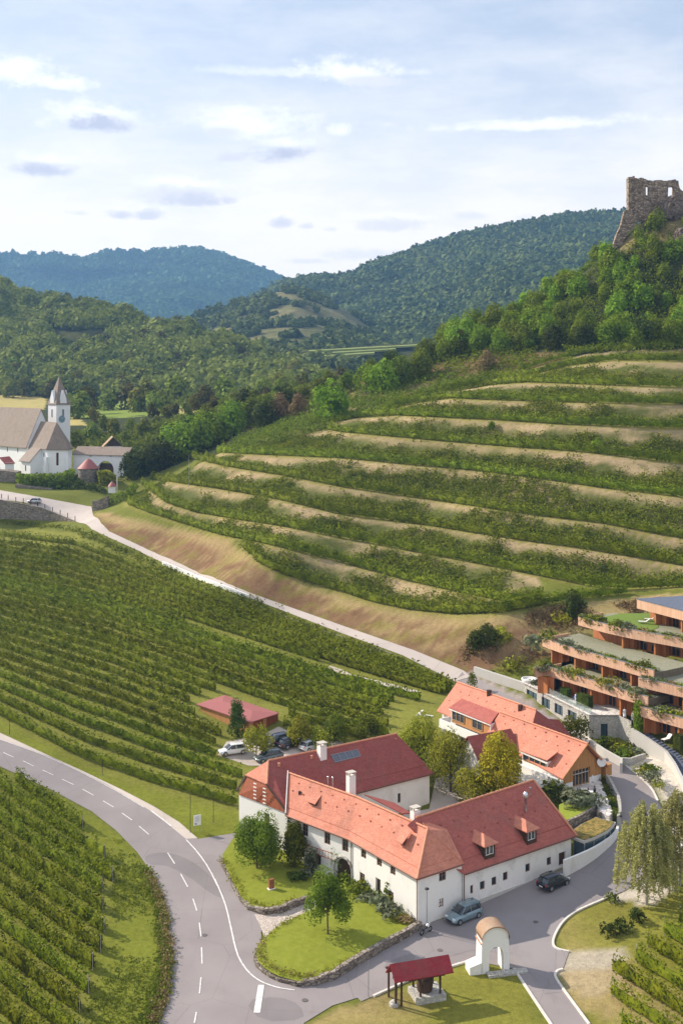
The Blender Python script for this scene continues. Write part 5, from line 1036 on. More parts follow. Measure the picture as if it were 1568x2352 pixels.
def ordinal(n):
    o = ['', 'first', 'second', 'third', 'fourth', 'fifth', 'sixth', 'seventh', 'eighth', 'ninth', 'tenth', 'eleventh', 'twelfth', 'thirteenth', 'fourteenth', 'fifteenth', 'sixteenth', 'seventeenth', 'eighteenth', 'nineteenth']
    if n < 20: return o[n]
    t = {2: 'twenty', 3: 'thirty', 4: 'forty', 5: 'fifty'}[n // 10]; return (t + '-' + o[n % 10]) if n % 10 else {2: 'twentieth', 3: 'thirtieth', 4: 'fortieth', 5: 'fiftieth'}[n // 10]

# ------------------------------------------------------------------ vines
def vine_row(name, pts, label, group, mat='grape', dens=34, size=.2, hh=1.75, hw=.38, seed=0, cat='vine row', posts=True, post_h=1.9):
    P = np.array(pts, float)
    if len(P) < 2: return None
    seg = np.hypot(*np.diff(P[:, :2], axis=0).T); s = np.r_[0, np.cumsum(seg)]; Ln = s[-1]
    if Ln < 1.5: return None
    rng = np.random.RandomState(seed); n = int(Ln * dens); u = np.sort(rng.uniform(0, Ln, n))
    vig = .62 + .72 * np.array([random.Random(int(seed * 977 + int(q / 1.3))).random() for q in u])       # each vine its own vigour
    gap = np.array([random.Random(int(seed * 31 + int(q / 1.3))).random() < .035 for q in u])
    x = np.interp(u, s, P[:, 0]); y = np.interp(u, s, P[:, 1]); z = zg(x, y)
    tx = np.interp(u, s, np.gradient(P[:, 0], s)); ty = np.interp(u, s, np.gradient(P[:, 1], s)); q = np.hypot(tx, ty) + 1e-9; nx, ny = -ty / q, tx / q
    ang = rng.uniform(0, 2 * math.pi, n); rad = rng.uniform(.55, 1.05, n) ** .6
    lat = np.cos(ang) * hw * rad * vig; hgt = hh * (.55 + .45 * np.sin(ang) * rad * (.75 + .35 * vig)); hgt = np.maximum(hgt, .15); sh_ = rng.rand(n) < .05; hgt = np.where(sh_, hh * rng.uniform(1.0, 1.28, n), hgt); lat = np.where(sh_, lat * .4, lat)
    wob_ = .07 * np.sin(u * 1.7 + seed)
    C_ = np.stack([x + nx * (lat + wob_), y + ny * (lat + wob_), z + hgt], 1); Nn = np.stack([nx * np.cos(ang), ny * np.cos(ang), .25 + np.sin(ang)], 1)
    C_ = C_[~gap]; Nn = Nn[~gap]
    V, Fq = leafquads(C_, Nn, size, rng); m = max(2, int(Ln / 1.3)); us = np.linspace(0, Ln, m); cx = np.interp(us, s, P[:, 0]); cy = np.interp(us, s, P[:, 1])
    gtx = np.gradient(cx); gty = np.gradient(cy); qq = np.hypot(gtx, gty) + 1e-9; ox, oy = -gty / qq * hw * .42, gtx / qq * hw * .42; cz = zg(cx, cy); tp = hh * rng.uniform(.55, .86, m)
    V2 = np.concatenate([np.stack([cx + ox, cy + oy, cz + .35], 1), np.stack([cx + ox * .6, cy + oy * .6, cz + tp], 1), np.stack([cx - ox * .6, cy - oy * .6, cz + tp], 1), np.stack([cx - ox, cy - oy, cz + .35], 1)])
    i = np.arange(m - 1); f2 = np.concatenate([np.stack([i + a * m, i + 1 + a * m, i + 1 + b * m, i + b * m], 1) for a, b in ((0, 1), (1, 2), (2, 3))]) + len(V)
    r = empty(name, (P[0, 0], P[0, 1], float(zg(P[0, 0], P[0, 1]))), label, cat, group)
    o = npmesh('foliage', np.concatenate([V, V2]), np.concatenate([Fq, f2]), W[mat], r)
    if posts:
        mb = MB()
        for e in (0, -1): mb.tube([(P[e, 0], P[e, 1], zg(P[e, 0], P[e, 1]) - .2), (P[e, 0], P[e, 1], zg(P[e, 0], P[e, 1]) + post_h)], .045, 5); 
        for k_, e in enumerate((0, -1)):
            mb = MB(); mb.tube([(P[e, 0], P[e, 1], float(zg(P[e, 0], P[e, 1])) - .2), (P[e, 0], P[e, 1], float(zg(P[e, 0], P[e, 1])) + post_h)], .05, 5); part('end_post', mb, W['trunk_lt'], r)
    return r
# terraces
tn = ['lowest'] + [ordinal(i) for i in range(2, 12)] + ['topmost']
TX = [(560, 1250), (295, 1249), (325, 1640), (345, 1640), (435, 1640), (500, 1640), (752, 1640), (762, 1640), (882, 1640), (905, 1640), (1012, 1640), (1190, 1640)]
for i, T in enumerate(TER):
    a, b = TX[i]; pts = []
    for px in np.arange(a, b, 14.):
        q = G(px, float(ypoly(T, px)) - 3.5); pts.append(q)
    lb = 'vine row along the %s terrace of the hillside' % tn[i]
    vine_row('terrace_vine_row', pts, lb, 'vine rows on the hillside terraces', 'grape_far', 48, .24, 2.3, .5, 100 + i, posts=False)
# main field between the two roads: rows fan between guide curves read from the picture
gB = [(-60, 1622), (0, 1650), (193, 1752), (352, 1808), (551, 1862), (700, 1900)]; gN = [(-60, 1462), (0, 1482), (250, 1562), (450, 1642), (600, 1700), (900, 1790)]
gM = [(-60, 1312), (0, 1320), (250, 1371), (500, 1451), (784, 1541), (965, 1591), (1040, 1612)]; gT = [(-60, 1208), (0, 1214), (170, 1232), (330, 1296), (560, 1392), (784, 1482), (1040, 1580)]
field = [(-50, 1216), (170, 1234), (335, 1300), (560, 1397), (784, 1487), (1030, 1578), (1040, 1590), (1000, 1602), (962, 1612), (900, 1615), (885, 1650), (905, 1690), (790, 1700), (700, 1690), (648, 1672), (652, 1634), (520, 1588), (444, 1610), (450, 1650), (520, 1690), (500, 1720), (505, 1752), (570, 1775), (552, 1815), (548, 1866), (352, 1812), (193, 1756), (0, 1655), (-50, 1628)]
xs_ = np.arange(-45, 1045, 12.)
yB, yN, yM, yT = [np.interp(xs_, *zip(*g_)) for g_ in (gB, gN, gM, gT)]
# even spacing on the ground, measured along x=250
ys = np.arange(1262, 1790, 2.0); D3 = np.array([G(250, y) for y in ys]); dl = np.r_[0, np.cumsum(np.hypot(np.hypot(np.diff(D3[:, 0]), np.diff(D3[:, 1])), np.diff(D3[:, 2])))]
y250 = [float(np.interp(s_, dl, ys)) for s_ in np.arange(0, dl[-1], 5.3)][::-1]
kx = [float(np.interp(250, xs_, q)) for q in (yT, yM, yN, yB)]; nrow = 0
for r_i, y0 in enumerate(y250):
    if y0 < kx[1]: t = (y0 - kx[0]) / (kx[1] - kx[0]); yy = yT + (yM - yT) * t
    elif y0 < kx[2]: t = (y0 - kx[1]) / (kx[2] - kx[1]); yy = yM + (yN - yM) * t
    else: t = (y0 - kx[2]) / (kx[3] - kx[2]); yy = yN + (yB - yN) * t
    ok = inpoly(xs_, yy - 2, field) & ~((np.abs(yy - yM - 4) < 9) & (xs_ > 430))
    nrow += 1; runs = []; cur = []
    for x_, y_, k_ in zip(xs_, yy, ok):
        if k_: cur.append(G(x_, y_))
        elif cur: runs.append(cur); cur = []
    if cur: runs.append(cur)
    for j, rn in enumerate(runs):
        lb = '%s vine row up from the curving lower road' % ordinal(nrow)
        if len(runs) > 1: lb += [', part left of the gap', ', part right of the gap', ', third stretch', ', last stretch'][min(j, 3)]
        near_ = rn[0][1] < 215
        vine_row('vine_row', rn, lb, 'vine rows between the two roads', 'grape', 40 if near_ else 28, .20 if near_ else .25, 1.85, .36, 200 + r_i * 5 + j, posts=False)
# left foreground field
ff = [(-70, 1740), (0, 1782), (60, 1805), (95, 1835), (140, 1850), (190, 1902), (228, 1950), (262, 2005), (264, 2030), (240, 2060), (243, 2100), (246, 2180), (215, 2235), (218, 2280), (190, 2330), (185, 2440), (-70, 2440)]
d_ = np.array([.715, -.70]); nrm = np.array([.70, .715]); o_ = np.array(G(100, 2100)[:2]); k_ = 0
for j in range(14, -18, -1):
    pts = []; o2 = o_ + nrm * j * 2.55
    for s_ in np.arange(-40, 40, .8):
        q = o2 + d_ * s_
        if q[1] < 75: continue
        z = float(zg(*q)); px, py = proj(q[0], q[1], z)
        if inpoly([px], [py], ff)[0]: pts.append((q[0], q[1], z))
    if len(pts) > 3:
        k_ += 1; vine_row('vine_row', pts, '%s vine row from the top in the dark field left of the bend' % ordinal(k_), 'vine rows left of the bending road', 'grape', 80, .17, 2.15, .52, 500 + j)
# bottom right field
fr_ = [(1640, 2080), (1560, 2112), (1500, 2150), (1460, 2185), (1440, 2230), (1405, 2225), (1400, 2290), (1415, 2330), (1430, 2440), (1700, 2440)]
d_ = np.array([.48, -.877]); nrm = np.array([.877, .48]); o_ = np.array(G(1480, 2280)[:2]); k_ = 0
for j in range(-5, 7):
    pts = []; o2 = o_ + nrm * j * 3.1
    for s_ in np.arange(-30, 30, .8):
        q = o2 + d_ * s_; z = float(zg(*q)); px, py = proj(q[0], q[1], z)
        if inpoly([px], [py], fr_)[0]: pts.append((q[0], q[1], z))
    if len(pts) > 3:
        k_ += 1; vine_row('vine_row', pts, '%s vine row from the left in the bottom right corner' % ordinal(k_), 'vine rows in the bottom right corner', 'grape', 75, .15, 2.0, .42, 560 + j)

# scrub on the terrace banks (ground cover, not countable)
def scatter_scrub(name, mask_fn, n, size, mat, seed, clump=5, hgt=.9, spread=.9, kind='stuff'):
    rng = np.random.RandomState(seed); X, Y = mask_fn(rng, n); Z = zg(X, Y); k = clump
    hs_ = rng.uniform(.4, 1, len(X)) * hgt
    C_ = np.stack([np.repeat(X, k), np.repeat(Y, k), np.repeat(Z, k)], 1); m = len(C_); C_[:, :2] += rng.normal(0, spread * .5, (m, 2)); C_[:, 2] = zg(C_[:, 0], C_[:, 1]) + rng.uniform(.05, 1, m) * np.repeat(hs_, k)
    e = rng.normal(0, 1, (m, 3)); e[:, 2] = np.abs(e[:, 2]) + .4; e[:, 1] -= .4; V, Fq = leafquads(C_, e, size, rng); o = npmesh(name, V, Fq, W[mat]); tag(o, kind=kind); return o
ti = np.argwhere((tfrac > .30) & (tfrac < .97) & (PPX < 1640)); tN = fbm(GXX, GYY, 11, 3, 31); tN2 = fbm(GXX, GYY, 5, 3, 6)
def bank_pts(rng, n):
    sel = ti[rng.randint(0, len(ti), n)]; v = tN[sel[:, 0], sel[:, 1]]; t = tfrac[sel[:, 0], sel[:, 1]]; keep = rng.rand(n) < np.clip((v - .20) * 6 - (t - .42) * 5.5 + (tN2[sel[:, 0], sel[:, 1]] - .5) * 2.5, .02, 1)
    sel = sel[keep]; return GXX[sel[:, 0], sel[:, 1]] + rng.uniform(-.6, .6, len(sel)), GYY[sel[:, 0], sel[:, 1]] + rng.uniform(-.6, .6, len(sel))
scatter_scrub('bank_scrub', bank_pts, 34000, .25, 'scrub', 7, 10, 1.2, 1.0)
def poly_pts(poly, dens_noise=.45):
    m = inpoly(PPX, PPY, poly) & (GYY < 480); ii = np.argwhere(m)
    def f(rng, n):
        sel = ii[rng.randint(0, len(ii), n)]; v = fbm(GXX[sel[:, 0], sel[:, 1]], GYY[sel[:, 0], sel[:, 1]], 7, 3, 41); keep = rng.rand(n) < np.clip((v - dens_noise) * 6, 0.0, 1)
        sel = sel[keep]; return GXX[sel[:, 0], sel[:, 1]] + rng.uniform(-.6, .6, len(sel)), GYY[sel[:, 0], sel[:, 1]] + rng.uniform(-.6, .6, len(sel))
    return f
scatter_scrub('dry_weeds', poly_pts([(1060, 1500), (1130, 1440), (1250, 1400), (1480, 1385), (1480, 1420), (1240, 1460), (1235, 1530), (1100, 1545)], .42), 2000, .22, 'leaf_brn', 8, 6, .9, 1.0)
scatter_scrub('hill_scrub', poly_pts([(500, 1035), (560, 985), (700, 925), (960, 850), (1140, 868), (1000, 905), (890, 940), (750, 985), (620, 1025)], .36), 3000, .4, 'leaf', 9, 8, 2.4, 2.0)
pts = [G(*p) for p in resample([(1150, 1402), (1260, 1387), (1340, 1374), (1440, 1364)], 14)]
vine_row('terrace_vine_row', pts, 'short vine row running up behind the hotel from the lowest terrace', 'vine rows on the hillside terraces', 'grape_far', 40, .25, 2.0, .55, 131, posts=False)
scatter_scrub('valley_scrub', poly_pts([(160, 960), (200, 940), (440, 950), (560, 900), (700, 890), (700, 930), (560, 985), (430, 1060), (300, 1100), (280, 1050), (180, 1010)], .34), 5000, .6, 'leaf', 19, 8, 3.2, 3)
scatter_scrub('slope_scrub', poly_pts([(960, 850), (1000, 800), (1120, 770), (1300, 660), (1420, 590), (1500, 540), (1640, 520), (1640, 800), (1300, 815), (1130, 868)], .34), 9000, .42, 'leaf_lush', 20, 8, 2.6, 2)
scatter_scrub('meadow_tufts', poly_pts([(100, 1815), (262, 1912), (376, 2064), (394, 2199), (387, 2290), (350, 2360), (190, 2360), (246, 2180), (264, 2010)], .42), 2200, .12, 'scrub', 10, 5, .22, .5)
# tall weed strip by the bend
def strip_pts(pl, w):
    P = np.array([G(*p)[:2] for p in resample(pl, 6)])
    def f(rng, n): k = rng.randint(0, len(P), n); return P[k, 0] + rng.normal(0, w, n), P[k, 1] + rng.normal(0, w, n)
    return f
scatter_scrub('roadside_weeds', strip_pts([(340, 2015), (362, 2062), (376, 2108), (384, 2199), (376, 2280), (350, 2350)], .28), 700, .13, 'leaf_brn', 12, 7, .8, .4)
scatter_scrub('roadside_grass', strip_pts([(330, 2000), (355, 2062), (370, 2108), (378, 2199), (368, 2280), (340, 2350)], .4), 900, .13, 'leaf', 13, 7, .75, .4)
scatter_scrub('lane_weeds', strip_pts([(0, 1198), (172, 1218), (335, 1290), (450, 1345), (560, 1385), (784, 1474), (1030, 1575)], .7), 900, .28, 'scrub', 14, 6, .9, .8)
# ------------------------------------------------------------------ distant hills
ICO = None
def ico():
    bm = bmesh.new(); bmesh.ops.create_icosphere(bm, subdivisions=1, radius=1); V = np.array([v.co[:] for v in bm.verts]); Fs = np.array([[v.index for v in f.verts] for f in bm.faces]); bm.free(); return V, Fs
IV, IF = ico()
def blobs(name, C_, rad, hgt, mat, seed, kind='stuff', parent=None):
    rng = np.random.RandomState(seed); n = len(C_); jit = rng.uniform(.7, 1.3, (n, len(IV), 1)); V = IV[None] * (.75 + .25 * jit) * np.stack([rad, rad, hgt], 1)[:, None, :] + C_[:, None, :]
    Fq = (IF[None] + (np.arange(n) * len(IV))[:, None, None]).reshape(-1, 3); o = npmesh(name, V.reshape(-1, 3), Fq, W[mat], parent)
    if kind: tag(o, kind=kind)
    return o
def hill(name, crest, foot, Yc, Yf, mat, nx=160, ns=60, fold=30, fs=180, seed=1, back=400, ease=1.0, x0=-60, x1=1640):
    pxs = np.linspace(x0, x1, nx); pc = np.interp(pxs, *zip(*crest)); pf = np.interp(pxs, *zip(*foot)); yc = np.interp(pxs, *zip(*Yc)) if hasattr(Yc, '__len__') else np.full(nx, float(Yc))
    yf = np.interp(pxs, *zip(*Yf)) if hasattr(Yf, '__len__') else np.full(nx, float(Yf))
    s = np.linspace(0, 1, ns)[:, None]; Y = yf + (yc - yf) * s; py = pf + (pc - pf) * s ** ease; v = (pxs - CX) / F
    X = v * Y; Z = H - (py - HY) / F * Y; w = np.sin(np.clip(s, 0, 1) * math.pi) ** .7
    n = fbm(X, Y + Z, fs, 4, seed) - .5; rid = np.abs(fbm(X * 1.0 + 300, (Y - X * .6) * .5, fs * .9, 2, seed + 7) - .5) * 2
    Y2 = Y - w * fold * 2.2 * (n * 1.6 - rid + .3); X2 = v * Y2; Z2 = H - (py - HY) / F * Y2
    # back slope
    sb_ = np.linspace(.05, 1, 8)[:, None]; Yb = Y2[-1] + back * sb_; Zb = Z2[-1] - (Z2[-1] - 20) * sb_ ** 1.3; Xb = X2[-1] + 0 * sb_
    X3 = np.concatenate([X2, np.broadcast_to(Xb, Yb.shape)]); Y3 = np.concatenate([Y2, Yb]); Z3 = np.concatenate([Z2, Zb]); ny = X3.shape[0]
    idx = np.arange(ny * nx).reshape(ny, nx); fq = np.stack([idx[:-1, :-1], idx[:-1, 1:], idx[1:, 1:], idx[1:, :-1]], -1).reshape(-1, 4)
    o = npmesh(name, np.stack([X3, Y3, Z3], -1).reshape(-1, 3), fq, mat, smooth=True); tag(o, kind='structure')
    return dict(X=X2, Y=Y2, Z=Z2, px=np.broadcast_to(pxs, X2.shape), py=py)
def hill_pts(hd, n, rng, fn=None):
    ny, nx = hd['X'].shape; A = np.maximum((np.hypot(np.gradient(hd['X'], axis=1), .1)) * np.hypot(np.gradient(hd['Y'], axis=0), np.gradient(hd['Z'], axis=0)), 0)
    p = A.ravel() / A.sum(); k = rng.choice(len(p), n, p=p); j, i = np.unravel_index(k, A.shape); j = np.clip(j, 0, ny - 2); i = np.clip(i, 0, nx - 2); a, b = rng.rand(n), rng.rand(n)
    def bl(M): return M[j, i] * (1 - a) * (1 - b) + M[j, i + 1] * a * (1 - b) + M[j + 1, i] * (1 - a) * b + M[j + 1, i + 1] * a * b
    X, Y, Z, px, py = [bl(hd[q]) for q in ('X', 'Y', 'Z', 'px', 'py')]
    if fn is not None: m = fn(px, py, X, Y); X, Y, Z = X[m], Y[m], Z[m]
    return np.stack([X, Y, Z], 1)
def M_hill(name, c, c2, sc_, bump, bs):
    g = NG(name, 1, 0); a = g.noise(sc_, det=5); b = g.noise(bs, det=5, rough=.75); f = g.math('ADD', g.math('MULTIPLY', a, .6), g.math('MULTIPLY', b, .4)); g.col(g.mix(g.ramp(f, .4, .6), c, c2)); g.bump(b, bump, 1); return g.mat
m_far = M_hill('far_wooded_hill', (.022, .048, .020), (.050, .080, .028), .004, 14, .045)
m_wood = M_hill('wooded_slope', (.018, .034, .012), (.045, .065, .020), .01, 3, .1)
m_meadow = M_hill('hill_meadow', (.085, .095, .035), (.24, .21, .10), .012, 3, .09)
m_left = M_hill('left_slope_floor', (.035, .045, .015), (.10, .10, .04), .03, 2, .2)
h1 = hill('far_blue_hill', [(-60, 580), (40, 583), (130, 585), (190, 598), (250, 578), (300, 575), (340, 582), (380, 574), (430, 571), (480, 578), (540, 596), (600, 620), (660, 648), (760, 700), (900, 760), (1640, 800)],
     [(-60, 860), (1640, 860)], 4300, 2600, m_far, 240, 90, 270, 620, 3, back=1500)
h2 = hill('right_wooded_ridge', [(-60, 860), (430, 760), (520, 715), (600, 680), (660, 650), (720, 640), (790, 640), (850, 612), (920, 588), (1000, 560), (1100, 532), (1200, 516), (1300, 497), (1400, 490), (1440, 490), (1640, 488)],
     [(-60, 880), (700, 850), (1640, 830)], 2100, [(-60, 1300), (700, 1250), (1640, 900)], m_wood, 240, 90, 120, 330, 12, back=800)
h3 = hill('central_meadow_hill', [(-60, 880), (380, 770), (430, 738), (500, 712), (560, 690), (620, 672), (670, 668), (720, 682), (780, 705), (850, 745), (900, 778), (950, 800), (1640, 860)],
     [(-60, 900), (500, 870), (700, 850), (1640, 875)], 1500, [(-60, 900), (700, 900), (1640, 900)], m_meadow, 200, 70, 35, 160, 22, back=500)
h4 = hill('left_wooded_hill', [(-60, 640), (0, 655), (40, 680), (110, 692), (200, 705), (280, 728), (340, 755), (420, 758), (470, 775), (540, 792), (610, 826), (660, 842), (720, 868), (800, 900), (1640, 940)],
     [(-60, 915), (200, 905), (400, 915), (560, 920), (700, 915), (1640, 945)], [(-60, 1050), (600, 900), (1640, 800)], [(-60, 800), (600, 720), (1640, 700)], m_left, 150, 70, 14, 70, 32, back=400)
rg = np.random.RandomState(77)
def PYc(p): return proj(*p)[1]
LQ = dict(far_hill_forest=7, ridge_forest=13, central_hill_woods=24, left_hill_understory=80)
def stand(name, hd, n, r0, r1, mat, seed, fn=None, tall=1.15):
    P = hill_pts(hd, n, rg, fn); r = rg.uniform(r0, r1, len(P)) * rg.choice([.75, 1, 1.25], len(P)); h_ = r * rg.uniform(.9, tall + .25, len(P)); P[:, 2] += h_ * .45; lq = LQ[name]
    rng = np.random.RandomState(seed); e = rng.normal(0, 1, (len(P), lq, 3)); e /= np.linalg.norm(e, axis=2)[..., None]; e[..., 2] = np.abs(e[..., 2]) * 1.1 - .25; e[..., 1] -= .25
    lump = rng.uniform(.75, 1.2, (len(P), lq, 1)); C_ = P[:, None, :] + e * lump * np.stack([r, r, h_], 1)[:, None, :]; sz = np.repeat(r, lq) * 2.1 / math.sqrt(lq)
    V, Fq = leafquads(C_.reshape(-1, 3), e.reshape(-1, 3), sz, rng, .8)
    n = len(P); jit = rng.uniform(.9, 1.1, (n, len(IV), 1)); V2 = (IV[None] * jit * np.stack([r, r, h_], 1)[:, None, :] * .8 + P[:, None, :]).reshape(-1, 3)
    F2 = (IF[None] + (np.arange(n) * len(IV))[:, None, None]).reshape(-1, 3) + len(V); F2 = np.concatenate([F2, F2[:, 2:3]], 1)
    me = bpy.data.meshes.new(name); F2t = F2[:, :3]
    tri = np.concatenate([Fq[:, [0, 1, 2]], Fq[:, [0, 2, 3]], F2t]); o = npmesh(name, np.concatenate([V, V2]), tri, W[mat]); tag(o, kind='stuff'); return o
stand('far_hill_forest', h1, 30000, 5.5, 9.5, 'far_l', 1, tall=1.1)
stand('ridge_forest', h2, 34000, 3.2, 5.6, 'far_r', 2, tall=1.5)
def med(px, py, X, Y):
    v = fbm(X, Y, 55, 3, 91); open_ = inpoly(px, py, [(500, 720), (620, 700), (800, 712), (850, 750), (840, 790), (700, 800), (560, 790), (480, 760)]) | inpoly(px, py, [(625, 672), (670, 670), (700, 690), (640, 695)])
    return (v > .55) | (~open_ & (v > .40))
stand('central_hill_woods', h3, 13000, 2.6, 5.4, 'far_r', 3, med, 1.2)
# bright terraced vineyard in the saddle
a = [PY(*p, 960) for p in [(708, 803), (800, 797), (960, 786), (960, 805), (860, 815), (708, 818)]]
# trees of the left hill: leafy individuals in front, mass behind
def proto(kind, h, rx, n, size, mat, seed, **k): return tree(kind, (0, 0, -500), h, rx, 'tree', n, size, mat, seed, **k)
protos = [proto('deciduous_tree', 10, 5.2, 620, .85, 'leaf_wood', s, lobes=l, lr=r, bare=.12, rzf=5.2) for s, l, r in ((1, 9, .5), (2, 14, .42), (3, 7, .55), (4, 11, .46))]
def left_ok(px, py, X, Y):
    v = fbm(X, Y, 60, 3, 55); return ~(inpoly(px, py, [(100, 750), (240, 745), (260, 800), (120, 800)]) & (v < .62))
stand('left_hill_understory', h4, 5200, 3.6, 6.4, 'leaf_wood', 4, left_ok)
P = hill_pts(h4, 900, rg, lambda px, py, X, Y: left_ok(px, py, X, Y) & (px > -20) & (px < 780) & (py < 905)); used = []
nl = 0
for p in P:
    if any((p[0] - q[0]) ** 2 + (p[1] - q[1]) ** 2 + (p[2] - q[2]) ** 2 < 60 for q in used): continue
    used.append(p); s = rg.uniform(.75, 1.35); copy_tree(protos[nl % 4], (p[0], p[1], p[2] - 1), rg.uniform(0, 6.28), (s, s, s * rg.uniform(.85, 1.1)), 'deciduous tree %s of the wooded hill on the left' % ('near the skyline' if PYc(p) < 760 else 'halfway up the slope' if PYc(p) < 835 else 'at the foot'), 'trees on the left hill'); nl += 1
    if nl >= 130: break
# valley floor, around the church and fields
vp = [(180, 880, 560), (205, 868, 600), (300, 870, 640), (330, 892, 600), (355, 905, 560), (410, 868, 620), (470, 875, 600), (520, 880, 560), (560, 905, 520), (600, 880, 560), (640, 870, 600), (690, 880, 560), (240, 860, 660),
      (160, 905, 620), (205, 975, 470), (215, 955, 520), (240, 968, 490), (262, 985, 470), (300, 978, 480), (330, 990, 460), (285, 1000, 455), (360, 975, 480), (385, 960, 500), (400, 940, 520), (350, 950, 520), (430, 955, 500), (445, 925, 540),
      (470, 905, 560), (500, 925, 520), (490, 960, 480), (540, 940, 480), (575, 930, 480), (610, 905, 500), (640, 920, 470), (670, 905, 480), (700, 895, 480), (590, 960, 455), (540, 985, 450), (320, 925, 600), (175, 1000, 450), (120, 876, 760), (60, 878, 780),
      (20, 876, 770), (255, 900, 640), (375, 912, 580), (620, 860, 640), (660, 858, 640), (740, 870, 560), (780, 862, 560)]
for i, (px, py, Y) in enumerate(vp):
    x, y, _ = PY(px, py + 12, Y); z = float(zg(x, y)); s = rg.uniform(.8, 1.25) * (1 if Y > 500 else .9); _, ppy = proj(x, y, z)
    s *= np.clip((ppy - (py - 14)) / (F / Y * 9), .6, 1.25)
    copy_tree(protos[(i * 3) % 4], (x, y, z - .5), rg.uniform(0, 6.28), (s, s, s * rg.uniform(.9, 1.1)), 'broadleaf tree on the valley floor %s' % ('beyond the church tower' if px < 230 else 'between the green fields' if px < 420 else 'right of the green fields' if px < 600 else 'below the saddle vineyard'), 'trees on the valley floor')
# lush slope under the ruin
pl_ = [tree('slope_tree', (0, 0, -500), 7.5, 3.6, 'tree', 1100, .42, 'leaf_lush', 40 + s, lobes=10 + s, lr=.45, bare=.1, rzf=3.7) for s in range(3)]
slope = [(1000, 790), (1100, 760), (1170, 735), (1260, 680), (1370, 610), (1400, 590), (1450, 560), (1500, 530), (1560, 515), (1640, 505), (1640, 790), (1568, 790), (1420, 800), (1300, 800), (1150, 800), (1000, 835)]
m = inpoly(PPX, PPY, slope) & (GYY > 320) & (GYY < 425); ii = np.argwhere(m); used = []; k = 0
for t in range(4000):
    j, i = ii[rg.randint(len(ii))]; x, y, z = GXX[j, i] + rg.uniform(-.6, .6), GYY[j, i], GZ[j, i]
    if any((x - q[0]) ** 2 + (y - q[1]) ** 2 < 11 for q in used): continue
    used.append((x, y)); s = rg.uniform(.62, 1.15); copy_tree(pl_[k % 3], (x, y, z - .6), rg.uniform(0, 6.28), (s, s, s), 'lush green tree %s of the slope under the castle ruin' % ('on the upper part' if PPY[j, i] < 650 else 'in the middle' if PPY[j, i] < 730 else 'along the lower edge'), 'trees on the slope under the ruin'); k += 1
    if k >= 125: break
print('slope trees', k, 'left', nl)
# line of trees along the saddle and left end of the terraces
sd = [(700, 925, 6, 'leaf'), (735, 918, 7, 'leaf'), (760, 965, 11, 'leaf_lush'), (750, 900, 7, 'leaf'), (800, 900, 7, 'leaf'), (840, 905, 9, 'leaf_lush'), (880, 905, 10, 'leaf_lush'), (920, 885, 9, 'leaf'), (960, 870, 9, 'leaf'), (900, 860, 8, 'leaf_dark'), (850, 870, 7, 'leaf'), (980, 835, 8, 'leaf'), (1020, 830, 7, 'leaf_lush'),
      (1060, 815, 8, 'leaf'), (1100, 805, 8, 'leaf_lush'), (1120, 850, 6, 'leaf_brn'), (610, 985, 10, 'leaf_dark'), (640, 970, 9, 'leaf_brn'), (580, 975, 10, 'leaf'), (540, 1000, 11, 'leaf_lush'), (505, 1015, 11, 'leaf_lush'), (470, 1030, 12, 'leaf_lush'), (435, 1045, 12, 'leaf_lush'),
      (400, 1055, 12, 'leaf_lush'), (375, 1075, 10, 'leaf_dark'), (345, 1088, 10, 'leaf_dark'), (315, 1095, 9, 'leaf_dark'), (300, 1100, 8, 'leaf_dark'), (660, 940, 8, 'leaf_dark'), (690, 955, 7, 'leaf_brn'), (520, 975, 9, 'leaf'), (560, 950, 9, 'leaf_dark'), (480, 990, 9, 'leaf'), (440, 1005, 9, 'leaf_dark'),
      (1370, 1035, 3, 'leaf_lush'), (1130, 985, 2.2, 'leaf_lush'), (930, 1130, 1.8, 'leaf'), (1270, 800, 7, 'leaf_dark'), (1340, 795, 7, 'leaf_dark'), (1400, 792, 7, 'leaf_lush'), (1480, 790, 8, 'leaf_dark'), (1540, 790, 7, 'leaf_lush'), (1320, 1415, 4.5, 'leaf_dark'), (1200, 800, 7, 'leaf'), (1150, 808, 7, 'leaf_lush')]
pm = {}
for mt in ('leaf', 'leaf_lush', 'leaf_dark', 'leaf_brn'):
    pm[mt] = [tree('hillside_tree', (0, 0, -500), 10, 5, 'tree', 1500, .5, mt, 60 + s + len(mt), lobes=9 + 4 * s, lr=.46, bare=.08, rzf=5) for s in range(2)]
nm = dict(leaf='green', leaf_lush='bright green', leaf_dark='dark green', leaf_brn='brownish')
for i, (px, py, h_, mt) in enumerate(sd):
    x, y, z = G(px, py); s = h_ / 10; copy_tree(pm[mt][i % 2], (x, y, z - .4), rg.uniform(0, 6.28), (s * rg.uniform(.9, 1.15), s, s), '%s tree %s' % (nm[mt], 'in the thicket at the lower left end of the terraces' if px < 480 else 'in the thicket midway up the left edge of the terraces' if px < 720 else 'on the ridge left of the topmost terraces' if px < 1050 else 'at the foot of the castle slope above the terraces'), '%s trees edging the terraces' % nm[mt])
for q in protos + pl_ + [t for v in pm.values() for t in v]:
    for ch in list(q.children): bpy.data.objects.remove(ch)
    bpy.data.objects.remove(q)
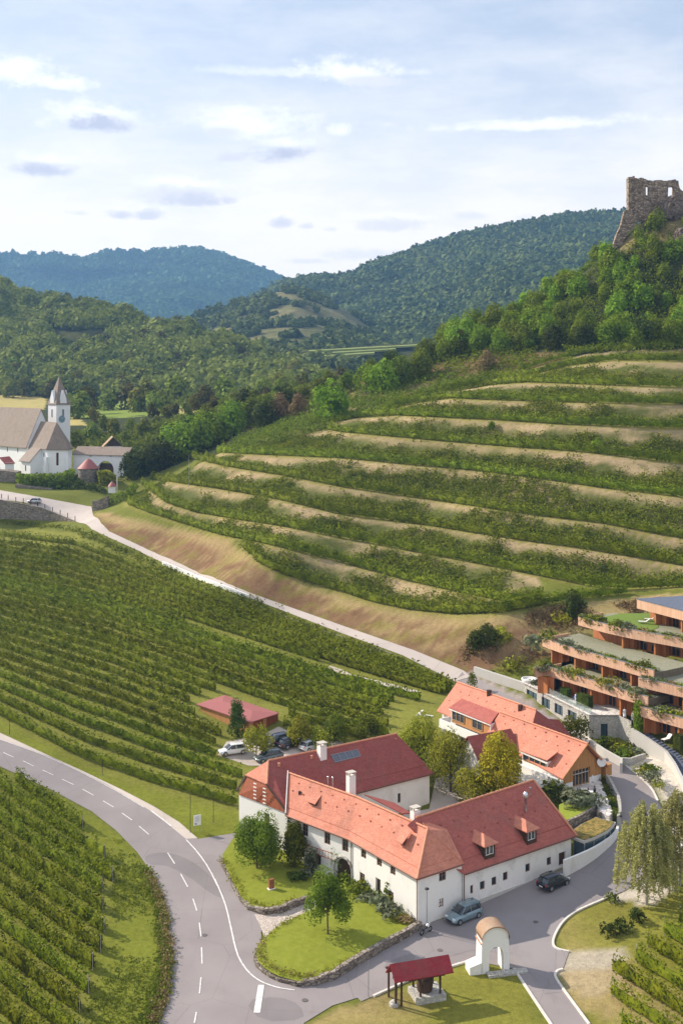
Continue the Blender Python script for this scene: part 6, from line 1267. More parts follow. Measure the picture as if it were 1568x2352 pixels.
# ================================================================== terraced hotel
hd_ = Vector((.555, -.832)); hn = Vector((.832, .555)); V3 = lambda v, z=0: Vector((v[0], v[1], z))
hotel = empty('terraced_hotel', Pz(1352.6, 1697, 5.0), 'modern terraced hotel with curved larch bands and planted balconies', 'hotel')
def line(ptsz): return [Vector(Pz(px, py, z)) for px, py, z in ptsz]
def tier(tops, zt, zfloor, back=9, rec=3.0, bh=1.5, floor_pts=None, doors=True, seed=1, ret=6, n0=1.2, pitch=6.1):
    P = [Vector(Pz(*p, zt)) for p in smoothpl(tops, 1)]; rr = random.Random(seed); zb = zt - bh
    nrm_ = []
    for i in range(len(P)):
        t = (P[min(i + 1, len(P) - 1)] - P[max(i - 1, 0)]); t.z = 0; t.normalize(); nrm_.append(Vector((-t.y, t.x, 0)))
    nrm_ = [n if n.x > 0 else -n for n in nrm_]
    mb = MB()
    for i in range(len(P) - 1):
        a, b = P[i], P[i + 1]; a2, b2 = a + nrm_[i] * .22, b + nrm_[i + 1] * .22; mb.prism([a.xy, b.xy, b2.xy, a2.xy], zb, zt)
    a = P[0]; mb.prism([a.xy, (a + nrm_[0] * .22).xy + Vector((.0, 0)), (a + V3(hn) * ret + V3(hd_) * .22).xy, (a + V3(hn) * ret).xy], zb, zt)
    part('larch_band', mb, W['wood_lt'], hotel)
    mb = MB()
    for i in range(len(P) - 1): a, b = P[i], P[i + 1]; mb.prism([a.xy - nrm_[i].xy * .04, b.xy - nrm_[i + 1].xy * .04, (b + nrm_[i + 1] * .30).xy, (a + nrm_[i] * .30).xy], zt, zt + .05)
    part('band_coping', mb, W['grey'], hotel)
    fr = [p + n * .2 for p, n in zip(P, nrm_)]; bk = [p + V3(hn) * back for p in P]
    mb = MB()
    for i in range(len(P) - 1): mb.prism([fr[i].xy, fr[i + 1].xy, bk[i + 1].xy, bk[i].xy], zb, zt - .45)
    part('planted_slab', mb, W['soilm'], hotel)
    mb = MB()
    for i in range(len(P) - 1): c_, d_ = P[i] + nrm_[i] * 1.7, P[i + 1] + nrm_[i + 1] * 1.7; mb.prism([c_.xy, d_.xy, (bk[i + 1] - V3(hn) * .1).xy, (bk[i] - V3(hn) * .1).xy], zt - .44, zt - .40)
    part('deck_paving', mb, W['deck'], hotel)
    # recessed wall, doors, piers of the storey under the band
    tot = sum((P[i + 1] - P[i]).length for i in range(len(P) - 1)); cum = [0]
    for i in range(len(P) - 1): cum.append(cum[-1] + (P[i + 1] - P[i]).length)
    def at(s, k):
        i = max(j for j in range(len(P) - 1) if cum[j] <= s + 1e-6); t = (s - cum[i]) / (cum[i + 1] - cum[i]); p = P[i].lerp(P[i + 1], min(t, 1)); n = nrm_[i].lerp(nrm_[i + 1], min(t, 1)); return p + n * k
    mb = MB(); N_ = int(tot / 1.5)
    for i in range(N_): a, b = at(tot * i / N_, rec), at(tot * (i + 1) / N_, rec); c, d = at(tot * (i + 1) / N_, rec + .2), at(tot * i / N_, rec + .2); mb.prism([a.xy, b.xy, c.xy, d.xy], zfloor - .2, zb + .01)
    part('room_wall', mb, W['wood_in'], hotel)
    s = n0
    while s < tot - 1.5:
        for w, k in ((.28, .35), (.28, 1.0)):
            a = at(s, .35); b = at(min(s + w, tot), .35); mb = MB(); d = at(s, rec) - a
            if k < .5: mb.prism([a.xy, b.xy, (b + d).xy, (a + d).xy], zfloor - .2, zb); part('dividing_wall', mb, W['wood_or'], hotel)
        if s + .6 < tot: a = at(s + .75, rec - .9); mb = MB(); mb.box((a.x, a.y, zfloor - .2), (.85, .95, zb - zfloor + .2), math.atan2(hn.y, hn.x)); part('cupboard', mb, W['wood_or'], hotel)
        for s0, w in ((s + 1.5, 1.5), (s + 3.8, 1.6)):
            if s0 + w > tot: continue
            a = at(s0, rec - .06); b = at(s0 + w, rec - .06); n = V3(hn) * .1
            mb = MB(); mb.obox((a.x, a.y, zfloor), b - a - Vector((0, 0, (b - a).z)), n * .5, (0, 0, zb - zfloor - .25)); g_ = part('glass_door', mb, W['pane'], hotel)
            mb = MB(); 
            q = (b - a); q.z = 0; q.normalize(); L_ = (b - a).length
            for e in (0, L_ / 2 - .03, L_ - .07): mb.obox(Vector((a.x, a.y, zfloor)) + q * e - n * .3, q * .07, n * .3, (0, 0, zb - zfloor - .2))
            child(g_, hotel, mb, 'door_frame', W['wood_or'])
        s += pitch
    return P, nrm_, at, tot
W['soilm'] = M_plain('planting_soil', (.16, .13, .09), .9, .3); W['paving'] = M_stone('light_paving', (.62, .57, .53), (.74, .70, .66), .9, .01); W['deck'] = M_plain('deck_boards', (.24, .235, .16), .8, .2)
S1 = tier(zb3([(110, 800), (135, 768), (200, 770), (400, 835), (600, 895), (900, 985), (1060, 1035), (1222, 1080)]), 12.8, 8.7, seed=1)
S2 = tier(zb3([(190, 500), (450, 590), (850, 700), (1280, 822)]), 15.9, 12.1, seed=2, n0=2.0)
S3 = tier(zb3([(540, 292), (900, 392), (1568, 512), (1760, 547)]), 19.0, 15.2, seed=3, n0=10, rec=3.4)
S4 = tier(zb3([(1115, 127), (1568, 242), (1760, 290)]), 22.2, 18.4, seed=4, n0=4, bh=1.5)
S2b = tier(zb3([(1130, 888), (1568, 988), (1760, 1035)]), 14.8, 11.0, seed=5, n0=1.2)
S0b = tier(zb3([(1120, 1160), (1180, 1185), (1568, 1292), (1760, 1345)]), 11.3, 7.4, seed=6, n0=1.0)
mb = MB(); P = S4[0]; mb.prism([P[0].xy - hn * 0, P[-1].xy, P[-1].xy + hn * 14, P[0].xy + hn * 9 + hd_ * 3], 22.22, 22.4); part('flat_roof', mb, W['slate'], hotel)
# stone-faced base storey
zB = 8.65
BA = Pz(1202.6, 1569, zB); BB = Pz(1352.6, 1642.4, zB); BC = Pz(1419.7, 1642.8, zB); BD = Pz(1449, 1662, zB - .4); B0 = Pz(1087, 1531, 9.2)
wo = [opn(BA, BB, *zb4([a])[0], *zb4([b])[0]) for a, b in (((850, 245), (925, 335)), ((960, 295), (1020, 378)), ((1055, 340), (1115, 425)), ((1152, 385), (1217, 468)))]
wo = [(a, b, 6.3, 7.9) for a, b, _, _ in wo]
mb = MB(); wall_edge(mb, BA, BB, 3.5, zB, wo, deep=.3); part('stone_base', mb, W['stone_lt'], hotel)
for o in wo: window(hotel, BA, BB, o, W['dark'], W['pane_b'], 2, 1, deep=.25)
dW = [opn(BB, BC, *zb3([a])[0], *zb3([b])[0]) for a, b in (((762, 1338), (830, 1490)), ((935, 1342), (1042, 1500)))]
dW = [(max(.2, a), min(b, (v2(BC) - v2(BB)).length - .1), 4.7, 7.3) for a, b, _, _ in dW]
mb = MB(); wall_edge(mb, BB, BC, 3.5, zB, dW, deep=.5); wall_edge(mb, BC, BD, 3.5, zB, []); part('entrance_wall', mb, W['stone_lt'], hotel)
for o in dW: window(hotel, BB, BC, o, W['dark'], W['pane_b'], 2, 1, 'glass_door', deep=.4)
mb = MB(); mb.prism([v2(BA) + hn * .0, v2(BB), v2(BC), v2(BC) + hn * 8, v2(BA) + hn * 9], zB - .3, zB + .02); part('sun_terrace', mb, W['paving'], hotel)
mb = MB(); mb.prism([v2(BA), v2(B0), v2(B0) + Vector((.4, .3)), v2(BA) + Vector((.4, .3))], 5.5, [zB, 9.15, 9.15, zB]); part('retaining_wall', mb, W['concrete'], hotel)
# glass balustrade on the base
gb = MB(); d = (v2(BB) - v2(BA)); n = Vector((-d.y, d.x)).normalized()
a = v2(BA) + n * .35; b = v2(BB) + n * .35; mb = MB(); mb.prism([a + d * .25, b, b + n * .03, a + d * .25 + n * .03], zB, zB + 1.0)
g = NG('balustrade_glass', .05, .5); g.b.inputs['Transmission Weight'].default_value = .9; g.col((.8, .9, .88)); W['rail_glass'] = g.mat
part('glass_rail', mb, W['rail_glass'], hotel)
# ramp wall to the right with stair
ramp = [Vector(Pz(*p)) for p in ((1449, 1673, 8.0), (1488, 1698, 7.3), (1525.4, 1724, 6.6), (1545, 1752, 6.0), (1560.6, 1782.6, 5.4), (1590, 1850, 4.6))]
mb = MB()
for i in range(len(ramp) - 1):
    a, b = ramp[i], ramp[i + 1]; t = (b - a).normalized(); n = Vector((-t.y, t.x)); n = n if n.x > 0 else -n; mb.prism([a.xy, b.xy, b.xy + n * .4, a.xy + n * .4], 2.5, [a.z, b.z, b.z, a.z])
rw_ = empty('ramp_wall', tuple(ramp[2]), 'pale concrete wall stepping down beside the hotel stairs', 'wall'); part('wall', mb, W['concrete'], rw_)
mb = MB(); 
for i in range(26):
    t = i / 26 * (len(ramp) - 1.01); k = int(t); p = ramp[k].lerp(ramp[k + 1], t - k); mb.box((p.x + 1.4, p.y + .6, p.z - 2.2), (2.0, 1.0, 1.6), -.9)
part('stair_steps', mb, W['slate'], rw_)
# planter shrubs
sm = {}
def shrub_proto(mat, w=1.0, h=.8, n=170, s=.17): 
    k = (mat, w); 
    if k not in sm: sm[k] = tree('shrub', (0, 0, -500), h * 1.0, w, 'x', n, s, mat, hash(mat) % 97 if False else len(mat) * 7, bare=0, rzf=h * .75, lobes=8, lr=.55, trunkr=.03)
    return sm[k]
lbls = {'leaf': 'green', 'leaf_grey': 'grey-green', 'leaf_dark': 'dark', 'scrub': 'yellow-green', 'leaf_brn': 'tawny', 'leaf_olive': 'olive'}
def plant(x, y, z, mat, s, where, group, rng, kind_n='shrub'):
    p = shrub_proto(mat); sh = (s * rng.uniform(.85, 1.3), s * rng.uniform(.85, 1.3), s * rng.uniform(.7, 1.1)); return copy_tree(p, (x, y, z), rng.uniform(0, 6.28), sh, '%s shrub %s' % (lbls[mat], where), group)
rg2 = np.random.RandomState(8); mats_ = ['leaf', 'leaf_grey', 'scrub', 'leaf_olive', 'leaf', 'leaf_brn', 'leaf_grey']
for (tr, nm_, lo) in ((S1, 'second', .45), (S2, 'third', .4), (S3, 'fourth', .35), (S2b, 'upper right', .4), (S0b, 'lower right', .4)):
    P, nn_, at, tot = tr; s = .5; zt = P[0].z
    while s < min(tot - .3, 30):
        p = at(s, rg2.uniform(.5, 1.0)); mt = mats_[rg2.randint(len(mats_))]; big = rg2.rand() < .22
        plant(p.x, p.y, zt - .5, mt, rg2.uniform(.7, 1.0) * (1.6 if big else .95), 'planted on the %s hotel balcony' % nm_, 'shrubs on the hotel balconies', rg2); s += rg2.uniform(.45, 1.0)
for tr, nm_ in ((S1, 'second'), (S2, 'third'), (S3, 'fourth'), (S2b, 'upper right'), (S0b, 'lower right')):   # low ground cover in the planting strips
    P, nn_, at, tot = tr; rng = np.random.RandomState(int(tot * 7)); n = int(min(tot, 30) * 60); ss = rng.uniform(0, min(tot, 30) - .2, n); q = np.array([tuple(at(a, k)) for a, k in zip(ss, rng.uniform(.3, 1.7, n))]); q[:, 2] += -.42 + rng.uniform(0, .45, n) * (.4 + np.abs(np.sin(ss * 1.3)))
    e = rng.normal(0, 1, (n, 3)); e[:, 2] += 1; V, Fq = leafquads(q, e, .16, rng); npmesh('ground_cover', V, Fq, W[('scrub', 'leaf_grey', 'leaf', 'leaf_grey', 'scrub')[int(tot) % 5]], hotel)['kind'] = 'stuff'
def hedge_box(px, py, z, w, d, h, lab, rz=-.98):
    x, y, _ = Pz(px, py, z); rng = np.random.RandomState(int(px)); n = int((w * d + 2 * (w + d) * h) * 70); r = empty('clipped_hedge', (x, y, z), lab, 'hedge', 'clipped hedges on the hotel')
    P = rng.uniform(-.5, .5, (n, 3)); ax_ = rng.randint(0, 3, n); sg = np.where(rng.rand(n) < .5, -.5, .5); sg = np.where(ax_ == 2, .5, sg); P[np.arange(n), ax_] = sg; e = np.zeros((n, 3)); e[np.arange(n), ax_] = np.sign(sg)
    P = P * np.array([w, d, h]); P[:, 2] += h / 2; V, Fq = leafquads(P, e, .11, rng); c, s = math.cos(rz), math.sin(rz); V = np.stack([V[:, 0] * c - V[:, 1] * s, V[:, 0] * s + V[:, 1] * c, V[:, 2]], 1)
    o = npmesh('foliage', V, Fq, W['leaf_dark']); o.parent = r; mb = MB(); mb.box((0, 0, 0), (w * .92, d * .92, h * .95), rz); mb.build('branch_core', W['leaf_dark'], r)
for px, py, z, w, h, lb in ((1298, 1603, 8.7, 1.6, 1.5, 'dark clipped hedge left of the blue-robed guest'), (1342, 1622, 8.7, 2.6, 1.8, 'largest dark hedge on the lowest sun terrace'), (1438, 1503, 12.4, 3.0, 1.6, 'dark hedge on the third balcony by the robed guest'),
        (1505, 1520, 12.4, 3.2, 1.5, 'dark hedge on the third balcony near the folded parasol'), (1553, 1440, 15.6, 3.6, 1.3, 'dark hedge along the top balcony'), (1558, 1720, 7.3, 1.3, 2.0, 'narrow tall hedge beside the hotel stairs'), (1560, 1560, 11.4, 2.8, 1.8, 'bluish dark hedge at the right edge of the picture')):
    hedge_box(px, py, z, w, 1.0, h, lb)
hedge_v = empty('climber_pillar', Pz(1464, 1680, 7.5), 'bright green creeper column at the hotel corner', 'climber'); rng = np.random.RandomState(4)
x, y, _ = Pz(1464, 1680, 7.5); n = 900; P = np.stack([x + rng.normal(0, .35, n), y + rng.normal(0, .35, n), rng.uniform(7.0, 12.0, n)], 1); V, Fq = leafquads(P, rng.normal(0, 1, (n, 3)), .16, rng); npmesh('foliage', V, Fq, W['leaf_lush'], hedge_v)
# lawn on the top deck and hillside wall
mb = MB(); q = [Pz(*p, 18.65)[:2] for p in zb3([(700, 320), (960, 262), (1310, 262), (1330, 400), (1240, 430), (1000, 390)])]; mb.prism(q, 18.5, 18.66); g = NG('roof_lawn', .9); g.col(g.mix(g.ramp(g.noise(4), .3, .7), (.10, .16, .02), (.17, .24, .035))); part('roof_lawn', mb, g.mat, hotel)
# ------------------------------------------------------------------ people
def person(loc, rz, lab, robe='cloth', h=1.72, legs='skin', walk=.12, seat=False, hair='hair'):
    r = empty('person', loc, lab, 'person', None, rz); k = h / 1.75
    J = [(0, 0, .95), (0, 0, 1.15), (0, 0, 1.38), (0, 0, 1.48), (0, .01, 1.56), (0, .015, 1.66), (0, 0, 1.74), (-.19, 0, 1.40), (-.25, .02, 1.12), (-.22, .16, .90), (-.21, .22, .82), (.19, 0, 1.40), (.25, .02, 1.12), (.24, .12, .88), (.23, .17, .80),
         (-.10, 0, .90), (-.11, walk, .50), (-.11, walk - .1, .09), (-.11, walk + .06, .03), (.10, 0, .90), (.11, -walk, .50), (.11, -walk - .16, .09), (.11, -walk - .02, .03), (.0, .12, 1.64)]
    if seat: J = [(x, y - .3 * (z > .6), z - .42 if z > .6 else z) for x, y, z in J]; J[15] = (-.1, -.3, .5); J[16] = (-.11, .15, .5); J[19] = (.1, -.3, .5); J[20] = (.11, .15, .5); J[17] = (-.11, .15, .09); J[21] = (.11, .15, .09); J[18] = (-.11, .28, .03); J[22] = (.11, .28, .03)
    Rr = [.14, .13, .15, .06, .065, .095, .07, .06, .045, .032, .022, .06, .045, .032, .022, .09, .06, .04, .035, .09, .06, .04, .035, .02]
    E = [(0, 1), (1, 2), (2, 3), (3, 4), (4, 5), (5, 6), (2, 7), (7, 8), (8, 9), (9, 10), (2, 11), (11, 12), (12, 13), (13, 14), (0, 15), (15, 16), (16, 17), (17, 18), (0, 19), (19, 20), (20, 21), (21, 22), (5, 23)]
    for hnd, dx in ((10, -1), (14, 1)):        # five fingers per hand
        hx, hy, hz = J[hnd]
        for f in range(5): J.append((hx + dx * (f - 2) * .018 if f < 4 else hx - dx * .05, hy + (.05 if f < 4 else .02), hz - (.07 if f < 4 else .01))); Rr.append(.009); E.append((hnd, len(J) - 1))
    me = bpy.data.meshes.new('body'); me.from_pydata([(x * k, y * k, z * k) for x, y, z in J], E, []); me.materials.append(W[legs]); o = bpy.data.objects.new('body', me); link(o, r)
    m = o.modifiers.new('skin', 'SKIN'); 
    for i, v in enumerate(me.skin_vertices[0].data): v.radius = (Rr[i] * k, Rr[i] * k); v.use_root = (i == 0)
    o.modifiers.new('sub', 'SUBSURF').render_levels = 1
    ys = -.3 if seat else 0; zs = -.42 if seat else 0
    mb = MB(); prof = [(.25, .45 if not seat else .92), (.22, .75 if not seat else .93), (.175, 1.02), (.20, 1.25), (.21, 1.40), (.09, 1.48)]
    mb.lathe((0, ys * k, 0), [(a * k, (b + zs) * k) for a, b in prof], 14); 
    for s_, j in ((-1, (7, 8, 9)), (1, (11, 12, 13))): mb.tube([Vector(J[q]) * k for q in j], [.085 * k, .07 * k, .065 * k], 8)
    mb.build('bathrobe' if robe == 'cloth' else 'coat', W[robe], r)
    mb = MB(); mb.lathe((0, (ys - .01) * k, (1.62 + zs) * k), [(.098 * k, 0), (.108 * k, .05), (.10 * k, .11), (.05 * k, .155), (.005, .16)], 12); mb.build('hair', W[hair], r); return r
person(Pz(1407, 1489, 12.15), 2.6, 'person in long white bathrobe standing on the third balcony'); W['cloth_b'] = M_plain('pale_blue_cloth', (.42, .52, .78), .8)
person(Pz(1323, 1616, 8.68), 2.2, 'person in pale blue robe on the lowest sun terrace between hedges', 'cloth_b'); person(Pz(1434, 1652, 8.68), .5, 'person in white robe standing left at the curved terrace corner')
person(Pz(1453, 1660, 8.3), 2.0, 'person in white robe next to the green creeper column'); person(Pz(1368, 1480, 12.15), 1.0, 'seated person in white robe on a terrace lounger', seat=True)
person(Pz(*zb5([(528, 930)])[0], 4.05), 1.2, 'person in dark clothes on the paved tavern terrace', 'dark', legs='dark')
# ------------------------------------------------------------------ loungers, chairs, parasols, tables
def lounger(loc, rz, lab, grp='sun loungers on the hotel terraces'):
    r = empty('sun_lounger', loc, lab, 'sun lounger', grp, rz)
    mb = MB(); mb.box((0, .25, .28), (.62, 1.3, .05)); mb.box((-.28, .25, .2), (.05, 1.3, .08)); mb.box((.28, .25, .2), (.05, 1.3, .08)); mb.build('frame', W['grey'], r)
    mb = MB(); mb.slab([(-.3, -.35, .36), (.3, -.35, .36), (.3, .9, .36), (-.3, .9, .36)], [(0, 1, 2, 3)], .07); mb.build('seat', W['white'], r)
    mb = MB(); mb.slab([(-.3, -.35, .36), (.3, -.35, .36), (.3, -.95, .85), (-.3, -.95, .85)], [(0, 3, 2, 1)], .07); mb.build('backrest', W['white'], r)
    for x in (-.27, .27):
        for y in (-.3, .8): mb = MB(); mb.box((x, y, 0), (.05, .05, .26)); mb.build('leg', W['grey'], r)
    return r
L0 = lounger(Pz(1385, 1483, 12.15), 2.2, 'sun lounger beside the robed guest on the third balcony')
def more(src, px, py, z, rz, lab): return copy_tree(src, Pz(px, py, z), rz, 1, lab)
def copy_deep(src, loc, rz, lab): c = copy_tree(src, loc, rz, 1, lab); return c
more(L0, 1455, 1513, 12.15, 2.6, 'grey-white lounger left of the folded parasol'); more(L0, 1468, 1512, 12.15, 2.4, 'grey-white lounger right of the folded parasol'); more(L0, 1548, 1528, 12.15, 2.5, 'white lounger at the right end of the third balcony')
more(L0, 1233, 1563, 8.7, 1.2, 'tilted sun lounger at the far left of the lowest sun terrace'); more(L0, 1478, 1432, 18.7, 1.3, 'left white lounger on the roof lawn'); more(L0, 1492, 1426, 18.7, 1.3, 'right white lounger on the roof lawn'); more(L0, 1530, 1702, 7.5, 2.2, 'white lounger behind the ramp wall')
def parasol(loc, lab, h=2.4, r_=.32, open_=False, col='white', grp=None):
    r = empty('parasol', loc, lab, 'parasol', grp); mb = MB(); mb.tube([(0, 0, 0), (0, 0, h)], .03, 6); mb.build('pole', W['grey'], r); mb = MB(); mb.box((0, 0, 0), (.5, .5, .08)); mb.build('base', W['grey'], r)
    mb = MB(); pr = [(r_, .55), (r_ * .8, .9), (r_ * .55, 1.6), (.05, h)] if not open_ else [(1.3, h - .5), (.7, h - .2), (.04, h)]; mb.lathe((0, 0, 0), pr, 10); mb.build('canopy', W[col], r); return r
parasol(Pz(1479, 1516, 12.15), 'closed white parasol under the fourth floor band'); parasol(Pz(*zb5([(492, 730)])[0], 4.05), 'closed white parasol before the tavern gable', 3.0)
def table(loc, rz, lab, top='white', r=.45):
    t = empty('patio_table', loc, lab, 'table', 'patio tables'); mb = MB(); mb.lathe((0, 0, .70), [(r, 0), (r, .04)], 14); mb.build('table_top', W[top], t); mb = MB(); mb.tube([(0, 0, 0), (0, 0, .7)], .04, 6); mb.build('leg', W['dark'], t); mb = MB(); mb.lathe((0, 0, 0), [(.28, 0), (.28, .03)], 12); mb.build('base', W['dark'], t)
def chair(loc, rz, lab, col='wood_red'):
    t = empty('patio_chair', loc, lab, 'chair', 'patio chairs', rz); mb = MB(); mb.box((0, 0, .43), (.45, .45, .04)); mb.build('seat', W[col], t); mb = MB(); mb.box((0, -.21, .47), (.45, .04, .42)); mb.build('backrest', W[col], t)
    for x in (-.2, .2):
        for y in (-.2, .2): mb = MB(); mb.box((x, y, 0), (.04, .04, .43)); mb.build('leg', W['dark'], t)
    return t
for i, (a, b) in enumerate(((405, 880), (480, 905))):
    q = Pz(*zb5([(a, b)])[0], 4.05); table(q, 0, ('small round table nearer the tavern wall', 'small round table next to the dark-clothed guest')[i])
    chair((q[0] - .8, q[1] - .2, 4.05), 1.5, 'red-brown chair left of the %s terrace table' % ('upper', 'lower')[i]); chair((q[0] + .8, q[1] + .1, 4.05), -1.5, 'red-brown chair right of the %s terrace table' % ('upper', 'lower')[i])
hot_tub = empty('hot_tub', Pz(1215, 1566, 8.7), 'round white outdoor tub at the left of the sun terrace', 'hot tub'); x, y, _ = Pz(1215, 1566, 8.7); mb = MB(); mb.lathe((x, y, 8.66), [(1.2, 0), (1.35, .5), (1.3, .62), (1.1, .62), (1.05, .4), (.0, .4)], 20); part('tub_shell', mb, W['white'], hot_tub)
# ================================================================== tavern terrace, garage and walls along the street
terrace = empty('tavern_terrace', Pz(*zb5([(450, 850)])[0], 4.0), 'paved white terrace in front of the board gable with a low planted edge', 'terrace')
tp = [Pz(*p, 4.0)[:2] for p in zb5([(215, 800), (600, 712), (745, 1090), (700, 1135), (575, 1085), (540, 1010), (240, 905)])]
mb = MB(); mb.prism(tp, .5, 4.03); part('paving_slab', mb, W['paving'], terrace)
def wallrun(name, pts, z1, z0, t, mat, lab, cat='wall', px=True, parent_part='wall', grp=None):   # wall following picture points; z1 = top height per point
    P = [Vector(Pz(p[0], p[1], z)) for p, z in zip(pts, z1)]; r = empty(name, tuple(P[0]), lab, cat, grp); mb = MB(); n = len(P)
    Nn_ = []
    for i in range(n): tt = P[min(i + 1, n - 1)] - P[max(i - 1, 0)]; tt.z = 0; tt.normalize(); Nn_.append(Vector((-tt.y, tt.x, 0)) * t)
    for i in range(n - 1):
        zz = z0 if not hasattr(z0, '__len__') else z0[i]; mb.prism([P[i].xy, P[i + 1].xy, (P[i + 1] + Nn_[i + 1]).xy, (P[i] + Nn_[i]).xy], zz, [P[i].z, P[i + 1].z, P[i + 1].z, P[i].z])
    part(parent_part, mb, W[mat], r); return r, P
wallrun('terrace_wall', zb5([(655, 640), (700, 700), (745, 790), (790, 880), (808, 960), (812, 1060), (790, 1130)]), [4.9, 4.8, 4.6, 4.4, 4.3, 4.2, 4.1], .5, .35, 'stone_lt', 'narrow pale stone wall between the terrace planting and the street')
wallrun('curved_white_wall', smoothpl(zb5([(815, 1130), (820, 1190), (815, 1260), (795, 1310), (740, 1370), (660, 1425), (560, 1490), (420, 1560), (180, 1655)]), 1), [2.9] * 99, -.5, -.3, 'plaster', 'curved white street wall sweeping round the glazed garage')
gr_ = zb5([(262, 1365), (400, 1415), (520, 1375), (660, 1305), (730, 1250), (778, 1190), (640, 1160), (540, 1130), (380, 1210), (262, 1290)])
gp = [Pz(*p, 3.9)[:2] for p in gr_]; garage = empty('green_roof_garage', gp[0] + (1.,), 'glazed garage with grassy flat roof behind the curved white wall', 'garage')
mb = MB(); mb.prism(gp, 3.45, 3.75); part('roof_rim', mb, W['concrete'], garage); c = sum((v2(p) for p in gp), Vector((0, 0))) / len(gp)
mb = MB(); mb.prism([c + (v2(p) - c) * .93 for p in gp], 3.76, 3.84); g = NG('sedum_roof', .95); f = g.noise(2.2, det=5); g.col(g.mix(g.ramp(f, .4, .62), (.10, .10, .02), (.33, .21, .06))); part('planted_roof', mb, g.mat, garage)
mb = MB(); mb.prism([c + (v2(p) - c) * .9 for p in gp], -.3, 3.45); part('glass_wall', mb, W['pane_b'], garage)
for k in range(6):
    a = c + (v2(gp[0]) - c) * .92 if k == 0 else c + (v2(gp[min(k, 5)]) - c) * .92; mb = MB(); mb.box((a.x, a.y, -.3), (.12, .12, 3.75)); part('post', mb, W['grey'], garage)
q = [Pz(*p, 3.2) for p in zb5([(215, 1190), (330, 1130), (430, 1075), (560, 1010)])]
wallrun('garden_wall', zb5([(225, 1190), (380, 1120), (560, 1010), (575, 1085)]), [4.2] * 9, .5, .4, 'stone', 'dark stone garden wall behind the grassy garage roof')
mb = MB(); mb.prism([Pz(*p, 4.1)[:2] for p in zb5([(110, 1000), (240, 930), (540, 1010), (230, 1185)])], .5, 4.1); g = NG('garden_lawn', .95); g.col(g.mix(g.ramp(g.noise(3), .3, .7), (.20, .25, .02), (.27, .31, .035))); ly = mb.build('garden_lawn', g.mat); tag(ly, kind='structure')
for (a, b, mt, s, z, w) in ((60, 850, 'scrub', 1.6, 4, 'by the tavern wall corner'), (130, 900, 'leaf_dark', 1.5, 4, 'at the left end of the small garden'), (60, 820, 'leaf_lush' if False else 'leaf', 1.3, 4, 'nearest the tavern wall'), (280, 960, 'leaf_grey', 1.9, 4, 'left in front of the terrace'), (380, 990, 'leaf_grey', 1.9, 4, 'in the middle before the terrace'), (470, 980, 'leaf_grey', 1.7, 4, 'right before the terrace tables'), (350, 1020, 'leaf_grey', 1.5, 4, 'lowest of the grey-green mounds before the terrace')):
    p = Pz(*zb5([(a, b)])[0], 4.1); plant(p[0], p[1], 4.0, mt, s, w, 'shrubs round the tavern terrace', rg2)
for i, (a, b) in enumerate(((625, 720), (645, 780), (665, 840), (690, 890), (705, 940), (725, 990), (745, 1050), (760, 1100))):
    p = Pz(*zb5([(a + 12, b)])[0], 4.0); plant(p[0], p[1], 3.6, ('leaf', 'scrub', 'leaf_dark')[i % 3], .75, 'in the bed along the street side of the terrace, %s from the gable' % ordinal(i + 1), 'shrubs round the tavern terrace', rg2)
# forecourt bed and walls of the hotel
wallrun('bed_wall', zb5([(470, 238), (640, 350), (830, 455), (825, 510)]), [5.9, 5.8, 5.6, 5.6], 3.5, .35, 'concrete', 'low pale wall along the street before the hotel entrance')
wallrun('bed_stone_wall', zb5([(828, 450), (960, 455), (1060, 420), (1130, 400)]), [5.6] * 5, 3.5, .35, 'stone_lt', 'grey stone wall curving round the hotel entrance bed')
for i, (a, b, mt) in enumerate(((640, 250, 'leaf'), (720, 270, 'scrub'), (790, 300, 'leaf'), (860, 320, 'leaf_olive'), (900, 370, 'scrub'), (960, 340, 'leaf'), (1010, 360, 'leaf_grey'), (850, 390, 'leaf'), (780, 350, 'scrub'), (930, 300, 'leaf_dark'), (690, 235, 'leaf_dark'), (1080, 580, 'leaf_olive'), (1130, 560, 'leaf'), (1190, 640, 'leaf_grey'), (1240, 680, 'leaf_grey'), (1290, 730, 'leaf_olive'), (1200, 560, 'leaf'))):
    p = Pz(*zb5([(a, b + 25)])[0], 5.2 if i < 11 else 4.8); plant(p[0], p[1], p[2] - .3, mt, 1.25 if i < 11 else 1.1, ('in the entrance bed of the hotel' if i < 11 else 'potted against the ramp wall'), 'shrubs in the hotel forecourt', rg2)
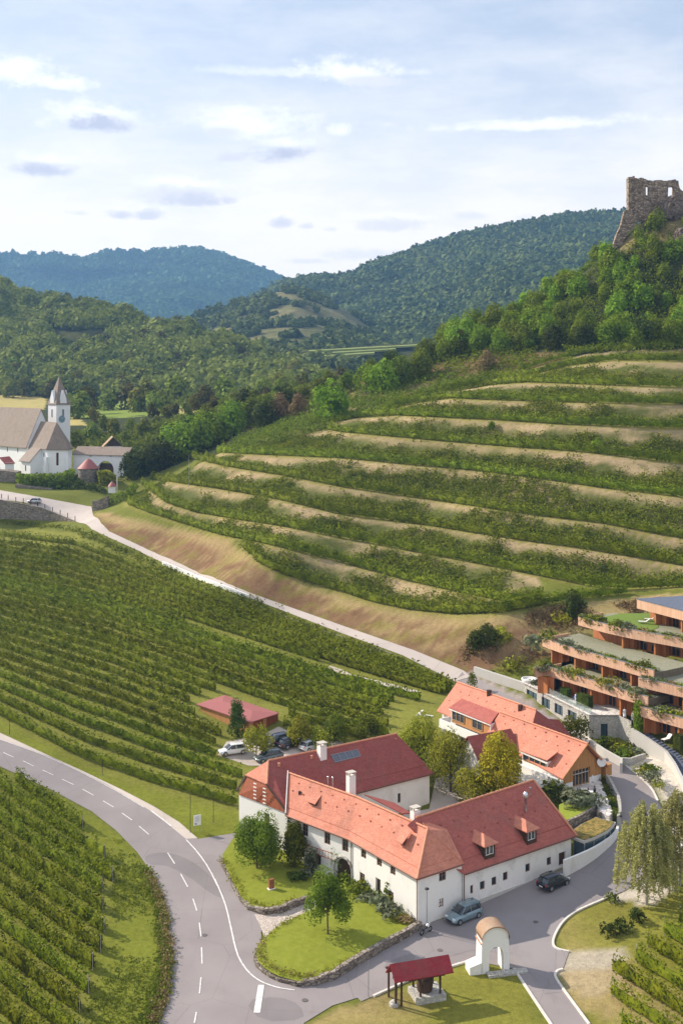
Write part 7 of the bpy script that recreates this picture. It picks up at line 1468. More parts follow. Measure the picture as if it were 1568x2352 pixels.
# ================================================================== lawns with dry stone walls at the house
g = NG('mown_lawn', .95, .05); f = g.noise(1.3, det=5, rough=.7); f2 = g.noise(12, det=2); g.col(g.mix(g.math('ADD', g.math('MULTIPLY', g.ramp(f, .35, .65), .6), g.math('MULTIPLY', f2, .4)), (.165, .195, .022), (.26, .28, .04))); g.bump(f2, .08, .6); M_lawn = g.mat
def lawn_island(name, poly, rise, wallpts, hts, lab):
    Wp = [G(*p)[:2] for p in resample(poly + [poly[0]], 15)[:-1]]; xs = [p[0] for p in Wp]; ys_ = [p[1] for p in Wp]; X, Y = np.meshgrid(np.arange(min(xs), max(xs), .9), np.arange(min(ys_), max(ys_), .9)); m = inpoly(X, Y, Wp)
    pts = [Vector(p) for p in Wp] + [Vector((a, b)) for a, b in zip(X[m], Y[m])]; r = geometry.delaunay_2d_cdt(pts, [], [list(range(len(Wp)))], 1, 1e-4); v = np.array([(p.x, p.y) for p in r[0]])
    dmin = np.min(np.hypot(v[:, None, 0] - np.array(xs)[None], v[:, None, 1] - np.array(ys_)[None]), 1); z = zg(v[:, 0], v[:, 1]) + rise * (.8 + .35 * np.clip(dmin / 4, 0, 1))
    me = bpy.data.meshes.new(name); me.from_pydata([(a, b, c) for (a, b), c in zip(v, z)], [], [tuple(f) for f in r[2]]); me.materials.append(M_lawn)
    for p in me.polygons: p.use_smooth = True
    if sum(p.normal.z for p in me.polygons) < 0: me.flip_normals()
    tag(link(bpy.data.objects.new(name, me)), kind='structure')
    P = [G(*p) for p in resample(wallpts, 12)]; w = empty('dry_stone_wall', P[0], lab, 'wall'); mb = MB(); n = len(P); rr = random.Random(4)
    hh = np.interp(np.linspace(0, 1, n), np.linspace(0, 1, len(hts)), hts)
    for i in range(n - 1):
        a, b = Vector(P[i]), Vector(P[i + 1]); L_ = (b - a).length; t = (b - a) / L_; nr = Vector((-t.y, t.x, 0)); k = max(1, int(L_ / .55))
        for row in range(3):
            for j in range(k):
                h = hh[i] / 3 * rr.uniform(.9, 1.08); c = a.lerp(b, (j + .5 + .25 * (row % 2)) / k) + nr * rr.uniform(-.04, .04); mb.box((c.x, c.y, a.z - .05 + hh[i] / 3 * row), (L_ / k * 1.02, .5 + rr.uniform(-.06, .06), h), math.atan2(t.y, t.x) + rr.uniform(-.06, .06))
    part('stones', mb, W['stone'], w)
lawn_island('lawn', lawn1, .45, z5([(60, 200), (110, 290), (180, 430), (230, 520), (300, 610), (430, 655), (560, 640), (700, 585), (790, 550)]), [.35, .35, .4, .75, .9, .8], 'dry stone wall round the upper lawn with the round tree')
lawn_island('lawn', lawn2, .6, z5([(700, 700), (600, 760), (510, 810), (450, 870), (400, 920), (370, 960), (360, 1040), (380, 1090), (420, 1130), (480, 1175), (550, 1210), (700, 1250), (850, 1245), (1000, 1200), (1200, 1080), (1400, 960), (1568, 870)]) + z6([(420, 700)]), [.3, .3, .35, .5, .9, 1.0, 1.0, .95, .9], 'long dry stone wall round the front lawn tip')
def edge_plants(name, pl, n, mat, w, h, size, seed): scatter_scrub(name, strip_pts(pl, w), n, size, mat, seed, 6, h, .35)
up_ = lambda pl, d: [(x, y - d) for x, y in pl]
e2_ = z5([(700, 700), (600, 760), (510, 810), (450, 870), (400, 920), (370, 960), (360, 1040), (380, 1090), (420, 1130), (480, 1175), (550, 1210), (700, 1250), (850, 1245), (1000, 1200), (1200, 1080)])
ins = [(x * .93 + .07 * 725, y * .93 + .07 * 2170 - 3) for x, y in e2_]
edge_plants('wall_edge_plants', ins, 420, 'leaf_olive', .22, 1.0, .11, 31); edge_plants('wall_edge_flowers', ins[4:13], 130, 'leaf_brn', .22, 1.05, .10, 32)
e1_ = z5([(75, 210), (125, 300), (200, 430), (250, 520), (320, 590), (430, 640), (560, 620), (700, 560)]); edge_plants('wall_edge_plants', up_(e1_, 3), 260, 'leaf_olive', .25, .85, .11, 33)
for (px, py, mt, s, w) in [(*p, m, s, w) for p, m, s, w in zip(zc4([(620, 720), (960, 760), (1020, 730), (1080, 820), (1180, 900), (1260, 960), (1330, 1000), (1400, 1030), (1120, 720), (1480, 1060), (1330, 860), (1420, 900), (1200, 800), (430, 560), (330, 600), (850, 600), (900, 680)]),
        ['leaf', 'leaf', 'leaf', 'leaf_grey', 'leaf_grey', 'leaf_grey', 'leaf_grey', 'leaf_olive', 'leaf', 'leaf_brn', 'leaf_olive', 'leaf_olive', 'leaf', 'leaf_grey', 'leaf_dark', 'leaf', 'leaf'], [1.1, 1.6, 1.5, 1.3, 1.5, 1.5, 1.4, 1.2, 1.4, 1.1, 1.3, 1.2, 1.2, 1.2, 1.2, 1.3, 1.2],
        ['left of the arched gate', 'right of the arched gate', 'under the lower window beside the gate', 'at the left end of the front bed', 'second in the front bed', 'in the middle of the front bed', 'fourth in the front bed', 'near the house corner', 'under the arched side door', 'at the house corner downpipe', 'against the wall by the trellis', 'right of the wall trellis', 'below the side door', 'by the house wall behind the upper lawn', 'darkest behind the upper lawn', 'close to the gate post', 'before the gate'])]:
    p = G(px, py); plant(p[0], p[1], p[2] + .3, mt, s, w, 'shrubs along the house front', rg2)
# ================================================================== single trees
def TG(px, py): p = G(px, py); return (p[0], p[1], p[2])
def put(kind, px, py, h, rx, lab, **k): return tree(kind, TG(px, py), h, rx, lab, **k)
t = put('round_tree', 590, 2004, 5.4, 3.1, 'dense round tree on the upper lawn before the white gable wall', n=12000, size=.14, mat='leaf', seed=201, lobes=18, lr=.42, bare=.26, rzf=2.3); t.location.z += .5
t = put('bushy_tree', 678, 1992, 4.6, 1.9, 'dark bushy tree touching the house wall beside the round tree', n=3800, size=.15, mat='leaf', seed=202, lobes=12, bare=.08, rzf=2.3); t.location.z += .3
t = put('young_tree', 753, 2160, 5.9, 2.5, 'slender young tree standing alone on the front lawn', n=5500, size=.14, mat='leaf', seed=203, lobes=16, lr=.36, bare=.34, rzf=2.3, trunkr=.09); t.location.z += .6
put('climbing_shrub', 776, 2010, 4.6, 1.3, 'tall loose shrub climbing left of the arched gate', n=2200, size=.15, mat='leaf', seed=204, bare=.05, rzf=2.3)
put('climbing_shrub', 716, 2010, 3.0, .9, 'small light shrub under the trellis rail', n=900, size=.15, mat='leaf_grey', seed=205, bare=.05, rzf=1.4)
for i, (a, b, h) in enumerate(((1170, 700, 2.3), (1290, 830, 2.6), (1450, 900, 2.4))):
    q = zc4([(a, b)])[0]; put('wall_climber', q[0], q[1] + 4, h, .65, ('leafy climber filling the small arched side door', 'climber on the lower house wall between two windows', 'leafy climber by the house corner window')[i], n=900, size=.13, mat='leaf', seed=210 + i, bare=.02, rzf=h / 2)
q = z3([(492, 1040)])[0]; vn = empty('wall_vine', PY(q[0], q[1], 141.8), 'thin dark vine climbing the inner wall corner', 'climber'); rng = np.random.RandomState(3); n = 500; x, y, _ = PY(q[0], q[1], 141.2)
P = np.stack([x + rng.normal(0, .13, n), y + rng.normal(0, .12, n), rng.uniform(.5, 5.2, n)], 1); V, Fq = leafquads(P, rng.normal(0, 1, (n, 3)), .11, rng); npmesh('foliage', V, Fq, W['leaf_dark'], vn)
put('conifer', 545, 1692, 5.2, 1.4, 'narrow dark green tree in front of the barn', n=1900, size=.18, mat='leaf_dark', seed=221, bare=.05, rzf=2.8, lobes=14)
put('small_tree', 588, 1745, 4.6, 2.3, 'yellow-green young tree on the car park', n=2200, size=.17, mat='leaf_olive', seed=222, bare=.34, rzf=1.7)
put('small_tree', 688, 1712, 3.8, 2.1, 'spreading yellow-green tree over the black car', n=2200, size=.18, mat='leaf_olive', seed=223, bare=.2, rzf=2.0); put('small_tree', 770, 1700, 3.0, 2.0, 'light green bushy tree between the roof window and the vines', n=1900, size=.18, mat='leaf', seed=224, bare=.1, rzf=2.0)
put('small_tree', 735, 1722, 2.8, 1.9, 'bushy green tree behind the roof chimney', n=1500, size=.18, mat='leaf_olive', seed=225, bare=.1, rzf=1.6); put('small_tree', 845, 1690, 2.6, 1.9, 'low green tree beyond the far end of the dark red ridge', n=1500, size=.18, mat='leaf', seed=226, bare=.1, rzf=1.7)
put('courtyard_tree', 965, 1785, 7.6, 3.4, 'large olive green tree at the end of the rear wing', n=8000, size=.16, mat='leaf_olive', seed=231, bare=.2, rzf=3.6, lobes=18)
put('courtyard_tree', 1035, 1820, 8.0, 2.9, 'airy olive tree in front of the white gable', n=3800, size=.16, mat='leaf_olive', seed=232, bare=.22, rzf=3.4, lobes=16)
put('courtyard_tree', 1148, 1832, 8.0, 3.5, 'golden yellow tree rising behind the wing ridge', n=6500, size=.17, mat='leaf_yel', seed=233, bare=.2, rzf=3.6, lobes=11, lr=.5); put('courtyard_tree', 1090, 1850, 4.6, 3.0, 'low yellow-green tree directly behind the wing ridge', n=6000, size=.17, mat='leaf_olive', seed=234, bare=.15, rzf=2.1)
put('small_tree', 1322, 1712, 4.2, 2.0, 'small green tree against the stone base of the hotel', n=1500, size=.18, mat='leaf', seed=241, bare=.2, rzf=1.8); put('sapling', 1084, 1590, 3.2, .9, 'thin pale sapling at the top of the lane', n=420, size=.15, mat='leaf', seed=242, bare=.25)
put('dark_bush', 1112, 1490, 4.0, 3.0, 'big dark round bush on the brown bank', n=3000, size=.2, mat='leaf_dark', seed=243, bare=.0, rzf=2.1)
put('slim_tree', 1392, 1500, 8.2, .8, 'tall slim dark tree left of the hotel roof', n=900, size=.2, mat='leaf_dark', seed=244, bare=.0, rzf=4.0) if False else None
x, y, z = Pz(1313, 1432, 15); tree('slim_tree', (x, y, z - .5), 4.6, .9, 'slim dark tree at the upper left corner of the hotel', n=800, size=.2, mat='leaf_dark', seed=245, bare=0, rzf=2.3)
for i, (px, py, z, s, mt) in enumerate(((1262, 1455, 15.4, 2.0, 'leaf'), (1180, 1520, 10.5, 2.2, 'leaf_olive'), (1150, 1500, 10.5, 2.2, 'leaf_olive'), (1225, 1470, 14, 2.2, 'leaf_grey'), (1230, 1560, 9.5, 1.4, 'leaf_grey'), (1290, 1408, 17.5, 1.8, 'leaf_olive'))):
    x, y, _ = Pz(px, py, z); plant(x, y, float(zg(x, y)) - .2 if i in (1, 2) else z - 1.5, mt, s, ('beside the third balcony end', 'lower right on the brown bank', 'upper left by the dark bush', 'on the bank above the larch bands', 'by the white tub', 'left of the slim tree')[i], 'shrubs on the bank by the hotel', rg2)
# birches
def birch(px, py, h, rx, lab, n, seed):
    x, y, z = TG(px, py); r = empty('birch_tree', (x, y, z), lab, 'tree'); rng = np.random.RandomState(seed); C_ = []
    ns_ = 330
    for k in range(ns_):
        a = rng.uniform(0, 6.28); hz_ = rng.uniform(.22, 1.0) ** .8; rr = rx * (1 - ((hz_ - .45) / .58) ** 2 * .8) * rng.uniform(.1, 1) ** .6; L_ = rng.uniform(.10, .30) * h; m = int(n / ns_)
        t_ = rng.uniform(0, 1, m); C_.append(np.stack([np.cos(a) * (rr + .25 * t_) + rng.normal(0, .10, m), np.sin(a) * (rr + .25 * t_) + rng.normal(0, .10, m), hz_ * h - t_ * L_ + rng.normal(0, .05, m)], 1))
    P = np.concatenate(C_); P[:, 2] = np.maximum(P[:, 2], h * .08); V, Fq = leafquads(P, rng.normal(0, 1, P.shape), .105, rng, .7); o = npmesh('crown', V, Fq, W['leaf_birch']); o.parent = r
    mb = MB(); mb.tube([(0, 0, -.3), (.1, 0, h * .3), (-.1, .1, h * .65), (.05, 0, h * .95)], [.2, .15, .10, .03], 8); rr2 = random.Random(seed)
    for i in range(16): a = i * 2.4; z0 = h * (.14 + .045 * i); q = rx * rr2.uniform(.4, .8); mb.tube([(0, 0, z0), (math.cos(a) * q * .6, math.sin(a) * q * .6, z0 + q * .7), (math.cos(a) * q, math.sin(a) * q, z0 + q * .6)], [.06, .04, .015], 5)
    mb.build('trunk', W['trunk_lt'], r)
birch(1484, 2078, 11.5, 3.5, 'weeping birch with pale trunk beside the white pavement', 26000, 5); birch(1560, 2035, 11.0, 3.3, 'second birch cut by the right edge of the picture', 22000, 6)
for i, (px, py, s) in enumerate(((1405, 2072, .9), (1395, 2150, 1.1), (1430, 2140, 1.1), (1462, 2120, 1.2))):
    p = G(px, py); plant(p[0], p[1], p[2], 'leaf_dark' if i else 'leaf', s, ('by the kerb left of the birch', 'leftmost in the dark bushes on the right lawn', 'middle one of the dark bushes on the right lawn', 'rightmost of the dark bushes on the right lawn')[i], 'bushes on the right lawn', rg2)
# ================================================================== gate chapel (arched wall), wine press, small objects
A = v2(Pz(*z6([(985, 1095)])[0], 0)); B = v2(Pz(*z6([(1255, 1090)])[0], 0)); A = v2(Pz(*z6([(990, 1110)])[0], 0)); B = v2(Pz(*z6([(1250, 1082)])[0], 0))
ark = empty('arched_gate', (A.x, A.y, 0), 'free-standing white gateway with round top and old tile capping', 'gateway')
fp = lambda s, z: Vector(frame_pts(A, B, s, z))
LnG = (B - A).length; nG = Vector((-(B - A).normalized().y, (B - A).normalized().x, 0)); cxm = LnG / 2; zs_ = 4.6; Rr_ = LnG / 2 - .1; k_h = .82
outl = [(0, -.3), (cxm - .68, -.3)] + [(cxm - .68, 1.55)] + [(cxm + .08 - .76 * math.cos(a), 1.7 + .85 * math.sin(a)) for a in [math.pi * k / 12 for k in range(13)]] + [(cxm + .84, -.3), (LnG, -.3), (LnG - .05, 2.6), (LnG - .12, 3.5)] + [(cxm + Rr_ * math.cos(a), 3.5 + Rr_ * k_h * math.sin(a)) for a in [math.pi * k / 18 for k in range(1, 18)]] + [(.08, 3.5), (.05, 2.6)]
pts = [Vector(p) for p in outl]; r = geometry.delaunay_2d_cdt(pts, [], [list(range(len(pts)))], 1, 1e-4)
mb = MB(); mb.slab([fp(p.x, p.y) for p in r[0]], [tuple(f) for f in r[2]], 0, down=nG * 1.75); part('wall', mb, W['plaster'], ark)
mb = MB(); arc = [(cxm + (Rr_ + .06) * math.cos(a), 3.5 + (Rr_ + .06) * k_h * math.sin(a)) for a in [math.pi * (k - .5) / 17 for k in range(0, 19)]]
for i in range(len(arc) - 1):
    a, b = fp(*arc[i]), fp(*arc[i + 1]); mb.slab([a - nG * .22, b - nG * .22, b + nG * 1.95, a + nG * 1.95], [(0, 1, 2, 3)], .12)
part('tile_capping', mb, W['tile_old'], ark)
mb = MB(); a = fp(-.03, 2.9); mb.obox(a - nG * .02, nG * 1.79, (B - A).normalized().to_3d() * -.05, (0, 0, .14)); part('red_stripe', mb, W['red'] if False else W['ridge'], ark)
mb = MB(); u3 = (B - A).normalized().to_3d(); a = fp(-1.2, -.3); mb.slab([a + Vector((0, 0, 1.0)), a + u3 * 1.3 + Vector((0, 0, 1.4)), a + u3 * 1.3 + nG * 1.5 + Vector((0, 0, 1.4)), a + nG * 1.5 + Vector((0, 0, 1.0))], [(0, 1, 2, 3)], 1.1); part('side_wall', mb, W['plaster'], ark)
mb = MB(); a = fp(.5, -.2) - nG * .9; mb.obox(a, u3 * 4.2, nG * .85, (0, 0, .38)); part('stone_step', mb, W['stone_lt'], ark)
# wine press shelter
C0 = v2(Pz(*z6([(205, 1410)])[0], 0)); C1 = v2(Pz(*z6([(650, 1290)])[0], 0)); ux_ = (C1 - C0).normalized(); uy_ = Vector((-ux_.y, ux_.x)); Lp = (C1 - C0).length
press = empty('wine_press_shelter', (C0.x, C0.y, 0), 'old wooden wine press under a deep red pitched roof on posts', 'shelter')
Q = lambda s, t, z: Vector((C0.x + ux_.x * s + uy_.x * t, C0.y + ux_.y * s + uy_.y * t, z))
zr0 = 2.75
e = [Pz(*z6([p])[0], z) for p, z in (((195, 1190), 2.75), ((735, 1095), 2.75), ((690, 932), 4.0), ((150, 1022), 4.0))]
mb = MB(); E0, E1, E2, E3 = [Vector(p) for p in e]; bk0 = E3 + (E3 - E0) * .9; bk1 = E2 + (E2 - E1) * .9; bk0.z = 2.8; bk1.z = 2.8
mb.slab([E0, E1, E2, E3], [(0, 1, 2, 3)], .1); mb.slab([E3, E2, bk1, bk0], [(0, 1, 2, 3)], .1); part('roof', mb, W['tile_crim'], press)
rt = (E1 - E0).normalized(); rn = Vector((-rt.y, rt.x, 0)); base = E0 + rn * .7; Lq = (E1 - E0).length
Pp = lambda s, t, z=0: Vector((base.x, base.y, 0)) + Vector((rt.x, rt.y, 0)).normalized() * s + rn * t + Vector((0, 0, z))
zt_ = 2.95
for s, t in ((.35, .0), (.95, 0.0), (.35, 1.9), (Lq - 1.1, 0), (Lq - 1.1, 1.9), (Lq * .48, 0), (Lq * .48, 1.9)):
    mb = MB(); p = Pp(s, t); mb.box((p.x, p.y, -.1), (.17, .17, zt_), math.atan2(rt.y, rt.x)); part('post', mb, W['wood_dk'], press)
mb = MB(); 
for t in (0, 1.9): p = Pp(.1, t, zt_ - .25); mb.obox(p, Vector((rt.x, rt.y, 0)) * (Lq - .6), rn * .16, (0, 0, .18))
part('tie_beam', mb, W['wood_dk'], press)
mb = MB(); p = Pp(Lq * .3, .2, 2.05); mb.obox(p, Vector((rt.x, rt.y, 0)) * (Lq * .62), rn * .5, (0, 0, .5)); part('press_beam', mb, W['wood_dk'], press)
mb = MB(); p = Pp(Lq * .62, 1.0, .6); mb.lathe(tuple(p), [(.75, 0), (.8, .5), (.75, 1.2), (.1, 1.25)], 16); part('press_basket', mb, W['wood_dk'], press)
mb = MB(); p = Pp(Lq * .40, -.35, -.1); mb.obox(p, Vector((rt.x, rt.y, 0)) * (Lq * .5), rn * 2.5, (0, 0, .65)); part('stone_base', mb, W['stone_lt'], press)
mb = MB(); p = Pp(.3, .3, -.1); mb.lathe(tuple(p), [(.45, 0), (.5, .3), (.3, .55), (.05, .6)], 9); part('stone_weight', mb, W['stone_lt'], press)
mb = MB(); p = Pp(.55, .3, .2); mb.tube([tuple(p), (p.x, p.y, 2.5)], .08, 8); part('wooden_screw', mb, W['wood_dk'], press)
# lamp post, poles, signs
def pole_lamp(px, py, h, lab):
    p = G(px, py); r = empty('street_lamp', p, lab, 'street lamp'); mb = MB(); mb.tube([(0, 0, 0), (0, 0, h)], [.06, .04], 8); mb.build('pole', W['grey'], r); mb = MB(); mb.lathe((0, 0, h), [(.05, 0), (.24, .05), (.26, .14), (.10, .22)], 12); mb.build('lamp_head', W['dark'], r)
pole_lamp(980, 2142, 4.6, 'slim street lamp at the corner of the long white house'); pole_lamp(1424, 1940, 3.4, 'short street lamp by the curved white wall')
pole_lamp(434 * 1.0, 1122, 9, 'tall thin lamp pole beside the lane near the archway')
for px, py, h, lb in ((22, 1689, 2.6, 'dark green marker pole at the far left road edge'), (235, 1781, 2.2, 'thin green pole on the verge midway along the bend'), (437, 1914, 5.0, 'tall thin green pole left of the white sign'), (490, 1892, 4.0, 'faint thin pole right of the white sign'), (846, 2292, 3.6, 'thin grey pole at the lower junction')):
    p = G(px, py); r = empty('marker_pole', p, lb, 'pole'); mb = MB(); mb.tube([(0, 0, -.1), (0, 0, h)], .04, 6); mb.build('pole', W['dark'] if px != 846 else W['grey'], r); mb = MB(); mb.lathe((0, 0, -.02), [(.09, 0), (.07, .06)], 8); mb.build('foot', W['grey'], r)
p = G(453, 1912); sg = empty('info_sign', p, 'white rectangular sign board on the grass verge', 'sign', None, .35); mb = MB(); mb.box((0, 0, .9), (.95, .06, 1.35)); bd = mb.build('board', W['white'], sg)
for x_ in (-.38, .38): mb = MB(); mb.tube([(x_, .06, 0), (x_, .06, 2.2)], .035, 6); mb.build('post', W['grey'], sg)
mb = MB(); mb.box((-.2, -.045, 1.02), (.25, .02, .2)); mb.build('blue_mark', W['clock'], bd)
for i in range(5): mb = MB(); mb.box((0, -.04, 2.0 - i * .14), (.6 - .08 * (i % 2), .012, .03)); mb.build('text_line', W['grey'], bd)
p = G(623, 2052); sg = empty('rusty_stele', (p[0], p[1], p[2] + .4), 'rusty square stele on a white stone foot in the upper lawn', 'stele', None, .5); mb = MB(); mb.box((0, 0, .18), (.62, .3, 1.05)); mb.build('slab', W['rust'], sg); mb = MB(); mb.box((0, 0, -.3), (.85, .6, .48)); mb.build('foot', W['white'], sg)
# ------------------------------------------------------------------ cars
def car(loc, fwd, L_, Wd, Ht, paint, lab, suv=False):
    rz = math.atan2(fwd[1], fwd[0]); r = empty('parked_car', loc, lab, 'car', 'parked cars', rz); hb = .92 if not suv else 1.02; g0 = .22
    def loft(st, nm, mat):                      # stations: x, half width bottom, half width top, z bottom, z top
        mb = MB(); P = []
        for x, wb, wt, z0, z1 in st:
            zm = (z0 + z1) / 2; P += [(x, -wb * .93, z0), (x, -wb, z0 + .08), (x, -wb * .5 - wt * .5, zm), (x, -wt, z1 - .05), (x, -wt * .88, z1), (x, 0, z1 + .015), (x, wt * .88, z1), (x, wt, z1 - .05), (x, wb * .5 + wt * .5, zm), (x, wb, z0 + .08), (x, wb * .93, z0)]
        n = 11; Fs = [(i * n + k, i * n + (k + 1) % n, (i + 1) * n + (k + 1) % n, (i + 1) * n + k) for i in range(len(st) - 1) for k in range(n)]; mb.add(P, Fs, 0, True); mb.add(P[:n], [tuple(range(n))]); mb.add(P[-n:], [tuple(range(n))[::-1]]); return mb.build(nm, mat, r)
    w = Wd / 2; h = L_ / 2
    body = loft([(-h, w * .80, w * .74, .40, hb * .92), (-h + .12, w * .94, w * .88, .28, hb), (-h + .6, w, w * .93, g0, hb + .02), (-.3, w, w * .94, g0, hb), (h - 1.5, w, w * .92, g0, hb - .02), (h - .95, w * .98, w * .88, g0, hb - .10), (h - .35, w * .92, w * .78, .26, hb - .22), (h - .06, w * .80, w * .66, .34, hb - .36), (h, w * .68, w * .6, .40, hb - .45)], 'body', paint)
    gl_ = loft([(-h + .18, w * .80, w * .66, hb - .06, hb + .06), (-h + .62 - .2 * suv, w * .87, w * .70, hb - .06, Ht - .10), (-h + 1.1, w * .89, w * .72, hb - .06, Ht - .035), (0, w * .90, w * .73, hb - .06, Ht - .02), (.35, w * .90, w * .72, hb - .06, Ht - .05), (h - 1.15, w * .86, w * .72, hb - .08, hb + .04)], 'windows', W['pane'])
    rf = loft([(-h + .50 - .2 * suv, w * .70, w * .62, Ht - .13, Ht - .05), (-h + 1.1, w * .745, w * .66, Ht - .09, Ht), (0, w * .755, w * .67, Ht - .08, Ht + .005), (.40, w * .745, w * .64, Ht - .12, Ht - .035)], 'roof_panel', paint)
    for xx, lean in ((.42, .75), (-.35, 0), (-h + .75, -.35)):
        for sy in (-1, 1): mb = MB(); mb.tube([(xx + lean, sy * w * .905, hb - .04), (xx, sy * w * .745, Ht - .07)], .04, 5); mb.build('window_pillar', paint, r)
    for x in (-h + .85, h - .85):
        for sy in (-1, 1):
            mb = MB(); mb.tube([(x, sy * (w - .20), .33), (x, sy * (w + .012), .33)], .33, 18, smooth=False); wh = mb.build('wheel', W['black'], r); mb = MB(); mb.tube([(x, sy * (w - .02), .33), (x, sy * (w + .03), .33)], .21, 12, smooth=False); mb.build('rim', W['rim'], wh)
    for sy in (-1, 1):
        mb = MB(); mb.box((h - .22, sy * w * .60, hb - .40), (.28, .34, .14), -sy * .5); mb.build('headlight', W['lampw'], r); mb = MB(); mb.box((-h + .08, sy * w * .72, hb - .22), (.12, .28, .20), sy * .3); mb.build('tail_light', W['red'], r)
        mb = MB(); mb.box((.62, sy * (w + .08), hb), (.12, .2, .13)); mb.build('side_mirror', paint, r)
    mb = MB(); mb.box((-h - .01, 0, .50), (.03, .5, .11)); mb.build('number_plate', W['white'], r); mb = MB(); mb.box((h - .01, 0, .38), (.05, .9, .16)); mb.build('grille', W['dark'], r); return r
def paintm(n, c, m=.3): g = NG(n, .25, .6); g.b.inputs['Metallic'].default_value = m; g.b.inputs['Coat Weight'].default_value = .6; g.b.inputs['Coat Roughness'].default_value = .05; g.col(c); return g.mat
pt = dict(blue=paintm('blue_grey_paint', (.20, .28, .32)), black=paintm('black_car_paint', (.012, .014, .02)), white=paintm('white_car_paint', (.78, .78, .78), 0), navy=paintm('navy_car_paint', (.03, .045, .08)), grey=paintm('dark_grey_car_paint', (.10, .13, .14)), silver=paintm('silver_car_paint', (.50, .53, .56)))
def gp_(px, py): return G(px, py)
def carat(px, py, fwd, *a, **k): p = G(px, py); car((p[0], p[1], p[2] + .07), fwd, *a, **k)
carat(*z6([(830, 610)])[0], (-.80, -.60), 4.5, 1.86, 1.66, pt['blue'], 'blue-grey car parked along the wall of the white wing', suv=True)
carat(*z7([(300, 330)])[0], (.80, .60), 4.3, 1.82, 1.55, pt['black'], 'black hatchback seen from behind on the shaded yard')
carat(*zb6([(450, 700)])[0], (-.92, -.38), 4.4, 1.82, 1.5, pt['white'], 'white car on the gravel car park near the barn')
carat(*zb6([(800, 765)])[0], (-.85, -.52), 4.5, 1.82, 1.48, pt['grey'], 'dark grey-green car peeking above the small half-hip roof')
carat(*zb6([(885, 605)])[0], (-.75, -.66), 4.5, 1.82, 1.5, pt['navy'], 'dark blue car beside the black car in front of the barn')
carat(*zb6([(1020, 630)])[0], (.75, .66), 4.4, 1.82, 1.55, pt['black'], 'black car with red tail lights under the trees at the car park')
carat(*zb6([(1230, 655)])[0], (.75, .66), 4.4, 1.82, 1.5, pt['silver'], 'silver car half hidden behind the roof chimney')
carat(*zb1([(335, 1402)])[0], (-.9, .3), 4.6, 1.84, 1.55, pt['silver'], 'silver car driving on the lane below the church')
# motorbike
p = G(*z6([(480, 745)])[0]); mt_ = empty('motorcycle', (p[0], p[1], p[2] + .07), 'small parked motorcycle at the white house corner', 'motorcycle', None, .75)
for x in (-.65, .65):
    mb = MB(); mb.lathe((0, 0, 0), [(.20, -.05), (.31, -.05), (.31, .05), (.20, .05), (.20, -.05)], 16, smooth=False); w = mb.build('wheel', W['black'], mt_); w.rotation_euler = (R(90), 0, 0); w.location = (x, 0, .31); mb = MB(); mb.lathe((0, 0, 0), [(.19, -.02), (.19, .02)], 12); h_ = mb.build('rim', W['rim'], w)
mb = MB(); mb.slab([(-.5, -.14, .62), (-.5, .14, .62), (.1, .16, .78), (.1, -.16, .78)], [(0, 3, 2, 1)], .18); mb.build('seat', W['black'], mt_)
mb = MB(); mb.lathe((.3, 0, .62), [(.12, 0), (.2, .1), (.2, .22), (.08, .34)], 12); mb.build('fuel_tank', W['red'] if False else W['white'], mt_); mb = MB(); mb.box((.0, 0, .28), (.55, .3, .36)); mb.build('engine', W['rim'], mt_)
mb = MB(); mb.tube([(.65, 0, .31), (.45, 0, 1.0)], .035, 6); mb.build('fork', W['rim'], mt_); mb = MB(); mb.tube([(.35, -.36, 1.03), (.45, 0, 1.0), (.35, .36, 1.03)], .02, 6); mb.build('handlebar', W['dark'], mt_); mb = MB(); mb.lathe((.56, 0, .82), [(.05, 0), (.1, .06), (.1, .14), (.03, .18)], 10); mb.build('headlight', W['lampw'], mt_)
# ------------------------------------------------------------------ church hill walls, fences, shrine
wl = [zb1([p])[0] for p in ((-120, 1355), (0, 1368), (75, 1385), (200, 1405), (420, 1450), (560, 1510), (735, 1580))]
def ground_wall(name, pts, h_up, h_dn, t, mat, lab, cat='wall'):
    P = [Vector(G(*p)) for p in resample(pts, 8)]; r = empty(name, tuple(P[0]), lab, cat); mb = MB()
    for i in range(len(P) - 1):
        a, b = P[i], P[i + 1]; d = (b - a); d.z = 0; d.normalize(); n = Vector((-d.y, d.x)) * t; ha, hb_ = h_up, h_up
        mb.prism([a.xy, b.xy, b.xy + n, a.xy + n], [a.z - h_dn, b.z - h_dn, b.z - h_dn, a.z - h_dn], [a.z + ha, b.z + hb_, b.z + hb_, a.z + ha])
    part('wall', mb, W[mat], r); return r, P
low = [(-60, 1190), (0, 1192), (60, 1194), (120, 1197), (172, 1198)]
P = [Vector(G(*p)) for p in resample(low, 8)]; top = [np.interp(v.x / v.y * F + CX, *zip(*wl)) for v in P]; r = empty('field_wall', tuple(P[0]), 'long stone wall carrying the lane left of the junction', 'wall'); mb = MB()
for i in range(len(P) - 1):
    a, b = P[i], P[i + 1]; ta, tb = [H - (t_ - HY) / F * p_.y for t_, p_ in ((top[i], a), (top[i + 1], b))]; mb.prism([a.xy, b.xy, (b.x, b.y + 1), (a.x, a.y + 1)], [a.z - .6] * 2 + [a.z - .6] * 2, [ta, tb, tb, ta])
part('wall', mb, W['stone'], r)
k = 0
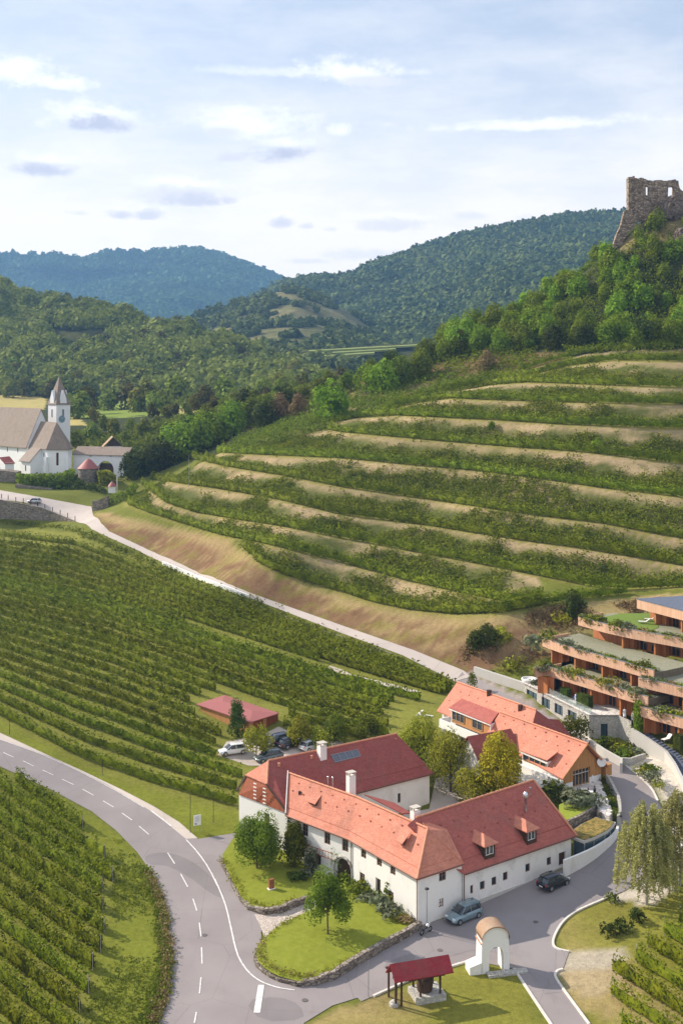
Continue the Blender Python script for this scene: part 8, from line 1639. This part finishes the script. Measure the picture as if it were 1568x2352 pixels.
for px, py in zb1([(-40, 1352), (15, 1362), (80, 1375), (155, 1392), (228, 1405), (300, 1420), (370, 1440), (440, 1462), (515, 1492), (590, 1520), (662, 1550), (735, 1583)]):
    p = G(px, py - 1); k += 1; r = empty('fence_post', p, 'wooden fence post on the wall below the church, %s from the left' % ordinal(k), 'fence post', 'fence posts along the lane'); mb = MB(); mb.box((0, 0, -.3), (.18, .18, 1.7)); mb.build('post', W['wood_dk'], r); mb = MB(); mb.lathe((0, 0, 1.4), [(.12, 0), (.02, .12)], 6); mb.build('post_cap', W['wood_dk'], r)
# retaining walls in front of the church
def vwall(name, pts_top, pts_bot, Yd, t, mat, lab, cat='wall', nm='wall'):
    r = empty(name, PY(*pts_bot[0], Yd), lab, cat); mb = MB(); n = len(pts_top)
    for i in range(n - 1):
        a, b = PY(*pts_top[i], Yd), PY(*pts_top[i + 1], Yd); c, d = PY(*pts_bot[i], Yd), PY(*pts_bot[i + 1], Yd); mb.prism([a[:2], b[:2], (b[0], b[1] + t), (a[0], a[1] + t)], [c[2] - 2, d[2] - 2, d[2] - 2, c[2] - 2], [a[2], b[2], b[2], a[2]])
    part(nm, mb, W[mat], r); return r
vwall('churchyard_wall', zb1([(-100, 1080), (40, 1085), (160, 1100)]), zb1([(-100, 1270), (40, 1275), (160, 1280)]), 383, 6, 'stone', 'rough stone retaining wall at the left edge below the nave')
vwall('churchyard_wall', zb1([(150, 1215), (330, 1240), (510, 1260)]), zb1([(150, 1290), (330, 1330), (510, 1350)]), 374, 4, 'stone', 'low stone wall under the ivy beside the lane')
iv = empty('ivy_cover', PY(*zb1([(300, 1200)])[0], 378), 'dark ivy and hedge draped over the churchyard wall', 'hedge'); rng = np.random.RandomState(9)
def px_foliage(par, polys, Yd, n, size, mat, dy=3.0, seed=1):
    rng = np.random.RandomState(seed); Ps = []
    for poly in polys:
        xs = [p[0] for p in poly]; ys_ = [p[1] for p in poly]; a = rng.uniform(min(xs), max(xs), n); b = rng.uniform(min(ys_), max(ys_), n); m = inpoly(a, b, poly); a, b = a[m], b[m]; Yv = Yd + rng.uniform(-dy, dy, len(a)); Ps.append(np.stack([(a - CX) / F * Yv, Yv, H - (b - HY) / F * Yv], 1))
    P = np.concatenate(Ps); e = rng.normal(0, 1, P.shape); e[:, 1] -= .6; e[:, 2] += .5; V, Fq = leafquads(P, e, size, rng); return npmesh('foliage', V, Fq, W[mat], par)
px_foliage(iv, [zb1([(155, 1115), (300, 1120), (600, 1110), (700, 1060), (735, 1080), (700, 1250), (560, 1370), (510, 1360), (500, 1260), (300, 1235), (160, 1220)])], 379, 5200, .55, 'leaf', 4.0, 2)
mb = MB(); mb.prism([PY(*p, 384)[:2] for p in zb1([(155, 1120), (720, 1120)])] + [(PY(*zb1([(720, 1120)])[0], 384)[0], 392), (PY(*zb1([(155, 1120)])[0], 384)[0], 392)], 14, [H - (zb1([(0, 1135)])[0][1] - HY) / F * 384] * 4); part('ivy_bank', mb, W['leaf_dark'], iv)
for i, (poly, Yd, mt, lb) in enumerate(((zb1([(560, 1360), (700, 1250), (760, 1150), (850, 1200), (1000, 1240), (1060, 1290), (950, 1370), (700, 1390)]), 372, 'leaf_dark', 'dark bushes at the foot of the round tower'), (zb1([(950, 1090), (1060, 1080), (1130, 1130), (1120, 1230), (980, 1240)]), 384, 'leaf_olive', 'olive bushes between the round tower and the archway'),
      (zb1([(910, 1490), (930, 1400), (1060, 1330), (1240, 1270), (1300, 1190), (1360, 1230), (1320, 1330), (1250, 1440), (1100, 1520), (960, 1540)]), 345, 'leaf', 'green vines and bushes above the lane junction'))):
    q = sum(p[0] for p in poly) / len(poly), sum(p[1] for p in poly) / len(poly); b_ = empty('bush_group', PY(*q, Yd), lb, 'bushes'); px_foliage(b_, [poly], Yd, 2600, .5, mt, 4, 20 + i)
vwall('lane_wall', zb1([(905, 1380), (960, 1375), (1060, 1330)]), zb1([(905, 1495), (960, 1490), (1060, 1400)]), 341, 1.2, 'stone', 'short stone wall at the lane junction corner')
p = PY(*zb1([(1100, 1300)])[0], 352); sh = empty('wayside_shrine', p, 'little red and white shrine beside the lane bushes', 'shrine'); mb = MB(); mb.box(p, (2.2, 1.6, 2.0)); part('plinth', mb, W['white'], sh); mb = MB(); mb.lathe((p[0], p[1], p[2] + 2.0), [(1.4, 0), (.7, .9), (.05, 1.7)], 8); part('roof', mb, W['metal_red'], sh)
mb = MB(); mb.tube([(p[0] + 1.5, p[1], p[2]), (p[0] + 1.5, p[1], p[2] + 5)], .12, 6); part('flag_pole', mb, W['white'], sh)
# saddle vineyard strip and middle distance walls
m_ = M_plain('bright_vineyard', (.20, .24, .05), .9, .3, .1)
h5 = hill('saddle_field', [(690, 806), (708, 802), (800, 798), (900, 790), (965, 787), (990, 800)], [(690, 880), (990, 860)], 1010, 900, m_left, 30, 16, 2, 60, 41, back=60, x0=690, x1=990)
mb = MB()
for k in range(3):
    a = PY(708, 806 + k * 7, 985 - k * 22); b = PY(960 - k * 50, 792 + k * 9, 985 - k * 22); mb.slab([a, b, (b[0], b[1] + 18, b[2] + 1.2), (a[0], a[1] + 18, a[2] + 1.2)], [(0, 1, 2, 3)], 1.5)
tag(mb.build('saddle_vineyard', m_), kind='structure')
lw = ground_wall('lane_edge_wall', [(372, 1297), (450, 1330), (520, 1356), (570, 1376)], .85, 1.0, .4, 'white', 'white low barrier wall on the valley side of the lane')
ground_wall('terrace_stone_wall', [(560, 1378), (700, 1436), (784, 1464), (900, 1503)], .1, 1.2, .5, 'stone', 'rubble wall between the lane and the vines')
for kx_, o in list(sm.items()):
    for ch in list(o.children): bpy.data.objects.remove(ch)
    bpy.data.objects.remove(o)
# haze
mb = MB(); mb.box((0, 2500, -6), (7000, 5600, 560)); g = NG('haze_air'); t = g.t
for n in list(t.nodes): t.nodes.remove(n)
pv = t.nodes.new('ShaderNodeVolumePrincipled'); pv.inputs['Density'].default_value = .00012; pv.inputs['Color'].default_value = (.30, .58, 1, 1); pv.inputs['Anisotropy'].default_value = .2
ot = t.nodes.new('ShaderNodeOutputMaterial'); t.links.new(pv.outputs[0], ot.inputs['Volume'])
hz = mb.build('haze', g.mat); tag(hz, kind='stuff')
sc.cycles.volume_bounces = 0
